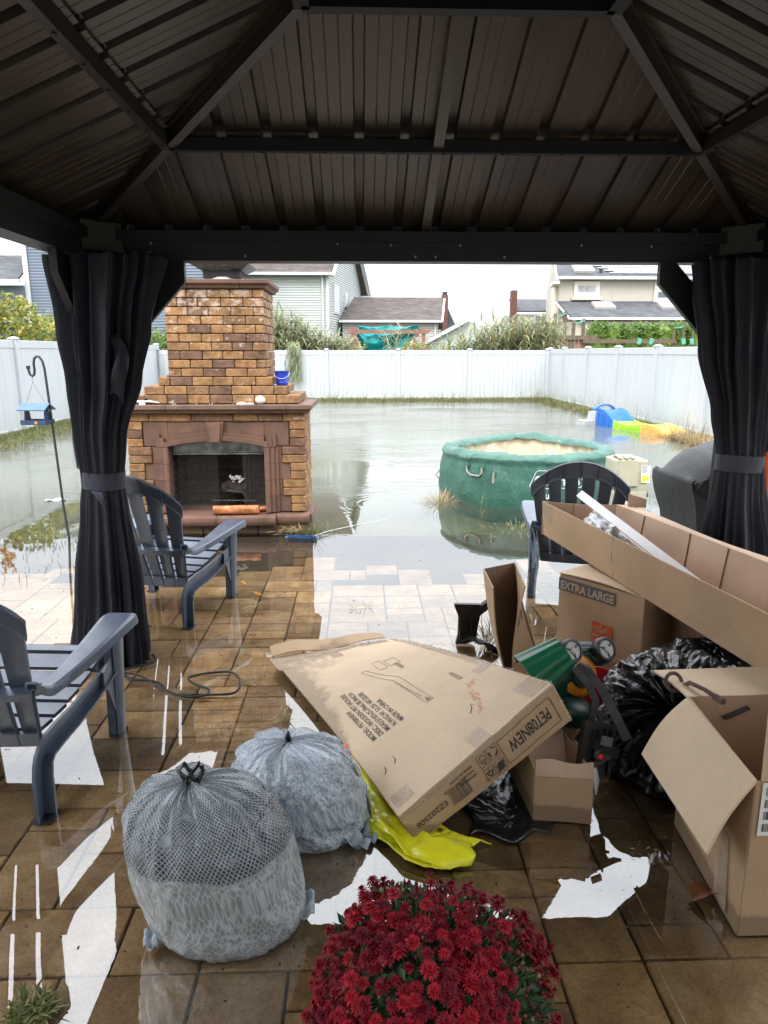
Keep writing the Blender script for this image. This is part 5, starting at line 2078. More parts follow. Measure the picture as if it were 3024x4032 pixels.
# filter pump
Pp = thing('filter_pump', 'cream plastic pump housing with a label standing right of the green hot tub', 'pump', (2.55, 6.65, 0))
mb = MB()
def pump(u, v):
    a = 2*PI*u
    ca, sa_ = math.cos(a), math.sin(a)
    ex = .35
    cx_ = math.copysign(abs(ca)**ex, ca)
    sy_ = math.copysign(abs(sa_)**ex, sa_)
    z = lerp(-.12, .56, min(1, v/.85))
    k = 1.0-.10*max(0, z)/.56
    if v > .85:
        t = (v-.85)/.15
        z = .56+.028*math.sin(t*PI/2)
        k = .90*(1-t*.98)
    gr = 1-.02*(1 if .27 < z < .285 else 0)
    return (2.55+.175*k*cx_*gr, 6.65+.2*k*sy_*gr, z)
mb.grid(pump, 64, 60, True)
obj('housing', mb, M['cream'], Pp, smooth=40, fix=False)
mb = MB()
for x in (-.06, 0, .06):
    mb.slab(lambda u, v, x=x: (2.50+x+.02*(u-.5)*2, 6.65-.16+.22*v, .585+.012*math.sin(PI*v)), 3, 8, .012)
mb.box((2.50, 6.456, .45), (.18, .02, .24), (-.06, 0, 0))
obj('lid', mb, M['cream'], Pp, smooth=40)
obj('outlet', MB().lathe([(.028, 0), (.028, .05), (.036, .05), (.036, .07), (.02, .07), (.02, .0)], (2.45, 6.45, .20), 16, Euler((R(90), 0, 0)).to_matrix()), M['white'], Pp, smooth=40)
obj('outlet', MB().lathe([(.028, 0), (.028, .04), (.018, .04)], (2.715, 6.60, .22), 16, Euler((0, R(90), 0)).to_matrix()), M['iron'], Pp, smooth=40)
q = MB()
o3, u3, v3 = (2.625, 6.4575, .36), (1, .0, 0), (0, .075, 1)
quad_mb(o3, u3, v3, 0, 0, .085, .16, .004, q)
lb = obj('label', q, M['white_label'], Pp)
q = MB()
for k in range(6):
    quad_mb(o3, u3, v3, .006, .15-k*.011, .07-.01*(k % 3), .154-k*.011, .0055, q)
obj('printed_text', q, M['ink_grey'], lb)
q = MB()
quad_mb(o3, u3, v3, .008, .008, .04, .07, .0055, q)
quad_mb(o3, u3, v3, .046, .02, .078, .06, .0055, q)
obj('yellow_symbol', q, M['yellow'], lb)

# ------------------------------------------------------------------ toy slide of three coloured sections by the right fence
Ts = thing('toy_slide', 'plastic toy roller track in grey, blue, lime and orange half under water', 'toy slide', (5.5, 14.2, 0))
A0, A1 = Vector((5.16, 15.35, 0)), Vector((5.76, 13.0, 0))
ux = (A1-A0).normalized()
wx = Vector((-ux.y, ux.x, 0))
if wx.x < 0:
    wx = -wx
TL = (A1-A0).length
def prof(t):
    """height of the track along its length 0..TL"""
    pts = [(0, .335), (.12, .34), (.30, .30), (.52, .17), (.66, .115), (.85, .085), (1.15, .075), (1.45, .10), (1.65, .145), (1.80, .15), (2.0, .125), (2.2, .06), (TL, .0)]
    for a, b in zip(pts[:-1], pts[1:]):
        if a[0] <= t <= b[0]:
            s_ = (t-a[0])/(b[0]-a[0])
            return lerp(a[1], b[1], s_)
    return 0
def section(name, t0, t1, mat, n=16):
    mb = MB()
    W_ = .52
    def track(u, v):
        t = lerp(t0, t1, v)
        p = A0+ux*t+wx*(W_*u)
        return (p.x, p.y, prof(t)+.0+(.035 if u < .06 or u > .94 else 0))
    mb.slab(track, 16, n, .014)
    for w0 in (0, W_):
        def wall(u, v, w0=w0):
            t = lerp(t0, t1, v)
            p = A0+ux*t+wx*w0
            return (p.x, p.y, lerp(-.13, prof(t)+.035, u))
        mb.slab(wall, 3, n, .02)
    o_ = obj(name, mb, mat, Ts, smooth=45)
    # moulded rims round the side recesses
    mb = MB()
    k = t0+.08
    while k < t1-.1:
        p0, p1 = k, min(k+.16, t1-.04)
        q = []
        for (t, f) in ((p0, .15), (p1, .15), (p1, .8), (p0, .8), (p0, .15)):
            pp = A0+ux*t+wx*(-.014)
            q.append((pp.x, pp.y, lerp(-.12, prof(t)+.02, f)))
        mb.tube(q, .008, 5)
        k += .235
    obj('recess_rim', mb, mat, o_)
section('blue_section', 0, .62, M['toy_blue'])
section('lime_section', .622, 1.56, M['toy_lime'])
section('orange_section', 1.562, TL, M['toy_orange'])
mb = MB()
def arc_(u, v):
    t = lerp(-.03, .05, v)
    a = PI*u
    p = A0+ux*(-.18+.10*v)+wx*(.26-.24*math.cos(a))
    return (p.x, p.y, .30+.13*math.sin(a))
mb.slab(arc_, 20, 3, .03)
obj('arch', mb, M['toy_blue'], Ts, smooth=50)
mb = MB()
rz_ = math.atan2(ux.y, ux.x)
mb.box(A0-ux*.2+wx*.2+Vector((0, 0, .13)), (.34, .46, .30), (0, 0, rz_), .86)
mb.box(A0-ux*.22+wx*.1+Vector((-.10, 0, .02)), (.36, .5, .14), (0, 0, rz_), .94)
obj('steps', mb, M['toy_grey'], Ts)

# ------------------------------------------------------------------ bird feeder on its hook
Sk = thing('shepherd_hook', 'tall black iron shepherd hook leaning in the flooded grass on the left', 'plant hook', (-2.50, 5.95, 0))
hp = [(-2.47, 5.95, -.2), (-2.505, 5.95, .3), (-2.525, 5.95, .9), (-2.54, 5.95, 1.3), (-2.545, 5.95, 1.42), (-2.555, 5.95, 1.48), (-2.575, 5.95, 1.515), (-2.60, 5.95, 1.52), (-2.62, 5.95, 1.50), (-2.627, 5.95, 1.46), (-2.625, 5.95, 1.41), (-2.632, 5.95, 1.375), (-2.648, 5.95, 1.362), (-2.664, 5.95, 1.375), (-2.672, 5.95, 1.41), (-2.674, 5.95, 1.425)]
obj('rod', MB().tube(hp, .0105, 8), M['iron'], Sk, smooth=60)
obj('end_cap', MB().tube([(-2.673, 5.95, 1.42), (-2.675, 5.95, 1.445)], .016, 8), M['iron'], Sk)
Bf = thing('bird_feeder', 'blue house-shaped bird feeder hanging from the black hook', 'bird feeder', (-2.64, 5.95, .96))
bc = Vector((-2.635, 5.93, .98))
rzf = R(-8)
Mf = Matrix.Rotation(rzf, 3, 'Z')
def L_(x, y, z):
    return bc+Mf @ Vector((x, y, z))
for s_ in (1, -1):
    mb = MB()
    mb.slab(lambda u, v, s_=s_: L_(lerp(-.118, .118, u), s_*lerp(-.002, .085, v), .165-.052*v), 1, 1, .008)
    obj('roof', mb, M['bird_blue'], Bf)
for x in (-.085, .085):
    mb = MB()
    mb.prism([(-.05, .0), (.05, .0), (.05, .115), (0, .152), (-.05, .115)], lambda a, b, x=x: L_(x-.005, a*(.5 if b > .03 else 1), b), lambda a, b, x=x: L_(x+.005, a*(.5 if b > .03 else 1), b))
    obj('side', mb, M['bird_dark'], Bf)
obj('tray_floor', MB().box(L_(0, 0, 0), (.20, .13, .008), (0, 0, rzf)), M['bird_dark'], Bf)
for s_ in (1, -1):
    t_ = obj('tray_side', MB().box(L_(0, s_*.068, .014), (.212, .008, .038), (0, 0, rzf)), M['bird_dark'], Bf)
    obj('tray_side', MB().box(L_(s_*.102, 0, .014), (.008, .126, .036), (0, 0, rzf)), M['bird_dark'], Bf)
Mx = Mf @ Euler((R(90), 0, 0)).to_matrix()
obj('sticker', MB().lathe([(.0, .0), (.012, 0), (.012, .002), (0, .002)], L_(.03, -.0735, .014), 16, Mx), M['orange'], Bf)
wr = MB()
top = Vector((-2.648, 5.95, 1.36))
for x in (-.085, .085):
    wr.tube([top, top+Vector((0, 0, -.045)), L_(x, 0, .16)], .0018, 4)
obj('hanging_wire', wr, M['wire'], Bf)

# ------------------------------------------------------------------ covered grill and bright cloths behind the right curtain
Gr = thing('covered_grill', 'grill under a black vinyl cover behind the right curtain', 'grill', (2.5, 4.4, 0))
mb = MB()
gp = [(0, .0), (.015, .25), (.0, .50), (-.05, .72), (-.055, .775), (.04, .90), (.09, .945), (.25, 1.0), (.45, 1.035), (.75, 1.04), (.95, .98), (1.05, .88), (1.06, .76), (1.0, .5), (1.0, 0)]
def gf(u, v):
    m = u*(len(gp)-1)
    i = min(int(m), len(gp)-2)
    f = m-i
    x = lerp(gp[i][0], gp[i+1][0], f)
    z = lerp(gp[i][1], gp[i+1][1], f)
    y = lerp(4.15, 4.72, v)
    k = math.sin(PI*v)
    z2 = z*(.90+.10*k**.4) if z > .8 else z
    return (2.06+x*(1) + .012*math.sin(z*12+v*3), y-(.02*math.sin(x*14)*(1 if z < .8 else .3)), z2)
mb.grid(gf, 84, 14)
for vv in (0, 1):
    ring_ = [Vector(gf(i/84, vv)) for i in range(85)]
    c_ = Vector((2.56, 4.15 if vv == 0 else 4.72, .5))
    rows_ = [[c_.lerp(p, k/5)+Vector((0, (.012*fbm((p.x*4, p.z*4, k), 1.5) if 0 < k < 5 else 0), 0)) for p in ring_] for k in (1, 2, 3, 4, 5)]
    b0 = len(mb.v)
    mb.add([q for r in rows_ for q in r]+[c_], [(j*85+i, j*85+i+1, (j+1)*85+i+1, (j+1)*85+i) for j in range(4) for i in range(84)]+[(5*85, i+1, i) for i in range(84)])
obj('cover', mb, M['cover'], Gr, smooth=60)
sm_ = MB()
sm_.tube([(2.035, 4.142, .49), (2.3, 4.13, .475), (2.6, 4.13, .47), (3.0, 4.14, .47)], .004, 5)
sm_.tube([(2.01, 4.14, .775), (2.12, 4.13, .82), (2.22, 4.13, .90), (2.35, 4.13, .93), (2.6, 4.13, .95)], .004, 5)
obj('seam', sm_, M['cover'], Gr)
Oc = MB()
Oc.slab(lambda u, v: (2.195+.035*v*0+.25*u-.02*v*(1-u), 3.85+.03*math.sin(u*11), lerp(1.25, .64, v)), 10, 10, .004)
tag(obj('orange_cloth', Oc, M['orange_cloth'], smooth=180), 'bright orange cloth hanging at the right edge behind the curtain', 'cloth')
Oc = MB()
Oc.slab(lambda u, v: (2.14+.3*u, 3.91+.03*math.sin(u*11), lerp(1.16, .60, v)-.05*u), 10, 10, .004)
tag(obj('purple_cloth', Oc, M['purple_cloth'], smooth=180), 'dark purple cloth hanging behind the orange cloth at the right edge', 'cloth')
rk = MB().tube([(2.16, 3.88, 0), (2.16, 3.88, 1.27), (2.6, 3.88, 1.27), (2.6, 3.88, 0)], .012, 8)
tag(obj('towel_rack', rk, M['iron']), 'black metal rack frame holding the orange and purple cloths', 'rack')
# ------------------------------------------------------------------ pet-house carton (large flat one)
CD, CI = M['card'], M['card_in']
pT0, pT1, pT2, pT3 = Vector((.117, 2.0, .10)), Vector((.638, 2.17, .466)), Vector((.18, 3.55, .055)), Vector((-.446, 3.33, .05))
dn0, dn1, dn2, dn3 = Vector((.058, .0, -.098)), Vector((.077, .015, -.136)), Vector((.03, .04, -.045)), Vector((.02, .02, -.04))
Pb = thing('flat_carton', 'large flat brown carton with black print and torn taped edges, tilted on the patio', 'cardboard box', (.15, 2.8, 0))
def ptop(a, b, off=0.0):
    """a along T0->T1 (0..1), b along T0->T3 (0..1)"""
    p = pT0.lerp(pT1, a).lerp(pT3.lerp(pT2, a), b)
    # sag near the far left edge, slight belly and creases
    p = p+Vector((0, 0, -.030*math.sin(PI*b)*(1-a)*1.0+.022*math.sin(PI*b)*a*.6))
    p = p+Vector((0, 0, .004*fbm((a*4, b*7, 2), 1.0)))
    p.x += .035*math.sin(PI*b)*(1-a)**3
    n = (pT1-pT0).cross(pT3-pT0).normalized()
    return p+n*off
mb = MB()
mb.slab(lambda u, v: ptop(u, v), 24, 44, .006)
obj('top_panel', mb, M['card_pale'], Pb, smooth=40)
def pside(a, h, off=0.0):
    """near end face: a 0..1 from T0 to T1, h 0 top .. 1 bottom"""
    p = ptop(a, 0)
    d = dn0.lerp(dn1, a)
    q = p+d*h
    n = (pT1-pT0).cross(-d).normalized()
    if n.y > 0:
        n = -n
    return q+n*(off+.006*math.sin(PI*a)*math.sin(PI*h))
mb = MB()
mb.slab(lambda u, v: pside(u, v*.985+.012), 20, 6, .006)
obj('end_panel', mb, CD, Pb, smooth=40)
for nm, f in (('long_panel', lambda u, v: ptop(1, u)+dn1.lerp(dn2, u)*v), ('far_panel', lambda u, v: ptop(u, 1)+dn3.lerp(dn2, u)*v), ('left_panel', lambda u, v: ptop(0, u)+dn0.lerp(dn3, u)*v), ('bottom_panel', lambda u, v: ptop(u, v)+dn0.lerp(dn1, u).lerp(dn3.lerp(dn2, u), v)*.985)):
    mb = MB()
    mb.slab(f, 16, 8, .005)
    obj(nm, mb, CD, Pb, smooth=40)
# ragged torn far flap and ragged right edge with peeled tape
mb = MB()
mb.slab(lambda u, v: ptop(u*.92, 1)+Vector((-.02*v, .10*v*(.6+.4*math.sin(PI*u)), .012+.028*v*(1-u)+.01*math.sin(u*9))), 16, 4, .004)
obj('torn_flap', mb, CD, Pb, smooth=40)
tp = MB()
def ragged(fn, n, w_, seed):
    rr = random.Random(seed)
    m_b = MB()
    for i in range(n):
        a, b = i/n, (i+1)/n
        p, q = fn(a), fn(b)
        o1, o2 = Vector((rr.uniform(-.4, 1)*w_, rr.uniform(-.5, .5)*w_, rr.uniform(-.2, 1)*w_)), Vector((rr.uniform(-.4, 1)*w_, rr.uniform(-.5, .5)*w_, rr.uniform(-.2, 1)*w_))
        m_b.add([p, q, q+o2, p+o1, p+Vector((0, 0, .004))], [(0, 1, 2, 3), (0, 3, 4)])
    return m_b
obj('torn_edge', ragged(lambda t: ptop(1.0, t, .003), 130, .010, 4), M['tape'], Pb)
obj('torn_edge', ragged(lambda t: ptop(t, 1.0, .003), 80, .010, 5), M['tape'], Pb)
obj('torn_edge', ragged(lambda t: pside(.985, t, .002)+Vector((.004, 0, 0)), 30, .009, 6), M['card_pale'], Pb)
def tape(a0, b0, a1, b1, w_, name='tape'):
    m_b = MB()
    ax = Vector((a1-a0, b1-b0, 0))
    L = math.hypot((a1-a0)*.70, (b1-b0)*1.44)
    nx, ny = -(b1-b0)*1.44/L/.70*w_/2, (a1-a0)*.70/L/1.44*w_/2
    m_b.slab(lambda u, v: ptop(lerp(a0, a1, u)+nx*(2*v-1), lerp(b0, b1, u)+ny*(2*v-1), .0050), 6, 2, .0008)
    obj(name, m_b, M['tape'], Pb)
tape(.0, .965, .92, .975, .045)
tape(.02, .90, .02, 1.0, .06)
tape(.45, .90, .45, 1.0, .06)
tape(.985, .30, .985, .98, .03)
tape(.90, .30, 1.0, .30, .06)
tape(.88, .055, .995, .055, .12)
tape(.02, .05, .13, .05, .07)
tape(.50, .03, .60, .03, .09)
m_b = MB()
m_b.slab(lambda u, v: pside(lerp(0, 1, u), lerp(-.04, .12, v), .004), 14, 1, .0008)
obj('tape', m_b, M['tape'], Pb)
# print on the top: reading direction runs from the near end to the far end
def tsurf(a0, b0, k=1.0):
    # text x -> b (along the long axis), text y(up) -> -a
    def f(x, y):
        return ptop(a0-y/.70, b0+x/1.44, .0052)
    return f
tm = MB()
for i, ln in enumerate(('MODEL: PET08NEW', 'DESC: WOODEN PET HOUSE', 'MEAS:57.87x25.59x6.30 INCH', 'N.W/G.W: 52.25/ 60.52LBS', 'MADE IN CHINA')):
    text_mb(ln, (0, 0, 0), (1, 0, 0), (0, 1, 0), .036, surf=tsurf(.185+i*.0525, .31), mb=tm, stretch=.93, bold=.006)
obj('printed_text', tm, M['ink'], Pb)
tm = MB()
text_mb('EZ202506', (0, 0, 0), (1, 0, 0), (0, 1, 0), .026, surf=tsurf(.83, .31), mb=tm)
text_mb('FRAGILE', (0, 0, 0), (1, 0, 0), (0, 1, 0), .034, surf=tsurf(.72, .60), mb=tm, stretch=.8)
text_mb('Please do not open the box if the packing', (0, 0, 0), (1, 0, 0), (0, 1, 0), .0135, surf=lambda x, y: ptop(.585-y/.70-x*.12, .36+x/1.44, .0052), mb=tm)
obj('printed_text', tm, M['ink_faint'], Pb)
def line_on(fn, pts, w_=.0016):
    m_b = MB()
    q = []
    for a, b in zip(pts[:-1], pts[1:]):
        for k in range(6):
            q.append(fn(lerp(a[0], b[0], k/6), lerp(a[1], b[1], k/6)))
    q.append(fn(*pts[-1]))
    m_b.tube(q, w_/2, 4)
    return m_b
tf = lambda a, b: ptop(a, b, .0045)
bxs = MB()
for pts in ([(.56, .31), (.61, .31), (.61, .55), (.50, .70), (.46, .70), (.56, .54), (.56, .31)], [(.66, .66), (.74, .66), (.74, .72), (.66, .72), (.66, .66)], [(.58, .66), (.64, .66), (.64, .74), (.58, .74), (.58, .66)]):
    m_b = line_on(tf, pts)
    bxs.add(m_b.v, m_b.f)
bxs.add([tf(.57, .318)+Vector((0, 0, .001)), tf(.60, .318)+Vector((0, 0, .001)), tf(.585, .345)+Vector((0, 0, .001))], [(0, 1, 2)])
obj('printed_symbols', bxs, M['ink_faint'], Pb)
sc = MB()
for (a0, b0, a1, b1) in ((.08, .16, .10, .185), (.16, .17, .18, .20), (.64, .13, .69, .165)):
    m_b = line_on(tf, [(a0, b0), ((a0+a1)/2+.01, (b0+b1)/2), (a1, b1)], .003)
    sc.add(m_b.v, m_b.f)
obj('scuff_marks', sc, M['ink'], Pb)
rd = MB()
rr = random.Random(2)
for k in range(34):
    t = rr.random()
    a0, b0 = .66+.16*t+rr.uniform(-.03, .03), .10+.16*t
    rd.add([tf(a0, b0)+Vector((0, 0, .0008)), tf(a0+.008, b0+.001)+Vector((0, 0, .0008)), tf(a0+.010, b0+.03*rr.random()+.008)+Vector((0, 0, .0008))], [(0, 1, 2)])
obj('red_streaks', rd, simple('pink_scuff', (.60, .26, .18), .7, .1, 10, 0), Pb)
# print on the near end face; reading runs from T1 to T0, upside down
EL = (pT1-pT0).length
def esurf(a0, h0):
    def f(x, y):
        return pside(a0-x/EL, h0+y/.135, .0046)
    return f
tm = MB()
text_mb('PET08NEW', (0, 0, 0), (1, 0, 0), (0, 1, 0), .060, surf=esurf(.915, .32), mb=tm, stretch=.60)
text_mb('EZ202506', (0, 0, 0), (1, 0, 0), (0, 1, 0), .030, surf=esurf(.235, .50), mb=tm)
for i, ln in enumerate(('MADE IN CHINA', 'WOODEN PET HOUSE', 'PET08NEW')):
    text_mb(ln, (0, 0, 0), (1, 0, 0), (0, 1, 0), .0125, surf=esurf(.43, .18+.12*i), mb=tm)
text_mb('KEEP DRY', (0, 0, 0), (1, 0, 0), (0, 1, 0), .0095, surf=esurf(.512, .80), mb=tm)
ef = lambda a, h: pside(a, h, .0042)
def er(a0, a1, h0, h1, w_=.0022):
    m_b = line_on(ef, [(a0, h0), (a1, h0), (a1, h1), (a0, h1), (a0, h0)], w_)
    tm.add(m_b.v, m_b.f)
er(.60, .95, .16, .84)
er(.53, .585, .12, .46, .0016)
er(.465, .52, .12, .46, .0016)
er(.53, .585, .54, .92, .0016)
er(.465, .52, .54, .92, .0016)
def el(pts, w_=.003):
    m_b = line_on(ef, pts, w_)
    tm.add(m_b.v, m_b.f)
for s0 in (0, 1, 2):   # three chasing arrows
    c_, q = (.557, .29), []
    for k in range(3):
        an = 2*PI*(s0+.15+k*.28)/3
        q.append((c_[0]+.020*math.cos(an), c_[1]+.12*math.sin(an)))
    el(q, .005)
el([(.478, .36), (.495, .42), (.510, .34), (.510, .22), (.495, .16), (.478, .22), (.478, .36), (.495, .28), (.510, .34)], .002)
el([(.495, .28), (.495, .42)], .002)
umb_ = [(.475, .66+.0), (.480, .74), (.492, .78), (.504, .74), (.510, .66), (.475, .66)]
el(umb_, .005)
el([(.492, .70), (.492, .58), (.497, .57)], .002)
for k in range(4):
    el([(.537+.012*k, .86), (.552+.008*k, .62)], .005)
el([(.537, .72), (.58, .64)], .012)
x = .255
rr = random.Random(4)
while x < .375:
    w_ = rr.choice((.0022, .004, .0062))
    tm.add([ef(x, .36), ef(x+w_, .36), ef(x+w_, .80), ef(x, .80)], [(0, 1, 2, 3)])
    x += w_+rr.choice((.002, .0034, .005))
obj('printed_marks', tm, M['ink'], Pb)

# ------------------------------------------------------------------ open-walled box helper
def carton(root, P, h, mats, th=.006, top=True, bottom=True):
    """P: 4 plan corners"""
    P = [Vector((*p, 0)) for p in P]
    for k in range(4):
        a, b = P[k], P[(k+1) % 4]
        mb = MB()
        mb.slab(lambda u, v: a.lerp(b, u)+Vector((0, 0, .004+v*h))+(b-a).cross(Vector((0, 0, 1))).normalized()*(.006*math.sin(PI*u)*math.sin(PI*v)), 8, 6, th)
        obj('wall_panel', mb, mats[k], root, smooth=40)
    if bottom:
        mb = MB()
        mb.slab(lambda u, v: P[0].lerp(P[1], u).lerp(P[3].lerp(P[2], u), v)+Vector((0, 0, .006)), 2, 2, th)
        obj('bottom_panel', mb, mats[0], root)
    if top:
        mb = MB()
        mb.slab(lambda u, v: P[0].lerp(P[1], u).lerp(P[3].lerp(P[2], u), v)+Vector((0, 0, h+.004+.012*math.sin(PI*v)*math.sin(PI*u))), 10, 10, th)
        obj('top_flap', mb, mats[0], root, smooth=40)

# moving box with the orange square
Hb = thing('moving_box', 'closed brown moving box with orange square emblem standing in front of the chair', 'cardboard box', (1.35, 3.5, 0))
h0, h1 = Vector((1.031, 3.469, 0)), Vector((1.316, 3.078, 0))
dd = (h1-h0).normalized()
pp = Vector((-dd.y, dd.x, 0))
if pp.y < 0:
    pp = -pp
h2, h3 = h1+pp*.44, h0+pp*.44
HH = .432
carton(Hb, [h0[:2], h1[:2], h2[:2], h3[:2]], HH, [CD, CD, CD, CD])
mb = MB()
mb.slab(lambda u, v: h0.lerp(h1, u)+pp*(.22*v-.012)+Vector((0, 0, HH+.012+.012*(1-v)*math.sin(PI*u))), 8, 5, .005)
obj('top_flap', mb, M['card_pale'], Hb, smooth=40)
hu, hv = dd, Vector((0, 0, 1))
tm = text_mb('EXTRA LARGE', h0+Vector((0, 0, HH-.058)), hu, hv, .046, off=.0125, stretch=.90)
q = quad_mb(h0+Vector((0, 0, HH-.075)), hu, hv, -.0, 0, .335, .066, .0105)
obj('printed_band', q, M['ink_grey'], Hb)
tm = text_mb('EXTRA LARGE', h0+hu*.012+Vector((0, 0, HH-.064)), hu, hv, .058, off=.0118, stretch=.86, bold=.03)
obj('printed_text', tm, M['tan_ink'], Hb)
oq = h0+hu*.215+Vector((0, 0, .130))
q = MB()
s2 = .118
quad_mb(oq, hu, hv, 0, 0, s2, s2, .0112, q)
em = obj('emblem', q, M['orange_ink'], Hb)
um, vm = (hu*.80+hv*.60), (-hu*.60+hv*.80)
um = (hu+hv*.62).normalized()
vm = (hv-hu*.35).normalized()
tm = MB()
def ems(x0, y0):
    return lambda a, b: oq+hu*(x0+a*.86)+hv*(y0+b+a*.52)+hu.cross(hv)*.0128
text_mb('THE', (0, 0, 0), hu, hv, .030, surf=ems(.012, .068), mb=tm)
text_mb('HOME', (0, 0, 0), hu, hv, .042, surf=ems(.004, .030), mb=tm, stretch=.86)
text_mb('DEPOT', (0, 0, 0), hu, hv, .036, surf=ems(.020, -.004), mb=tm, stretch=.80)
# keep only lettering inside the square
keep = []
for f in tm.f:
    if all(0 <= (Vector(tm.v[i])-oq).dot(hu) <= s2 and 0 <= (Vector(tm.v[i])-oq).dot(hv) <= s2 for i in f):
        keep.append(f)
tm.f = keep
tm.mi = [0]*len(keep)
obj('emblem_text', tm, M['tan_ink'], em)
tm = MB()
for k in range(4):
    q = Vector((1.16, 3.49, HH+.0185))+dd*(.0+.0*k)+pp*(.02+.03*k)
    for j in range(3):
        tm.add([q+dd*(.02+.05*j), q+dd*(.05+.05*j), q+dd*(.05+.05*j)+pp*.003, q+dd*(.02+.05*j)+pp*.003], [(0, 1, 2, 3)])
obj('printed_lines', tm, M['ink_faint'], Hb)

Db = thing('dark_box', 'brown box in the gap right of the moving box, shade painted into its colour', 'cardboard box', (1.75, 3.2, 0))
carton(Db, [(1.52, 2.98), (1.98, 2.98), (1.98, 3.4), (1.52, 3.4)], .40, [M['card_shade']]*4)  # box added for the gap, its shadow painted as dark card

# ------------------------------------------------------------------ long open tray carton lying across the boxes
Lb = thing('long_carton', 'long open cardboard carton lying across the other boxes towards the right edge', 'cardboard box', (1.4, 3, .45))
TA, TB_ = Vector((1.105, 4.17, .672)), Vector((1.50, 1.62, .672))     # near wall top edge
FA, FB = Vector((1.515, 4.05, .672)), Vector((1.94, 1.75, .672))      # far wall top edge
def nearw(u, v):
    t = TA.lerp(TB_, u)
    b = Vector((1.112, 4.13, .475)).lerp(Vector((1.52, 1.66, .440)), u)
    b.z -= .028*math.sin(PI*min(1, u*2.2))*0
    w_ = .010*math.sin(u*5)*math.sin(PI*v)
    return t.lerp(b, v)+Vector((-w_, 0, 0))
mb = MB()
mb.slab(nearw, 40, 6, .006)
obj('near_wall', mb, CD, Lb, smooth=40)
def farw(u, v):
    t = FA.lerp(FB, u)
    b = Vector((1.50, 4.05, .455)).lerp(Vector((1.90, 1.75, .455)), u)
    return t.lerp(b, v)+Vector((.008*math.sin(u*30)*math.sin(PI*v), 0, 0))
mb = MB()
mb.slab(farw, 60, 6, .006)
obj('far_wall', mb, CI, Lb, smooth=60)
mb = MB()
mb.slab(lambda u, v: FA.lerp(FB, u)+Vector((.085*v, .015*v, -.012*v+.006*math.sin(u*14)*v)), 40, 3, .006)
obj('far_flap', mb, CI, Lb, smooth=60)
mb = MB()
mb.slab(lambda u, v: TA.lerp(FA, u)+Vector((0, .012*math.sin(PI*u)-.0*v, -.205*v-.010*math.sin(PI*u)*(1-v))), 12, 4, .006)
obj('end_wall', mb, CI, Lb, smooth=40)
mb = MB()
mb.slab(lambda u, v: nearw(u, 1).lerp(farw(u, 1), v), 20, 6, .006)
obj('bottom_panel', mb, CI, Lb, smooth=40)
# crease lines between the folded panels, their shading painted as dark strips
cr_ = MB()
for u in (.13, .30, .42, .56):
    pts = [farw(u, v)+Vector((-.006, 0, 0)) for v in (0, .25, .5, .75, 1)]
    cr_.tube(pts, .0035, 4)
pts = [nearw(.335, v)+Vector((-.0035, 0, 0)) for v in (0, .5, 1)]
cr_.tube(pts, .0018, 4)
pts = [TA.lerp(FA, .42)+Vector((0, -.004, -.205*v)) for v in (0, .5, 1)]
cr_.tube(pts, .003, 4)
obj('creases', cr_, M['card_shade'], Lb)
obj('torn_edge', ragged(lambda t: nearw(t, 1), 90, .007, 7), CI, Lb)
m_b = MB()
m_b.slab(lambda u, v: nearw(.005+.045*u, .04+.55*v)+Vector((-.005, -.0, 0)), 3, 3, .0008)
obj('tape', m_b, M['tape'], Lb)
m_b = MB()
m_b.slab(lambda u, v: (1.57+.10*u, 4.02-.02*u, .665+.05*v+.03*(1-u)*v), 3, 3, .005)
obj('corner_flap', m_b, CI, Lb)
# white foam strips and thin bag inside it
st = MB()
st.bar((1.295, 4.05, .735), (1.47, 2.62, .55), .045, .028, (0, 1, 0))
tag(obj('foam_strip', st, M['foam']), 'longer white foam strip poking out of the long carton', 'foam strip')
st = MB()
st.bar((1.35, 3.93, .655), (1.475, 2.85, .52), .04, .022, (0, 1, .2))
tag(obj('foam_strip', st, M['foam']), 'shorter white foam strip lying under the longer one in the carton', 'foam strip')
wb = MB()
def crum(u, v):
    a, b = 2*PI*u, PI*v
    r = .115*(1+.35*fbm((math.cos(a)*2*math.sin(b), math.sin(a)*2*math.sin(b), math.cos(b)*2), 1.4, 4))
    return (1.33+r*.85*math.sin(b)*math.cos(a), 3.72+r*1.9*math.sin(b)*math.sin(a), .575-r*.85*math.cos(b))
wb.grid(crum, 60, 36, True)
tag(obj('thin_plastic_bag', wb, M['thin_bag'], smooth=35), 'crumpled thin white plastic bag inside the long carton', 'plastic bag')

# ------------------------------------------------------------------ big open box at the right edge
Bb = thing('open_box', 'big open cardboard box at the right edge with one flap folded towards the camera', 'cardboard box', (1.25, 1.83, 0))
bN, bF = Vector((1.016, 1.597, 0)), Vector((1.049, 2.062, 0))
bR, bRF = Vector((1.50, 1.60, 0)), Vector((1.53, 2.065, 0))
carton(Bb, [bF[:2], bN[:2], bR[:2], bRF[:2]], .468, [CD, CD, CI, CI], top=False)
tN, tF = bN+Vector((0, 0, .474)), bF+Vector((0, 0, .466))
oN, oF = Vector((.900, 1.585, .270)), Vector((.900, 2.025, .290))
mb = MB()
mb.slab(lambda u, v: tN.lerp(tF, u).lerp(oN.lerp(oF, u), v)+Vector((-.010*math.sin(PI*v), 0, .010*math.sin(PI*v)*(.5+u))), 12, 10, .007)
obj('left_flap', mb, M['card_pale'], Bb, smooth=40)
tRF = bRF+Vector((0, 0, .474))
mb = MB()
mb.slab(lambda u, v: tF.lerp(tRF, u)+Vector((-.015*v, .235*v, .012*v-.03*v*v)), 12, 8, .007)
obj('back_flap', mb, M['card_pale'], Bb, smooth=40)
mb = MB()
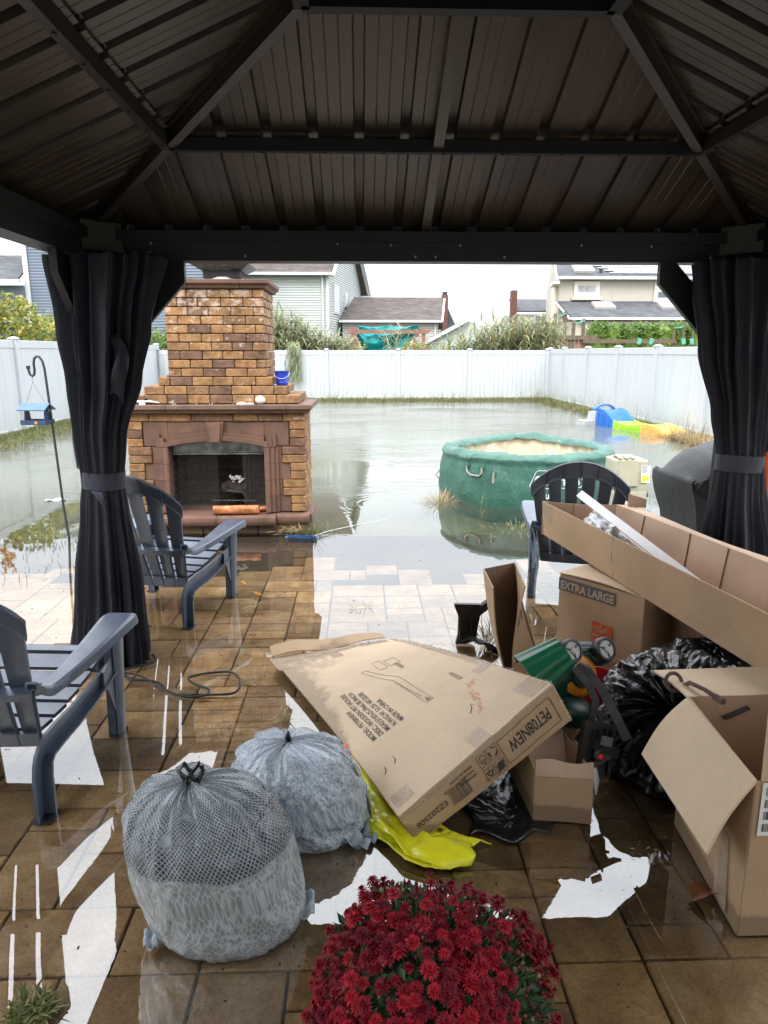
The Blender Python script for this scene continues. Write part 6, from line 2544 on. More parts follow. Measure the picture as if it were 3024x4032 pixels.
mb.slab(lambda u, v: tN.lerp(bR+Vector((0, 0, .474)), u)+Vector((.012+.004*v, .015*v, .225*v)), 8, 8, .007)
obj('front_flap', mb, CI, Bb, smooth=40)
hs = MB()
hs.bar((1.165, 2.048, .40), (1.245, 2.050, .435), .004, .022, (0, 1, 0))
obj('hand_slot', hs, M['soot'], Bb)
q = MB()
ov_ = Vector((1.028, 1.5925, .318))
u3, v3 = Vector((1, .006, 0)), Vector((0, 0, 1))
quad_mb(ov_, u3, v3, 0, 0, .12, .155, .004, q)
lb = obj('label', q, M['white_label'], Bb)
q = MB()
rr = random.Random(9)
for row in range(4):
    x = .010
    while x < .105:
        w_ = rr.choice((.001, .0018, .003))
        quad_mb(ov_, u3, v3, x, .118-row*.035, x+w_, .142-row*.035, .0055, q)
        x += w_+rr.choice((.001, .0016, .0026))
obj('barcodes', q, M['ink'], lb)
q = MB()
text_mb('2', ov_+v3*.006+u3*.05, u3, v3, .012, off=.0055, mb=q)
obj('printed_text', q, M['ink'], lb)
m_b = MB()
m_b.slab(lambda u, v: bN.lerp(bF, .12+.16*u+.06*v)+Vector((-.012, 0, .02+.22*v)), 3, 6, .0008)
obj('tape', m_b, M['tape'], Bb)

# ------------------------------------------------------------------ small carton, tall folded carton, red carton
Sb = thing('small_carton', 'small plain cardboard carton standing open beside the end of the flat carton', 'cardboard box', (.67, 2.15, 0))
s0, s1 = Vector((.578, 2.100, .004)), Vector((.765, 2.072, .004))
mb = MB()
mb.slab(lambda u, v: s0.lerp(s1, u)+Vector((0, .004*math.sin(PI*u), .166*v)), 8, 5, .005)
obj('front_panel', mb, CD, Sb, smooth=40)
mb = MB()
mb.slab(lambda u, v: s0.lerp(s1, u)+Vector((0, .010*v, .168+.052*v+.006*math.sin(u*7)*v)), 10, 3, .005)
obj('top_flap', mb, CI, Sb, smooth=40)
mb = MB()
mb.slab(lambda u, v: s0+Vector((-.02*u, .30*u, .19*v+.02*u*v)), 8, 4, .005)
obj('left_panel', mb, CD, Sb, smooth=40)
mb = MB()
mb.slab(lambda u, v: s1+Vector((-.03*u, .30*u, .19*v)), 8, 4, .005)
obj('right_panel', mb, CD, Sb, smooth=40)
mb = MB()
mb.slab(lambda u, v: s0.lerp(s1, u)+Vector((0, .008+.28*v, .0)), 4, 3, .005)
obj('bottom_panel', mb, CD, Sb)
mb = MB()
mb.slab(lambda u, v: s0+Vector((.015+.14*u, .12+.20*v, .10+.24*v-.04*u)), 6, 5, .005)
obj('inner_flap', mb, CI, Sb, smooth=40)

Tc = thing('tall_carton', 'tall folded cardboard sleeve standing upright behind the flat carton', 'cardboard box', (.72, 3.05, 0))
a0, a1 = Vector((.70, 3.02, .003)), Vector((.585, 2.97, .535))
b0, b1 = Vector((.705, 3.10, .003)), Vector((.600, 3.30, .520))
c0, c1 = Vector((.905, 3.25, .003)), Vector((.765, 3.38, .525))
d0, d1 = Vector((.70, 2.98, .003)), Vector((.735, 3.00, .530))
def bowed(p0, p1, q0, q1, bx_, th=.006):
    m_b = MB()
    m_b.slab(lambda u, v: p0.lerp(q0, u).lerp(p1.lerp(q1, u), v)+Vector((bx_[0]*math.sin(PI*v), bx_[1]*math.sin(PI*v), 0)), 8, 16, th)
    return m_b
obj('left_panel', bowed(a0, a1, b0, b1, (-.022, 0)), CD, Tc, smooth=40)
obj('back_panel', bowed(b0, b1, c0, c1, (-.01, .01)), M['card_shade'], Tc, smooth=40)  # shade inside the sleeve painted into the panel colour
obj('right_panel', bowed(d0, d1, c0, Vector((.775, 3.40, .525)), (-.028, -.01)), CD, Tc, smooth=40)
q = MB()
def rp_(u, v):
    p = d0.lerp(c0, u).lerp(d1.lerp(Vector((.775, 3.40, .525)), u), v)+Vector((-.028*math.sin(PI*v)+.006, -.01*math.sin(PI*v)-.006, 0))
    return p
q.add([rp_(.25, .60), rp_(.42, .56), rp_(.42, .66), rp_(.25, .70)], [(0, 1, 2, 3)])
q.add([rp_(.70, .56), rp_(.78, .52), rp_(.78, .62), rp_(.70, .64)], [(0, 1, 2, 3)])
obj('hand_slot', q, M['soot'], Tc)
q = MB()
for k in range(6):
    v0 = .74+.034*k
    q.add([rp_(.10, v0), rp_(.30, v0-.008), rp_(.30, v0+.012), rp_(.10, v0+.020)], [(0, 1, 2, 3)])
obj('barcode', q, M['foam'], Tc)

Rc = thing('red_carton', 'torn red soft drink carton with white script squeezed behind the black bag', 'cardboard box', (.98, 2.62, 0))
mb = MB()
r0_, r1_ = Vector((.80, 2.74, .0)), Vector((1.10, 2.66, .0))
mb.slab(lambda u, v: r0_.lerp(r1_, u)+Vector((0, .02*v, .02+.25*v+.012*math.sin(u*23)*max(0, v-.7))), 24, 8, .005)
obj('front_panel', mb, M['red_card'], Rc)
ur = (r1_-r0_).normalized()
tm = text_mb('Coca-Cola', r0_+Vector((0, 0, 0)), ur, (0, 0, 1), .10, surf=lambda a, b: r0_+ur*(.015+a*.5*1.1+b*.35)+Vector((-.004, -.006+.02*(b/.25), .09+b*.9-a*.05)), shear=.35)
obj('script', tm, M['white_label'], Rc)
mb = MB()
mb.slab(lambda u, v: r1_+Vector((.06*u, .18*u, .02+.24*v)), 4, 4, .005)
obj('side_panel', mb, M['red_card'], Rc)
mb = MB()
mb.slab(lambda u, v: r0_+Vector((.02*u, .20*u, .02+.24*v)), 4, 4, .005)
obj('side_panel', mb, M['red_card'], Rc)

# ------------------------------------------------------------------ bags
def bag_mesh(name, c, rx, ry, h, mat, seed, lean=(0, 0), nu=250, nv=150, pl=22, topk=.30, wr=1.0, knot=(0, 0)):
    c = Vector(c)
    def f(u, v):
        a = 2*PI*u
        # v 0 bottom centre -> 1 top centre
        ph = PI*(v-.5)
        e_ = 2/(4.4 if v < .5 else 2.7)
        r = max(0.0, math.cos(ph))**e_*(1+.05*(1-v))+topk*.12*max(0, v-.8)*5*(v < .999)
        z = .5+.5*math.copysign(abs(math.sin(ph))**e_, ph)
        k = max(0, (v-.55)/.45)
        ple = .045*math.sin(pl*a+2*math.sin(a*3+seed))*k*(1-k*.35)+.02*math.sin(pl*1.9*a+seed)*k
        ca, sa_ = math.cos(a), math.sin(a)
        big = .06*fbm((ca*1.2+seed, sa_*1.2, z*1.6), 1.0)+.035*wr*fbm((ca*4, sa_*4+seed, z*5), 1.2, 4)
        fin = .010*wr*fbm((ca*13, sa_*13+seed, z*14), 1.0, 3)
        fin += .030*wr*(.28-abs(noise.noise(Vector((ca*5+seed, sa_*5, z*3.2)))))*(.5+.5*k)
        fin += .014*wr*(.25-abs(noise.noise(Vector((ca*12+seed, sa_*12, z*6.0)))))
        m = 1+big+fin+ple
        x = c.x+rx*r*ca*m+lean[0]*z+knot[0]*max(0, (v-.8)/.2)
        y = c.y+ry*r*sa_*m+lean[1]*z+knot[1]*max(0, (v-.8)/.2)
        zz = c.z+h*z*(1+.4*big)+(.012*math.sin(7*a+seed) if v > .7 else 0)*(1-k)
        return (x, y, max(c.z+.0, zz))
    mb = MB()
    mb.grid(f, nu, nv, True)
    me = mb.mesh(name, mat, 180, False)
    uvl = me.uv_layers.new(name='uv')
    w = nu
    for poly in me.polygons:
        i, j = poly.index % nu, poly.index//nu
        for q, li in enumerate(poly.loop_indices):
            du, dv = ((0, 0), (1, 0), (1, 1), (0, 1))[q]
            uvl.data[li].uv = ((i+du)/nu*2.6, (j+dv)/nv)
    return me, f
B1 = thing('trash_bag', 'full grey patterned trash bag tied with black drawstring, nearest to the camera', 'trash bag', (-.42, 1.72, 0), 0, 'tied grey trash bags')
me, bf1 = bag_mesh('sack', (-.365, 1.715, -.022), .222, .19, .44, M['bag1'], 1.7, lean=(-.095, .02), knot=(-.01, .0))
obj('sack', me, None, B1)
def drawstring(root, c, rx, ry, seed, rad=.007):
    mb = MB()
    rr = random.Random(seed)
    c = Vector(c)
    loop = [c+Vector((rx*math.cos(a), ry*math.sin(a), -.010+.006*math.sin(3*a))) for a in [2*PI*i/20 for i in range(21)]]
    mb.tube(loop, rad*.8, 6)
    for k in range(2):
        s_ = -1 if k else 1
        q = [c+Vector((.0, 0, .005)), c+Vector((s_*.018, -.006, .022)), c+Vector((s_*.034, .0, .038)), c+Vector((s_*.020, .010, .052)), c+Vector((s_*.004, .004, .035)), c+Vector((s_*-.012, -.01, .012)), c+Vector((-s_*.03, -.02, -.002))]
        mb.tube(q, [rad, rad*1.2, rad*.9, rad*1.2, rad, rad, rad*.6], 6)
    mb.tube([c+Vector((.02, -.01, .01)), c+Vector((.035, -.012, .04)), c+Vector((.032, -.01, .062))], rad*.8, 6)
    mb.lathe([(.0, -.008), (.012, -.004), (.014, .004), (.008, .012), (0, .013)], c+Vector((0, -.004, .008)), 10)
    obj('drawstring', mb, M['black_bag'], root, smooth=60)
drawstring(B1, (-.462, 1.735, .410), .062, .045, 3)
mo = MB()
mo.lathe([(.058, 0), (.045, -.003), (0, -.004)], (-.462, 1.735, .403), 20)
obj('contents', mo, M['foam'], B1, smooth=60)
bt = MB()
def tail(base, d, L, w_, seed, mb_):
    base, d = Vector(base), Vector(d).normalized()
    s_ = d.cross(Vector((0, 0, 1))).normalized()
    def f(u, v):
        return base+d*L*v+s_*w_*(u-.5)*(1-.4*v)+Vector((0, 0, .02*math.sin(u*12+seed)*(1-v*.5)+.01*math.sin(v*9)))
    mb_.slab(f, 14, 8, .002)
tail((-.195, 1.70, .05), (1, .05, -.15), .06, .12, 1, bt)
obj('loose_corner', bt, M['bag2'], B1, smooth=180)
bt = MB()
tail((-.545, 1.62, .03), (-1, -.2, -.2), .04, .07, 3, bt)
obj('loose_corner', bt, M['bag2'], B1, smooth=180)

B2 = thing('trash_bag', 'blue grey patterned trash bag slumped behind the nearer one beside the yellow bag', 'trash bag', (-.2, 2.2, 0), 0, 'tied grey trash bags')
me, bf2 = bag_mesh('sack', (-.160, 2.12, -.022), .205, .175, .305, M['bag2'], 5.2, lean=(-.09, .04), pl=17, wr=1.8)
obj('sack', me, None, B2)
kb = MB().tube([(-.245, 2.155, .275), (-.252, 2.15, .300), (-.245, 2.145, .322), (-.238, 2.155, .285)], .006, 6)
obj('drawstring', kb, M['black_bag'], B2, smooth=60)
bt = MB()
tail((-.03, 2.035, .012), (1, -.9, -.05), .075, .12, 2, bt)
obj('loose_corner', bt, M['bag2'], B2, smooth=180)
sm_ = MB()
q = [Vector(bf2(.985, t)) for t in (.25, .35, .45, .55, .65, .75)]
sm_.slab(lambda u, v: q[min(5, int(v*5))].lerp(q[min(5, int(v*5)+1)], v*5-int(v*5))+Vector((.006, -.012+.02*u, 0)), 1, 15, .003)
obj('side_seam', sm_, M['ink_grey'], B2, smooth=180)

# black bag: folds radiate from the gathered neck that faces the camera
Kb = thing('black_trash_bag', 'bulging shiny black trash bag with its gathered neck facing the camera', 'trash bag', (1.12, 2.5, 0))
kc = Vector((1.20, 2.45, .135))
kax = (Vector((1.085, 2.24, .37))-kc).normalized()
kx = kax.cross(Vector((0, 0, 1))).normalized()
ky = kax.cross(kx)
def bb(u, v):
    a, b = 2*PI*u, PI*v          # v=0 at the neck
    sb_, cb_ = math.sin(b), math.cos(b)
    k = max(0, 1-v*1.7)
    pl_ = (.10*math.sin(13*a+1.2*math.sin(3*a))+.06*math.sin(29*a+2)+.03*math.sin(47*a))*k*min(1, v*9+.2)
    n_ = .16*fbm((math.cos(a)*sb_*1.7+5, math.sin(a)*sb_*1.7, cb_*1.7), 1.0, 3)+.05*fbm((math.cos(a)*sb_*4, math.sin(a)*sb_*4, cb_*4+3), 1.0, 2)
    ridg = .05*abs(fbm((math.cos(a)*sb_*3.5, math.sin(a)*sb_*3.5, cb_*3.5+9), 1.0, 2))
    r = .285*(1+n_+pl_*.8-ridg)
    if v < .07:
        r *= .86+.14*(v/.07)
    p = kc+(kx*math.cos(a)*sb_+ky*math.sin(a)*sb_)*r*1.08+kax*cb_*r*.92
    if p.z < -.02:
        p.z = -.02
    if p.z < .12:
        d = Vector((p.x-kc.x, p.y-kc.y, 0))*(.05*(1-p.z/.12))
        p += d
    return p
mb = MB()
mb.grid(bb, 260, 120, True)
obj('sack', mb, M['black_bag'], Kb, smooth=38, fix=False)
mb = MB()
def cap2(u, v):
    a = 2*PI*u
    return Vector((1.42, 2.62, .24))+Vector((.30*math.cos(a)*math.sin(PI*v/1.6), .24*math.sin(a)*math.sin(PI*v/1.6), .16*math.cos(PI*v/1.6)))*(1+.14*fbm((math.cos(a)*2, math.sin(a)*2, v*5), 1.3, 4))
mb.grid(cap2, 120, 50, True)
obj('upper_lobe', mb, M['black_bag'], Kb, smooth=38, fix=False)
mb = MB()
tail((.98, 2.36, .08), (-1, -.4, .1), .09, .10, 4, mb)
obj('torn_corner', mb, M['black_bag'], Kb, smooth=180)

# bent iron stake with a ring
Ik = thing('iron_stake', 'rusty iron stake with ring end lying on the black bag', 'stake', (1.06, 2.1, .44))
mb = MB()
rc_ = Vector((1.050, 2.17, .468))
mb.tube([rc_+Vector((.027*math.cos(a), .012*math.sin(a), .027*math.sin(a))) for a in [-.5+5.9*i/20 for i in range(21)]], .0065, 8)
obj('ring', mb, M['rust'], Ik, smooth=60)
mb = MB().tube([rc_+Vector((.022, -.004, -.016)), (1.085, 2.13, .485), (1.105, 2.07, .490), (1.125, 2.00, .488)], .0075, 8)
mb.tube([(1.115, 2.025, .489), (1.127, 1.99, .488)], .011, 8)
obj('shank', mb, M['rust'], Ik, smooth=60)

# yellow plastic bag
Yb = thing('yellow_bag', 'flat bright yellow plastic bag with red print lying under the flat carton', 'plastic bag', (.15, 2.1, 0))
def yel(u, v):
    # long curved strip from behind the grey bag to the near corner
    ax = [(-.11, 2.50, .045), (-.03, 2.34, .035), (.05, 2.18, .025), (.12, 2.06, .018), (.22, 1.96, .012), (.34, 1.94, .008)]
    m = v*(len(ax)-1)
    i = min(int(m), len(ax)-2)
    p = Vector(ax[i]).lerp(Vector(ax[i+1]), m-i)
    d = (Vector(ax[i+1])-Vector(ax[i])).normalized()
    s_ = Vector((-d.y, d.x, 0)).normalized()
    w_ = lerp(.17, .13, v)+.02*math.sin(v*9)
    e = u*2-1
    z = .018*math.sin(u*10+v*6)*(1-v*.4)+.012*fbm((u*4, v*8, 1), 1.4)
    tip = d*(.05*abs(e)**2*(1 if e > 0 else .45)-.008*math.cos(e*7))*max(0, v-.8)/.2 - s_*e*.03*max(0, v-.85)/.15
    return p+tip+s_*e*w_*.62+Vector((.02*e*v, -.018*math.sin(u*7)*v, abs(z)-.02*abs(e)*(1-v)))
mb = MB()
mb.slab(yel, 26, 60, .003)
mb.slab(lambda u, v: yel(u*.5+.05, .55+.45*v)+Vector((.01*math.sin(v*8), 0, .014+.012*math.sin(u*5+v*5))), 14, 26, .003)
obj('sheet', mb, M['yellow'], Yb, smooth=180)
q = MB()
for k in range(5):
    for j in range(2):
        v0, u0 = .02+.045*k, .30+.26*j
        q.add([yel(u0, v0)+Vector((0, 0, .005)), yel(u0+.2, v0)+Vector((0, 0, .005)), yel(u0+.2, v0+.03)+Vector((0, 0, .005)), yel(u0, v0+.03)+Vector((0, 0, .005))], [(0, 1, 2, 3)])
obj('red_print', q, M['red_plastic'], Yb)

# ------------------------------------------------------------------ overturned green toy mower
Tm = thing('toy_mower', 'green plastic toy mower lying upside down on the cardboard with its wheels up', 'toy', (.85, 2.6, 0))
wa = Vector((.42, -.78, .46)).normalized()
def wheel(c, r=.050):
    Mx = wa.to_track_quat('Z', 'Y').to_matrix()
    tr = MB().lathe([(.0, -.022), (r*.92, -.022), (r, -.016), (r*1.01, 0), (r, .014), (r*.93, .021), (r*.76, .021), (r*.74, .014)], c, 36, Mx)
    w_ = obj('wheel', tr, M['black_plastic'], Tm, smooth=35)
    ds = MB().lathe([(r*.76, .013), (r*.70, .018), (r*.34, .016), (r*.2, .024), (0, .026)], c, 30, Mx, cap=False)
    d_ = obj('wheel_disc', ds, M['rim_grey'], w_, smooth=35)
    sl_ = MB()
    for k in range(3):
        a = 2*PI*k/3+.6
        p = Vector(c)+Mx @ Vector((r*.5*math.cos(a), r*.5*math.sin(a), .0195))
        sl_.lathe([(r*.16, 0), (0, .001)], p, 10, Mx @ Matrix.Rotation(a, 3, 'Z') @ Matrix.Diagonal((1.5, .6, 1)))
    obj('disc_slots', sl_, M['black_plastic'], w_)
w1, w2 = Vector((.835, 2.62, .385)), Vector((.985, 2.66, .372))
wheel(w1)
wheel(w2)
def blob(c, rad, rot=(0, 0, 0), p=2.6, nu=36, nv=22, rib=0, amp=.04):
    Mx = Euler(rot).to_matrix()
    m_b = MB()
    def f(u, v):
        a, b = 2*PI*u, PI*v
        x, y, z = math.sin(b)*math.cos(a), math.sin(b)*math.sin(a), -math.cos(b)
        e = 2/p
        q = Vector((math.copysign(abs(x)**e, x)*rad[0], math.copysign(abs(y)**e, y)*rad[1], math.copysign(abs(z)**e, z)*rad[2]))
        if rib:
            q *= 1+amp*math.sin(rib*q.y/rad[1])*(1 if z > -.3 else 0)
        return Vector(c)+Mx @ q
    m_b.grid(f, nu, nv, True)
    return m_b
# hood with moulded ribs
mb = MB()
def hood(u, v):
    p0, p1 = Vector((.665, 2.60, .285)), Vector((.815, 2.63, .375))
    c = p0.lerp(p1, v)
    a = lerp(-.35*PI, 1.05*PI, u)
    R_ = lerp(.088, .060, v)+.005*math.cos(u*34)
    ax = (p1-p0).normalized()
    e1 = Vector((-.30, -.72, .35)).normalized()
    e1 = (e1-ax*e1.dot(ax)).normalized()
    e2 = ax.cross(e1)
    return c+e1*R_*math.cos(a-PI*.35)+e2*R_*1.05*math.sin(a-PI*.35)
mb.slab(hood, 40, 12, .006)
obj('hood', mb, M['toy_green'], Tm, smooth=50)
obj('fender', blob((.828, 2.645, .355), (.062, .05, .035), (.5, -.2, .3)), M['toy_green'], Tm, smooth=50)
obj('fender', blob((.978, 2.685, .345), (.058, .05, .035), (.5, -.2, .3)), M['toy_green2'], Tm, smooth=50)
obj('front_axle', MB().tube([w1-wa*.03, w2-wa*.03], .018, 10), M['black_plastic'], Tm, smooth=50)
obj('axle_housing', blob((.905, 2.69, .345), (.085, .045, .04), (.3, 0, .2)), M['toy_green2'], Tm, smooth=50)
obj('body', blob((.80, 2.66, .24), (.115, .09, .105), (.2, -.5, .2), 3.2), M['toy_green2'], Tm, smooth=50)
obj('engine_ring', MB().lathe([(.078, -.02), (.084, 0), (.074, .014), (.06, .018), (.0, .018)], (.875, 2.61, .285), 30, Vector((.3, -.85, .35)).to_track_quat('Z', 'Y').to_matrix()), M['amber'], Tm, smooth=40)
obj('engine_cap', MB().lathe([(.050, 0), (.046, .02), (.02, .026), (0, .026)], (.878, 2.595, .290), 24, Vector((.3, -.85, .35)).to_track_quat('Z', 'Y').to_matrix()), M['toy_green2'], Tm, smooth=40)
fr = MB()
def strap_bar(pts, w_=.034, th=.010, up=(0, -1, .2)):
    for a, b in zip(pts[:-1], pts[1:]):
        d = (Vector(b)-Vector(a)).normalized()*.004
        fr.bar(Vector(a)-d, Vector(b)+d, w_, th, up)
strap_bar([(.850, 2.55, .350), (.895, 2.53, .320), (.925, 2.50, .285), (.950, 2.46, .235), (.975, 2.42, .180), (.995, 2.38, .135)])
strap_bar([(.835, 2.54, .345), (.875, 2.50, .300), (.893, 2.46, .250), (.880, 2.44, .200), (.850, 2.42, .160), (.815, 2.40, .120)], .028)
strap_bar([(.915, 2.47, .20), (.925, 2.40, .12), (.93, 2.33, .06)], .02)
strap_bar([(.87, 2.45, .19), (.88, 2.38, .11), (.88, 2.30, .03)], .022)
obj('handle_frame', fr, M['black_plastic'], Tm)
ch_ = MB()
ch_.box((.875, 2.37, .105), (.13, .03, .19), (-.35, .25, .1))
ch_.box((.90, 2.34, .12), (.10, .03, .04), (-.35, .5, .1))
ch_.box((.86, 2.33, .07), (.12, .03, .02), (-.35, -.5, .1))
for k in range(4):
    ch_.box((.845+.024*k, 2.35, .10), (.006, .03, .17), (-.35, .25, .1))
obj('chassis', ch_, M['black_plastic'], Tm)
obj('clip', MB().box((.893, 2.315, .165), (.040, .012, .032), (-.3, .3, .1)), M['ink_grey'], Tm)
obj('boss', MB().lathe([(.024, 0), (.022, .008), (.012, .012), (0, .012)], (.868, 2.315, .110), 20, Euler((R(70), 0, .2)).to_matrix()), M['black_plastic'], Tm, smooth=50)
obj('red_button', MB().lathe([(.010, 0), (.010, .010), (.006, .013), (0, .013)], (.868, 2.303, .112), 16, Euler((R(75), 0, .2)).to_matrix()), M['red_plastic'], Tm, smooth=50)
obj('lower_drum', blob((.835, 2.56, .155), (.09, .07, .055), (.2, .3, .1), 2.4), M['toy_green2'], Tm, smooth=50)
obj('spike', MB().tube([(.832, 2.25, .10), (.836, 2.235, .06), (.834, 2.225, .01)], [.008, .011, .003], 8), M['rim_grey'], Tm, smooth=50)
Tm.scale = (.925, .925, .925)
Tm.location = (.786, 2.405, .116)
# loose cardboard flap it rests on
mb = MB()
mb.slab(lambda u, v: Vector((.70, 2.35, .16)).lerp(Vector((.80, 2.22, .02)), v)+Vector((.10*u, .06*u, .05*u*(1-v)))+Vector((0, 0, .01*math.sin(PI*u))), 8, 8, .006)
tag(obj('loose_cardboard', mb, CD, smooth=40), 'loose slanted piece of cardboard under the upside-down green toy', 'cardboard')

# black plastic bag under the flat carton, lying in the water
mb = MB()
def blk(u, v):
    x, y = lerp(.34, .62, u), lerp(2.02, 2.62, v)
    z = .003+.008*max(0, math.sin(PI*u)*math.sin(PI*v))*(.5+fbm((u*5, v*8, 2), 1.4)) if 0 < u < 1 and 0 < v < 1 else -.004
    return (x+.03*math.sin(v*11), y+.03*math.sin(u*9), max(-.01, z))
mb.slab(blk, 26, 34, .003)
tag(obj('wet_black_plastic', mb, M['black_bag'], smooth=180), 'wet black plastic sheet under the raised end of the flat carton', 'plastic sheet')

# black resin bracket lying in the water
Br = thing('plastic_bracket', 'black ribbed plastic fitting lying in the water left of the tall carton', 'fitting', (.62, 3.55, 0))
mb = MB()
mb.prism([(-.085, .0), (-.03, .0), (.02, .02), (.045, .20), (.05, .235), (-.10, .24), (-.10, .225), (-.075, .16), (-.075, .05)], lambda a, b: (.60+a, 3.60-b*.12, b), lambda a, b: (.60+a, 3.625-b*.12, b))
for k in range(4):
    mb.box((.535+.03*k, 3.582, .13), (.005, .02, .18), (-.12, .05, 0))
obj('plate', mb, M['black_plastic'], Br)
mb = MB()
mb.prism([(0, .18), (.03, .15), (.12, .225), (.125, .262), (.105, .262)], lambda a, b: (.575+a, 3.56, b), lambda a, b: (.575+a, 3.60, b))
obj('wedge', mb, M['black_plastic'], Br)
mb = MB()
def curl(u, v):
    a = lerp(-.1, 1.3, v)
    x = .575+.085*math.sin(a)*1.3+.0*u
    return (x+.05*u, 3.52-.06*u+.01*v, .02+.09*math.cos(a*1.1)*(1-.1*u)-.045+.006*abs(math.sin(u*13)))
mb.slab(curl, 26, 12, .006)
for k in range(5):
    mb.tube([Vector(curl(k/4, i/8))+Vector((0, -.002, .006)) for i in range(9)], .006, 6)
obj('ribbed_lip', mb, M['black_plastic'], Br, smooth=50)

# ------------------------------------------------------------------ cord, brush, leaves and rubbish on the patio
mb = MB()
def wig(pts, n=10):
    out = []
    P_ = [Vector(p) for p in pts]
    for i in range(len(P_)-1):
        p0, p1, p2, p3 = P_[max(i-1, 0)], P_[i], P_[i+1], P_[min(i+2, len(P_)-1)]
        for k in range(n):
            t = k/n
            out.append(.5*((2*p1)+(-p0+p2)*t+(2*p0-5*p1+4*p2-p3)*t*t+(-p0+3*p1-3*p2+p3)*t*t*t))
    out.append(P_[-1])
    return out
mb.tube(wig([(-1.10, 3.52, .0), (-1.06, 3.42, .004), (-1.18, 3.32, .004), (-1.12, 3.22, .006), (-.98, 3.18, .006), (-.90, 3.08, .008), (-.80, 3.02, .008), (-.72, 3.04, .008), (-.72, 3.10, .006), (-.80, 3.16, .006), (-.84, 3.22, .006), (-.78, 3.26, .008), (-.66, 3.28, .008), (-.60, 3.22, .008), (-.575, 3.10, .012), (-.60, 3.04, .012), (-.70, 3.04, .008), (-.85, 3.05, .006)]), .0058, 6)
mb.tube(wig([(-1.2, 3.3, .004), (-1.08, 3.25, .006), (-.95, 3.12, .006), (-.86, 3.05, .01)]), .0045, 6)
tag(obj('cable', mb, M['black_plastic'], smooth=60), 'looped black cable lying in the water below the left curtain', 'cable')
mb = MB()
rr = random.Random(12)
for k in range(420):
    t = rr.random()
    p = Vector((lerp(-.62, -.38, t), 5.88-.03*t, .012))
    a = rr.uniform(0, PI)
    d = Vector((0, math.cos(a), math.sin(a)))
    mb.tube([p, p+d*.022], .0016, 3, False)
mb.tube([(-.64, 5.885, .012), (-.37, 5.85, .012)], .010, 8)
Bh = thing('cleaning_brush', 'blue bristle brush head floating at the right corner of the hearth', 'brush', (-.5, 5.87, 0))
obj('bristles', mb, M['brush_blue'], Bh)
obj('pole', MB().tube([(-.42, 5.87, .016), (-.28, 6.05, .022), (-.02, 6.35, .004), (.30, 6.75, -.03)], .004, 8), M['pole_grey'], Bh, smooth=60)
def curled(c, L, mat, label, seed, name='dead_leaf', w_=.5):
    m_b = MB()
    rr = random.Random(seed)
    ang = rr.uniform(0, 6)
    c = Vector(c)
    def f(u, v):
        e = u*2-1
        w = math.sin(PI*min(.98, v*.96+.02))**.7*(1+.25*math.sin(v*19+seed))
        x, y = (v-.5)*L, e*L*w_*.5*w
        z = .012+.35*L*abs(e)**1.6*w*w_+.12*L*math.sin(v*4+seed)
        return c+Vector((x*math.cos(ang)-y*math.sin(ang), x*math.sin(ang)+y*math.cos(ang), max(0.002, z)))
    m_b.slab(f, 8, 16, .0012)
    tag(obj(name, m_b, mat, smooth=50), label, 'leaf')
curled((.985, 1.735, 0), .095, M['dead_leaf'], 'curled brown dead leaf beside the big box at the right', 5, w_=.7)
curled((-.675, 4.43, 0), .07, M['leaf_orange'], 'small orange leaf by the front leg of the middle chair', 2)
curled((-.60, 3.72, 0), .06, M['dead_leaf'], 'brown leaf scrap on the wet pavers below the middle chair', 7)
curled((-.62, 3.57, 0), .05, M['leaf_hedge'], 'pale green leaf curled on the wet pavers', 9)
curled((-.80, 4.65, 0), .05, M['leaf_orange'], 'tiny yellow leaf behind the front leg of the middle chair', 11)
def twig_pile(name, label, c, n, rad, mat, seed, L=.07, cat='debris', up=.15):
    m_b = MB()
    rr = random.Random(seed)
    for k in range(n):
        a = rr.uniform(0, 2*PI)
        r = rad*math.sqrt(rr.random())
        p = Vector(c)+Vector((r*math.cos(a), r*math.sin(a), rr.uniform(0, up*rad)+.003))
        d = Vector((rr.uniform(-1, 1), rr.uniform(-1, 1), rr.uniform(-.05, .35)))
        leaf(m_b, p, d, Vector((0, 0, 1)), L*rr.uniform(.5, 1.3), .006*rr.uniform(.5, 1.6))
    return tag(obj(name, m_b, mat), label, cat)
twig_pile('grass_clump', 'matted clump of wet grass at the bottom left corner of the picture', (-.80, 1.43, 0), 260, .05, M['weed'], 3, .045, 'grass')
twig_pile('grass_wisp', 'wisp of dry grass on the pavers beside the cord', (-.36, 2.82, 0), 22, .05, M['straw'], 4, .06, 'grass')
twig_pile('grass_wisp', 'dry seed heads on the pavers in front of the front chair leg', (-.55, 3.20, 0), 18, .05, M['straw'], 5, .06, 'grass')
twig_pile('grass_wisp', 'straw scraps near the middle chair foot', (-.70, 4.2, 0), 26, .07, M['straw'], 6, .07, 'grass')
twig_pile('grass_wisp', 'grass stalks fallen at the hearth corner', (-.62, 6.0, .02), 60, .12, M['straw'], 16, .14, 'grass')
twig_pile('grass_wisp', 'thin weeds floating in the middle of the flooded pavers', (.0, 4.2, 0), 14, .06, M['straw'], 8, .08, 'grass')
twig_pile('grass_wisp', 'scraps of straw below the right-hand boxes', (.90, 1.92, 0), 9, .06, M['straw'], 9, .02, 'grass')
mb = MB()
rr = random.Random(21)
for k in range(620):
    y = 1.1+rr.random()**1.4*4.6
    x = rr.uniform(-.6, .62)*y
    s_ = rr.uniform(.001, .0042)
    mb.box((x, y, .001), (s_*2.2, s_, s_*.6), (0, 0, rr.uniform(0, 3)))
o_ = obj('floating_specks', mb, M['dirt'], kind='stuff')
o_['label'] = 'tiny bits of dirt floating on the water over the pavers'
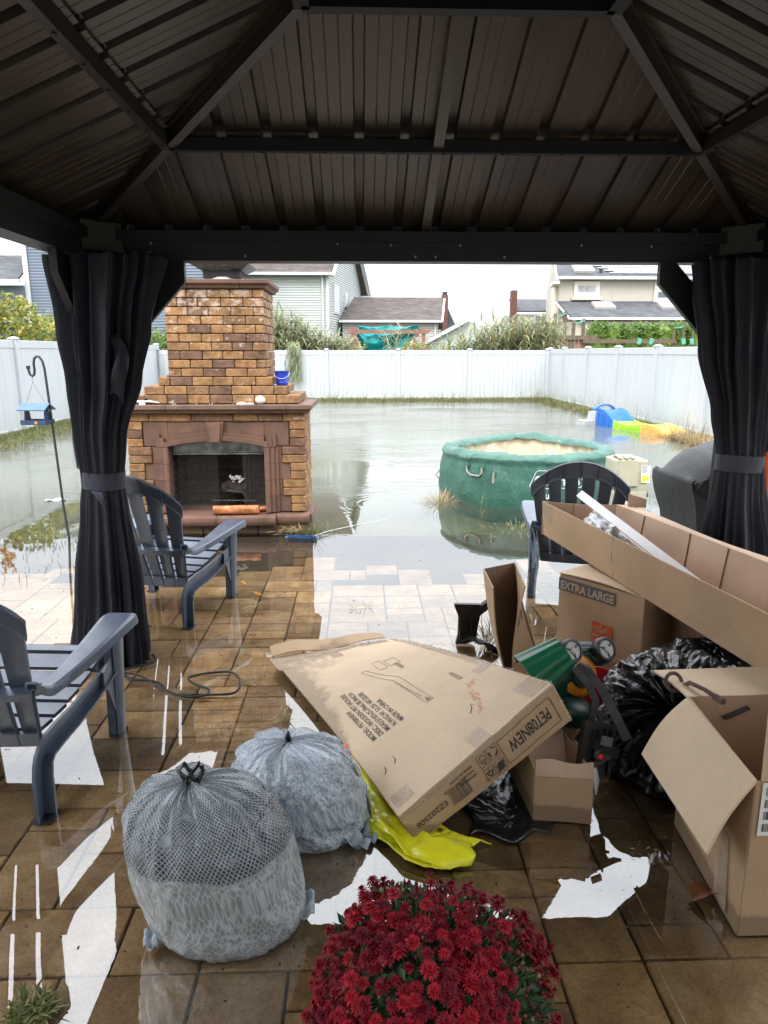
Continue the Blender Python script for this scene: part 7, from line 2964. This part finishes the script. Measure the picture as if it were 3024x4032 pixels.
mb = MB().slab(lambda u, v: (-3.36+.2*u, 7.52+.12*v+.03*u, .006+.012*math.sin(u*8+v*4)), 6, 4, .003)
tag(obj('floating_wrapper', mb, M['skylight'], smooth=180), 'small pale turquoise wrapper floating by the left fence', 'litter')
mb = MB().slab(lambda u, v: (2.95+.12*u, 6.15+.05*v+.02*u, .006+.008*math.sin(u*8+v*4)), 6, 4, .003)
tag(obj('floating_scrap', mb, M['toy_blue'], smooth=180), 'small blue plastic scrap floating right of the pump', 'litter')
# ------------------------------------------------------------------ red chrysanthemums in a pot
rm = random.Random(17)
MX, MY, MZ, MR = .128, 1.13, .31, .228
Mu = thing('chrysanthemum_pot', 'big dome of dark red chrysanthemums in a dark pot at the bottom of the picture', 'potted plant', (MX, MY, 0))
obj('pot', MB().lathe([(.10, 0), (.13, .20), (.142, .20), (.142, .225), (.125, .225), (.12, .19), (0, .19)], (MX, MY, .0), 36), M['pot'], Mu, smooth=35)
def dome(th, ph, k=1.0):
    """th azimuth, ph from top"""
    r = MR*(1+.05*math.sin(3*th+1)+.045*fbm((math.cos(th)*2, math.sin(th)*2, ph*2), 1.2))
    return Vector((MX+r*k*math.sin(ph)*math.cos(th), MY+r*k*.95*math.sin(ph)*math.sin(th), MZ+r*.92*k*math.cos(ph)+.0))
core = MB()
core.grid(lambda u, v: dome(2*PI*u, v*PI*.75, .74), 24, 12, True)
obj('inner_foliage', core, M['mum_leaf'], Mu, smooth=180)
# flower head variants built on +z
def flower(seed, npet=(15, 13, 9), R_=.0138):
    rr = random.Random(seed)
    mb = MB()
    for layer, n in enumerate(npet):
        el = (.02, .32, .75)[layer]
        L = R_*(1, .84, .58)[layer]
        for k in range(n):
            a = 2*PI*(k+.5*layer)/n+rr.uniform(-.1, .1)
            e = el+rr.uniform(-.12, .12)
            d = Vector((math.cos(a)*math.cos(e), math.sin(a)*math.cos(e), math.sin(e)))
            nn = Vector((-math.cos(a)*math.sin(e), -math.sin(a)*math.sin(e), math.cos(e)))
            s_ = d.cross(nn)
            w = R_*.30
            p0 = Vector((0, 0, .002*layer))+d*R_*.08
            m_ = p0+d*L*.6+nn*.0015
            t = p0+d*L+nn*(-.0015 if layer == 0 else .001)
            mb.add([p0, m_+s_*w/2, t+s_*w*.22, t-s_*w*.22, m_-s_*w/2], [(0, 1, 2, 3, 4)])
    mb.lathe([(R_*.12, -.004), (R_*.22, -.001), (R_*.15, .004), (0, .005)], (0, 0, 0), 7)
    return mb.mesh('flower', M['petal'], fix=False)
FV = [flower(1), flower(2, (17, 14, 10), .0165), flower(3, (13, 10, 9), .0135), flower(4, (12, 9, 8), .011)]
pts = []
tries = 0
ga = PI*(3-math.sqrt(5))
N_ = 1050
for i in range(N_):
    z = 1-1.35*(i+.5)/N_
    ph = math.acos(z)
    th = i*ga
    pts.append((th+rm.uniform(-.06, .06), ph+rm.uniform(-.04, .04)))
camp = Vector((0, 0, 1.55))
fl_pts, bud_pts = [], []
for th, ph in pts:
    p = dome(th, ph)
    facing = (camp-p).normalized().dot((p-Vector((MX, MY, MZ))).normalized())
    patch = fbm((p.x*9, p.y*9, p.z*9), 1.0)
    if facing < -.15:
        continue
    top_bias = .20*max(0, math.cos(ph))
    if patch+top_bias+rm.uniform(-.30, .30) >-.10:
        fl_pts.append((th, ph, facing))
    else:
        bud_pts.append((th, ph))
fl_pts.sort(key=lambda q: -q[2])
fl_main, fl_rest = fl_pts[:298], fl_pts[298:]
stems = MB()
def stem(a, b):
    stems.tube([a, a.lerp(b, .55)+rv(.004), b], .0013, 3, False)
def orient(n):
    n = (n+rv(.22)).normalized()
    return n, (n.to_track_quat('Z', 'Y') @ Euler((0, 0, rm.uniform(0, 6))).to_quaternion())
restf = MB()
for idx, (th, ph, fc) in enumerate(fl_main+fl_rest):
    k = 1+rm.uniform(-.07, .06)+(rm.uniform(.02, .09) if rm.random() < .15 else 0)
    p = dome(th, ph, k)
    nrm = (p-Vector((MX, MY, MZ-.10))).normalized()
    n, q = orient(nrm)
    me = rm.choice(FV+[FV[0], FV[1]])
    sc = rm.uniform(.82, 1.12)
    if idx < 298:
        o_ = put('flower', me, Mu, p, q.to_euler(), (sc, sc, sc))
    else:
        mt = q.to_matrix()
        restf.add([p+mt @ (v.co*sc) for v in me.vertices], [tuple(f.vertices) for f in me.polygons])
    stem(dome(th, ph, .76), p-n*.002)
if restf.f:
    obj('other_flowers', restf, M['petal'], Mu, kind='stuff', fix=False)
bd = MB()
for (th, ph) in bud_pts+[(rm.uniform(0, 6.28), rm.uniform(0, 1.5)) for _ in range(150)]:
    p = dome(th, ph, 1+rm.uniform(-.13, .03))
    n = (p-Vector((MX, MY, MZ-.1))).normalized()
    Mx = n.to_track_quat('Z', 'Y').to_matrix()
    r = rm.uniform(.0028, .0052)
    bd.lathe([(r*.5, 0), (r, r*.8), (r*.9, r*1.6), (r*.35, r*2.2)], p, 7, Mx)
    stem(dome(th, ph, .74), p)
obj('buds', bd, M['bud'], Mu, smooth=60, kind='stuff')
obj('stems', stems, M['mum_stem'], Mu, kind='stuff', fix=False)
lf = MB()
for k in range(2600):
    th, ph = rm.uniform(0, 2*PI), math.acos(1-rm.random()*1.5)
    kk = .72+.24*rm.random()**.8
    p = dome(th, ph, kk)
    n = (p-Vector((MX, MY, MZ-.1))).normalized()
    leaf(lf, p, (n+rv(1.1)), n, rm.uniform(.018, .034), rm.uniform(.009, .016), .2)
obj('leaves', lf, M['mum_leaf'], Mu, kind='stuff', fix=False)

# ------------------------------------------------------------------ reeds behind the back fence
def blade(mb, p, d, L, w, droop, n=5):
    """arching strip leaf"""
    d = d.normalized()
    s_ = d.cross(Vector((0, 0, 1)))
    s_ = s_.normalized() if s_.length > 1e-3 else Vector((1, 0, 0))
    pts, q = [], Vector(p)
    for i in range(n+1):
        t = i/n
        ww = w*(1-t)**.7*min(1, .4+3*t)
        pts.append((q-s_*ww/2, q+s_*ww/2))
        q = q+d*L/n
        d = (d+Vector((0, 0, -droop/n))).normalized()
    mb.add([x for pr in pts for x in pr], [(2*i, 2*i+1, 2*i+3, 2*i+2) for i in range(n)])
def reeds(label, stems_, seed, lean=.15, group='reeds behind the back fence'):
    rr = random.Random(seed)
    root = thing('reed_clump', label, 'reeds', (stems_[0][0], stems_[0][1], .1), 0, group)
    sm, lm, pm = MB(), MB(), MB()
    for (x, y, h) in stems_:
        ln = Vector((rr.uniform(-lean, lean)+lean*.3, rr.uniform(-lean, lean)*.5, 0))
        pts = [Vector((x, y, .05))+ln*h*(t*t)+Vector((0, 0, (h)*t)) for t in (0, .25, .5, .75, 1)]
        sm.tube(pts, [.012, .011, .009, .007, .004], 4, False)
        for k in range(rr.randint(9, 14)):
            t = rr.uniform(.35, .98)
            i = min(3, int(t*4))
            p = pts[i].lerp(pts[i+1], t*4-i)
            a = rr.uniform(0, 2*PI)
            blade(lm, p, Vector((math.cos(a), math.sin(a)*.6, rr.uniform(.3, 1.3))), rr.uniform(.4, .85), rr.uniform(.045, .085), rr.uniform(.8, 2.6))
        if rr.random() < .30 or h > 2.85:
            tip = pts[-1]
            a = rr.choice((0, PI))+rr.uniform(-.5, .5)
            dv = Vector((math.cos(a), .2*math.sin(a), 0))
            for k in range(26):
                t = rr.random()
                p = tip+Vector((0, 0, t*.20))+dv*t*t*.14
                blade(pm, p, Vector((dv.x*.9+rr.uniform(-.4, .4), rr.uniform(-.4, .4), rr.uniform(-.5, .5))), rr.uniform(.06, .13), .018, 1.5, 2)
    obj('stems', sm, M['straw'], root, kind='stuff', fix=False)
    obj('leaves', lm, M['leaf_reed'], root, kind='stuff', fix=False)
    if pm.f:
        obj('plumes', pm, M['plume'], root, kind='stuff', fix=False)
rr = random.Random(31)
def prof_l(x):      # height outline of the left clump
    pts = [(-3.4, 2.55), (-2.9, 2.8), (-2.3, 2.7), (-1.7, 2.35), (-1.2, 2.15), (-.6, 2.0), (.0, 2.0), (.3, 1.9)]
    for a, b in zip(pts[:-1], pts[1:]):
        if a[0] <= x <= b[0]:
            return lerp(a[1], b[1], (x-a[0])/(b[0]-a[0]))
    return 1.9
reeds('tall loose reeds with plumes above the back fence beside the chimney', [(x, rr.uniform(24.6, 25.6), prof_l(x)*rr.uniform(.72, 1.06)) for x in [rr.uniform(-3.3, -1.0) for _ in range(190)]], 41)
reeds('lower reeds along the back fence left of the pergola', [(x, rr.uniform(24.5, 25.4), prof_l(x)*rr.uniform(.7, 1.0)) for x in [rr.uniform(-1.1, -.1) for _ in range(60)]], 42)
def prof_r(x):
    pts = [(3.0, 2.0), (3.6, 2.1), (4.2, 2.45), (4.8, 2.75), (5.4, 2.7), (6.0, 2.7), (6.6, 2.6), (7.0, 2.1)]
    for a, b in zip(pts[:-1], pts[1:]):
        if a[0] <= x <= b[0]:
            return lerp(a[1], b[1], (x-a[0])/(b[0]-a[0]))
    return 1.95
reeds('dense bushy reeds above the back fence in the middle right', [(x, rr.uniform(24.6, 26.2), prof_r(x)*rr.uniform(.72, 1.04)) for x in [rr.uniform(3.5, 5.7) for _ in range(170)]], 43, .3)
reeds('reeds mixed with pale stalks in the back right corner', [(x, rr.uniform(24.6, 26.0), prof_r(x)*rr.uniform(.75, 1.08)) for x in [rr.uniform(5.6, 6.9) for _ in range(90)]], 44, .2)
reeds('few bare reed stalks in front of the teal canopy', [(x, rr.uniform(24.6, 25.2), rr.uniform(2.0, 2.5)) for x in [rr.uniform(.65, 1.55) for _ in range(9)]], 45, .2)
reeds('thin reeds beside the right pergola post', [(x, rr.uniform(24.8, 25.4), rr.uniform(1.75, 2.0)) for x in [rr.uniform(1.9, 3.5) for _ in range(22)]], 46, .3)
# bundle bent down over the fence
hb = MB()
for k in range(170):
    p = Vector((-2.1+rr.uniform(-.22, .2), 23.86+rr.uniform(-.08, .04), rr.uniform(.75, 1.85)))
    blade(hb, p, Vector((rr.uniform(-.45, .45), -.15, rr.uniform(-1.2, .1))), rr.uniform(.25, .55), rr.uniform(.02, .04), rr.uniform(.5, 1.8), 4)
for k in range(14):
    x = -2.1+rr.uniform(-.2, .15)
    hb.tube([(x, 24.3, 1.9), (x+rr.uniform(-.1, .1), 23.95, 1.8), (x+rr.uniform(-.25, .15), 23.82, 1.2), (x+rr.uniform(-.3, .15), 23.8, .6)], .010, 4, False)
Hr = thing('drooping_reeds', 'bundle of half dead reeds bent down over the back fence by the blue bucket', 'reeds', (-2.1, 23.85, .5))
obj('blades', hb, M['leaf_reed'], Hr, kind='stuff', fix=False)

# ------------------------------------------------------------------ leafy growth
def shrub(name, label, cat, blobs, n, L, mat, seed, group=None, stems_=True, mat2=None, stem_mat=None):
    rr = random.Random(seed)
    root = thing(name, label, cat, (blobs[0][0], blobs[0][1], .1), 0, group)
    lm = MB()
    tot = sum(b[3]*b[4]*b[5] for b in blobs)
    for (x, y, z, rx, ry, rz) in blobs:
        m = int(n*rx*ry*rz/tot)
        for k in range(m):
            d = rv().normalized()
            r = rr.random()**.35
            p = Vector((x+rx*r*d.x, y+ry*r*d.y, z+rz*r*d.z))
            if fbm(p, 1.9) < -.22:
                continue
            leaf(lm, p, Vector((rr.uniform(-1, 1), rr.uniform(-1, .2), rr.uniform(-.8, .7))), Vector((rr.uniform(-.4, .4), rr.uniform(-1, 0), rr.uniform(.1, 1))), L*rr.uniform(.6, 1.3), L*.72*rr.uniform(.6, 1.1), .15)
    obj('foliage', lm, mat, root, kind='stuff', fix=False)
    if stems_:
        sm = MB()
        for (x, y, z, rx, ry, rz) in blobs:
            for k in range(6):
                q = Vector((x+rr.uniform(-rx, rx), y+rr.uniform(-ry, ry)*.4-ry*.4, z+rz*rr.uniform(.2, 1.0)))
                sm.tube([(x+rr.uniform(-.2, .2), y, .1), ((x+q.x)/2+rr.uniform(-.1, .1), (y+q.y)/2, (.1+q.z)/2), q], [.018, .012, .005], 4, False)
        obj('stems', sm, stem_mat or M['straw'], root, fix=False)
    return root
shrub('leafy_shrub', 'yellow green leafy shrub hanging over the left fence', 'shrub', [(-8.1, 15.6, 2.1, .9, .6, .62), (-7.3, 15.6, 2.2, .6, .6, .60), (-7.15, 16.4, 1.85, .5, .6, .5), (-8.4, 15.2, 1.9, .8, .5, .5)], 3600, .13, M['leaf_shrub'], 51)
shrub('leafy_shrub', 'green leafy shrub behind the left fence next to the curtain', 'shrub', [(-7.3, 17.6, 1.95, .6, .7, .55), (-7.3, 18.8, 2.0, .6, .7, .5), (-7.4, 20.2, 2.0, .7, .8, .5)], 2600, .12, M['leaf_shrub'], 52)
shrub('leafy_shrub', 'bright green shrub showing between the left curtain and the chimney', 'shrub', [(-7.5, 24.6, 1.9, .7, .7, .6), (-6.9, 25.2, 1.8, .7, .6, .55), (-6.1, 25.2, 1.9, .5, .6, .4)], 2400, .13, M['leaf_hedge'], 53)
ob = MB()
for k in range(34):
    p = Vector((-7.68+rr.uniform(-.12, .16), 15.1, 2.85+rr.uniform(-.25, .25)))
    leaf(ob, p, rv(), Vector((0, -1, .3)), rr.uniform(.09, .15), .10, .1)
Or = thing('autumn_twig', 'upright twig of orange leaves above the left fence', 'shrub', (-7.65, 15.1, 1.5))
obj('foliage', ob, M['leaf_orange'], Or, fix=False)
obj('stem', MB().tube([(-7.75, 15.15, 1.5), (-7.7, 15.1, 2.2), (-7.66, 15.1, 3.05)], .012, 5), M['wood_dark'], Or)
reeds('pale grass plumes rising from the shrub at the left edge', [(rr.uniform(-8.2, -6.9), 15.6, rr.uniform(2.5, 3.0)) for _ in range(12)], 47, .15, None) if False else None
# vine hedge on the right
hg = [(10.9+.75*k, 33+.1*(k % 2), 2.35, .62, .5, .62) for k in range(8)]
shrub('vine_hedge', 'bright green vine covered hedge in front of the cream house', 'hedge', hg, 8200, .15, M['leaf_hedge'], 54, stems_=False)
shrub('leafy_shrub', 'small yellow green shrub behind the back fence by the pergola post', 'shrub', [(1.95, 26, 1.6, .5, .4, .45), (-.0, 26, 1.55, .35, .4, .4), (3.2, 26, 1.45, .5, .4, .4)], 900, .11, M['leaf_shrub'], 55, stems_=False)
core_ = MB()
for (x, y, z, rx, ry, rz) in hg:
    core_.lathe([(0, -rz*1.9), (rx*.85, -rz*1.9), (rx*.8, rz*.3), (rx*.35, rz*.62), (0, rz*.66)], (x, y+.15, z), 12)
obj('inner_foliage', core_, M['leaf_hedge'], bpy.data.objects['vine_hedge'], kind='stuff')
lv = [MB() for _ in range(1)]

# weeds along the waterline
def weeds(name, label, pts, seed, L=.16, mat=None):
    rr = random.Random(seed)
    m_b = MB()
    for (x, y, z, h) in pts:
        for k in range(3):
            blade(m_b, Vector((x+rr.uniform(-.05, .05), y+rr.uniform(-.05, .05), z)), Vector((rr.uniform(-1, 1), rr.uniform(-1, 1), rr.uniform(.4, 2))), L*h*rr.uniform(.5, 1.4), .012, rr.uniform(.4, 2.2), 3)
    o_ = obj(name, m_b, mat or M['weed'], kind='stuff', fix=False)
    o_['label'] = label
    return o_
rr = random.Random(61)
weeds('fence_weeds', 'low weeds and grass along the foot of the back fence', [(rr.uniform(-6.5, 6.3), 23.9-rr.random()**1.6*1.15, .0, 1+(1.6 if rr.random() < .04 else 0)) for _ in range(4200)], 62, .14)
weeds('fence_weeds', 'dry grass along the foot of the right fence', [(6.28-rr.random()**1.5*.62, rr.uniform(8.5, 23.8), .0, .8+(2.4 if rr.random() < .05 else 0)) for _ in range(2600)], 63, .15)
weeds('fence_weeds', 'green weeds along the foot of the left fence', [(-6.5+rr.random()**1.4*.95, rr.uniform(9.5, 23.8), .04, .9) for _ in range(3000)], 64, .14)
weeds('fence_weeds', 'brown matted grass beside the end of the toy slide', [(6.1-rr.random()*.45, rr.uniform(11.2, 12.9), .0, 1.0) for _ in range(900)], 65, .2, M['straw'])
def tuft(label, c, n, rad, L, seed, mat=None, flat=.8):
    rr = random.Random(seed)
    m_b = MB()
    for k in range(n):
        a, r = rr.uniform(0, 2*PI), rad*rr.random()**.6
        blade(m_b, Vector((c[0]+r*math.cos(a), c[1]+r*math.sin(a), c[2])), Vector((math.cos(a)*flat+rr.uniform(-.4, .4), math.sin(a)*flat+rr.uniform(-.4, .4), rr.uniform(.2, 1.4))), L*rr.uniform(.4, 1.2), .006, rr.uniform(.6, 2.4), 4)
    return tag(obj('grass_tuft', m_b, mat or M['weed'], fix=False), label, 'grass')
tuft('brown grass tuft at the left end of the green hot tub', (.86, 7.35, -.02), 170, .14, .26, 71, M['straw'])
tuft('grass growing beside the bird feeder pole', (-2.55, 5.95, -.04), 320, .30, .16, 72)
tuft('wiry weeds beside the black plastic fitting and the tall carton', (.70, 3.62, 0), 75, .10, .26, 73)
tuft('weeds growing up at the right base of the fireplace', (-.42, 6.05, 0), 110, .10, .20, 74)
tuft('second patch of weeds in the water right of the fireplace', (-.28, 6.25, -.02), 60, .16, .16, 75)
tuft('small weed spike in the water in front of the hot tub', (1.62, 6.35, -.05), 34, .04, .16, 76, flat=.25)
tuft('line of drowned grass at the patio edge before the hot tub', (1.35, 6.12, -.01), 90, .30, .09, 77, M['straw'])
tuft('sparse grass blades standing in the water right of the pump', (3.15, 6.9, -.02), 90, .45, .12, 78, flat=.3)
tuft('thin weeds in the flood left of the bird feeder', (-2.3, 5.3, -.01), 60, .5, .10, 79, flat=.3)
tuft('big leaf weed beside the pump', (2.62, 6.25, 0), 20, .06, .12, 80, M['leaf_hedge'])
tuft('tall thin weed stalk in front of the hot tub handles', (1.22, 6.78, 0), 10, .04, .5, 81, flat=.12)
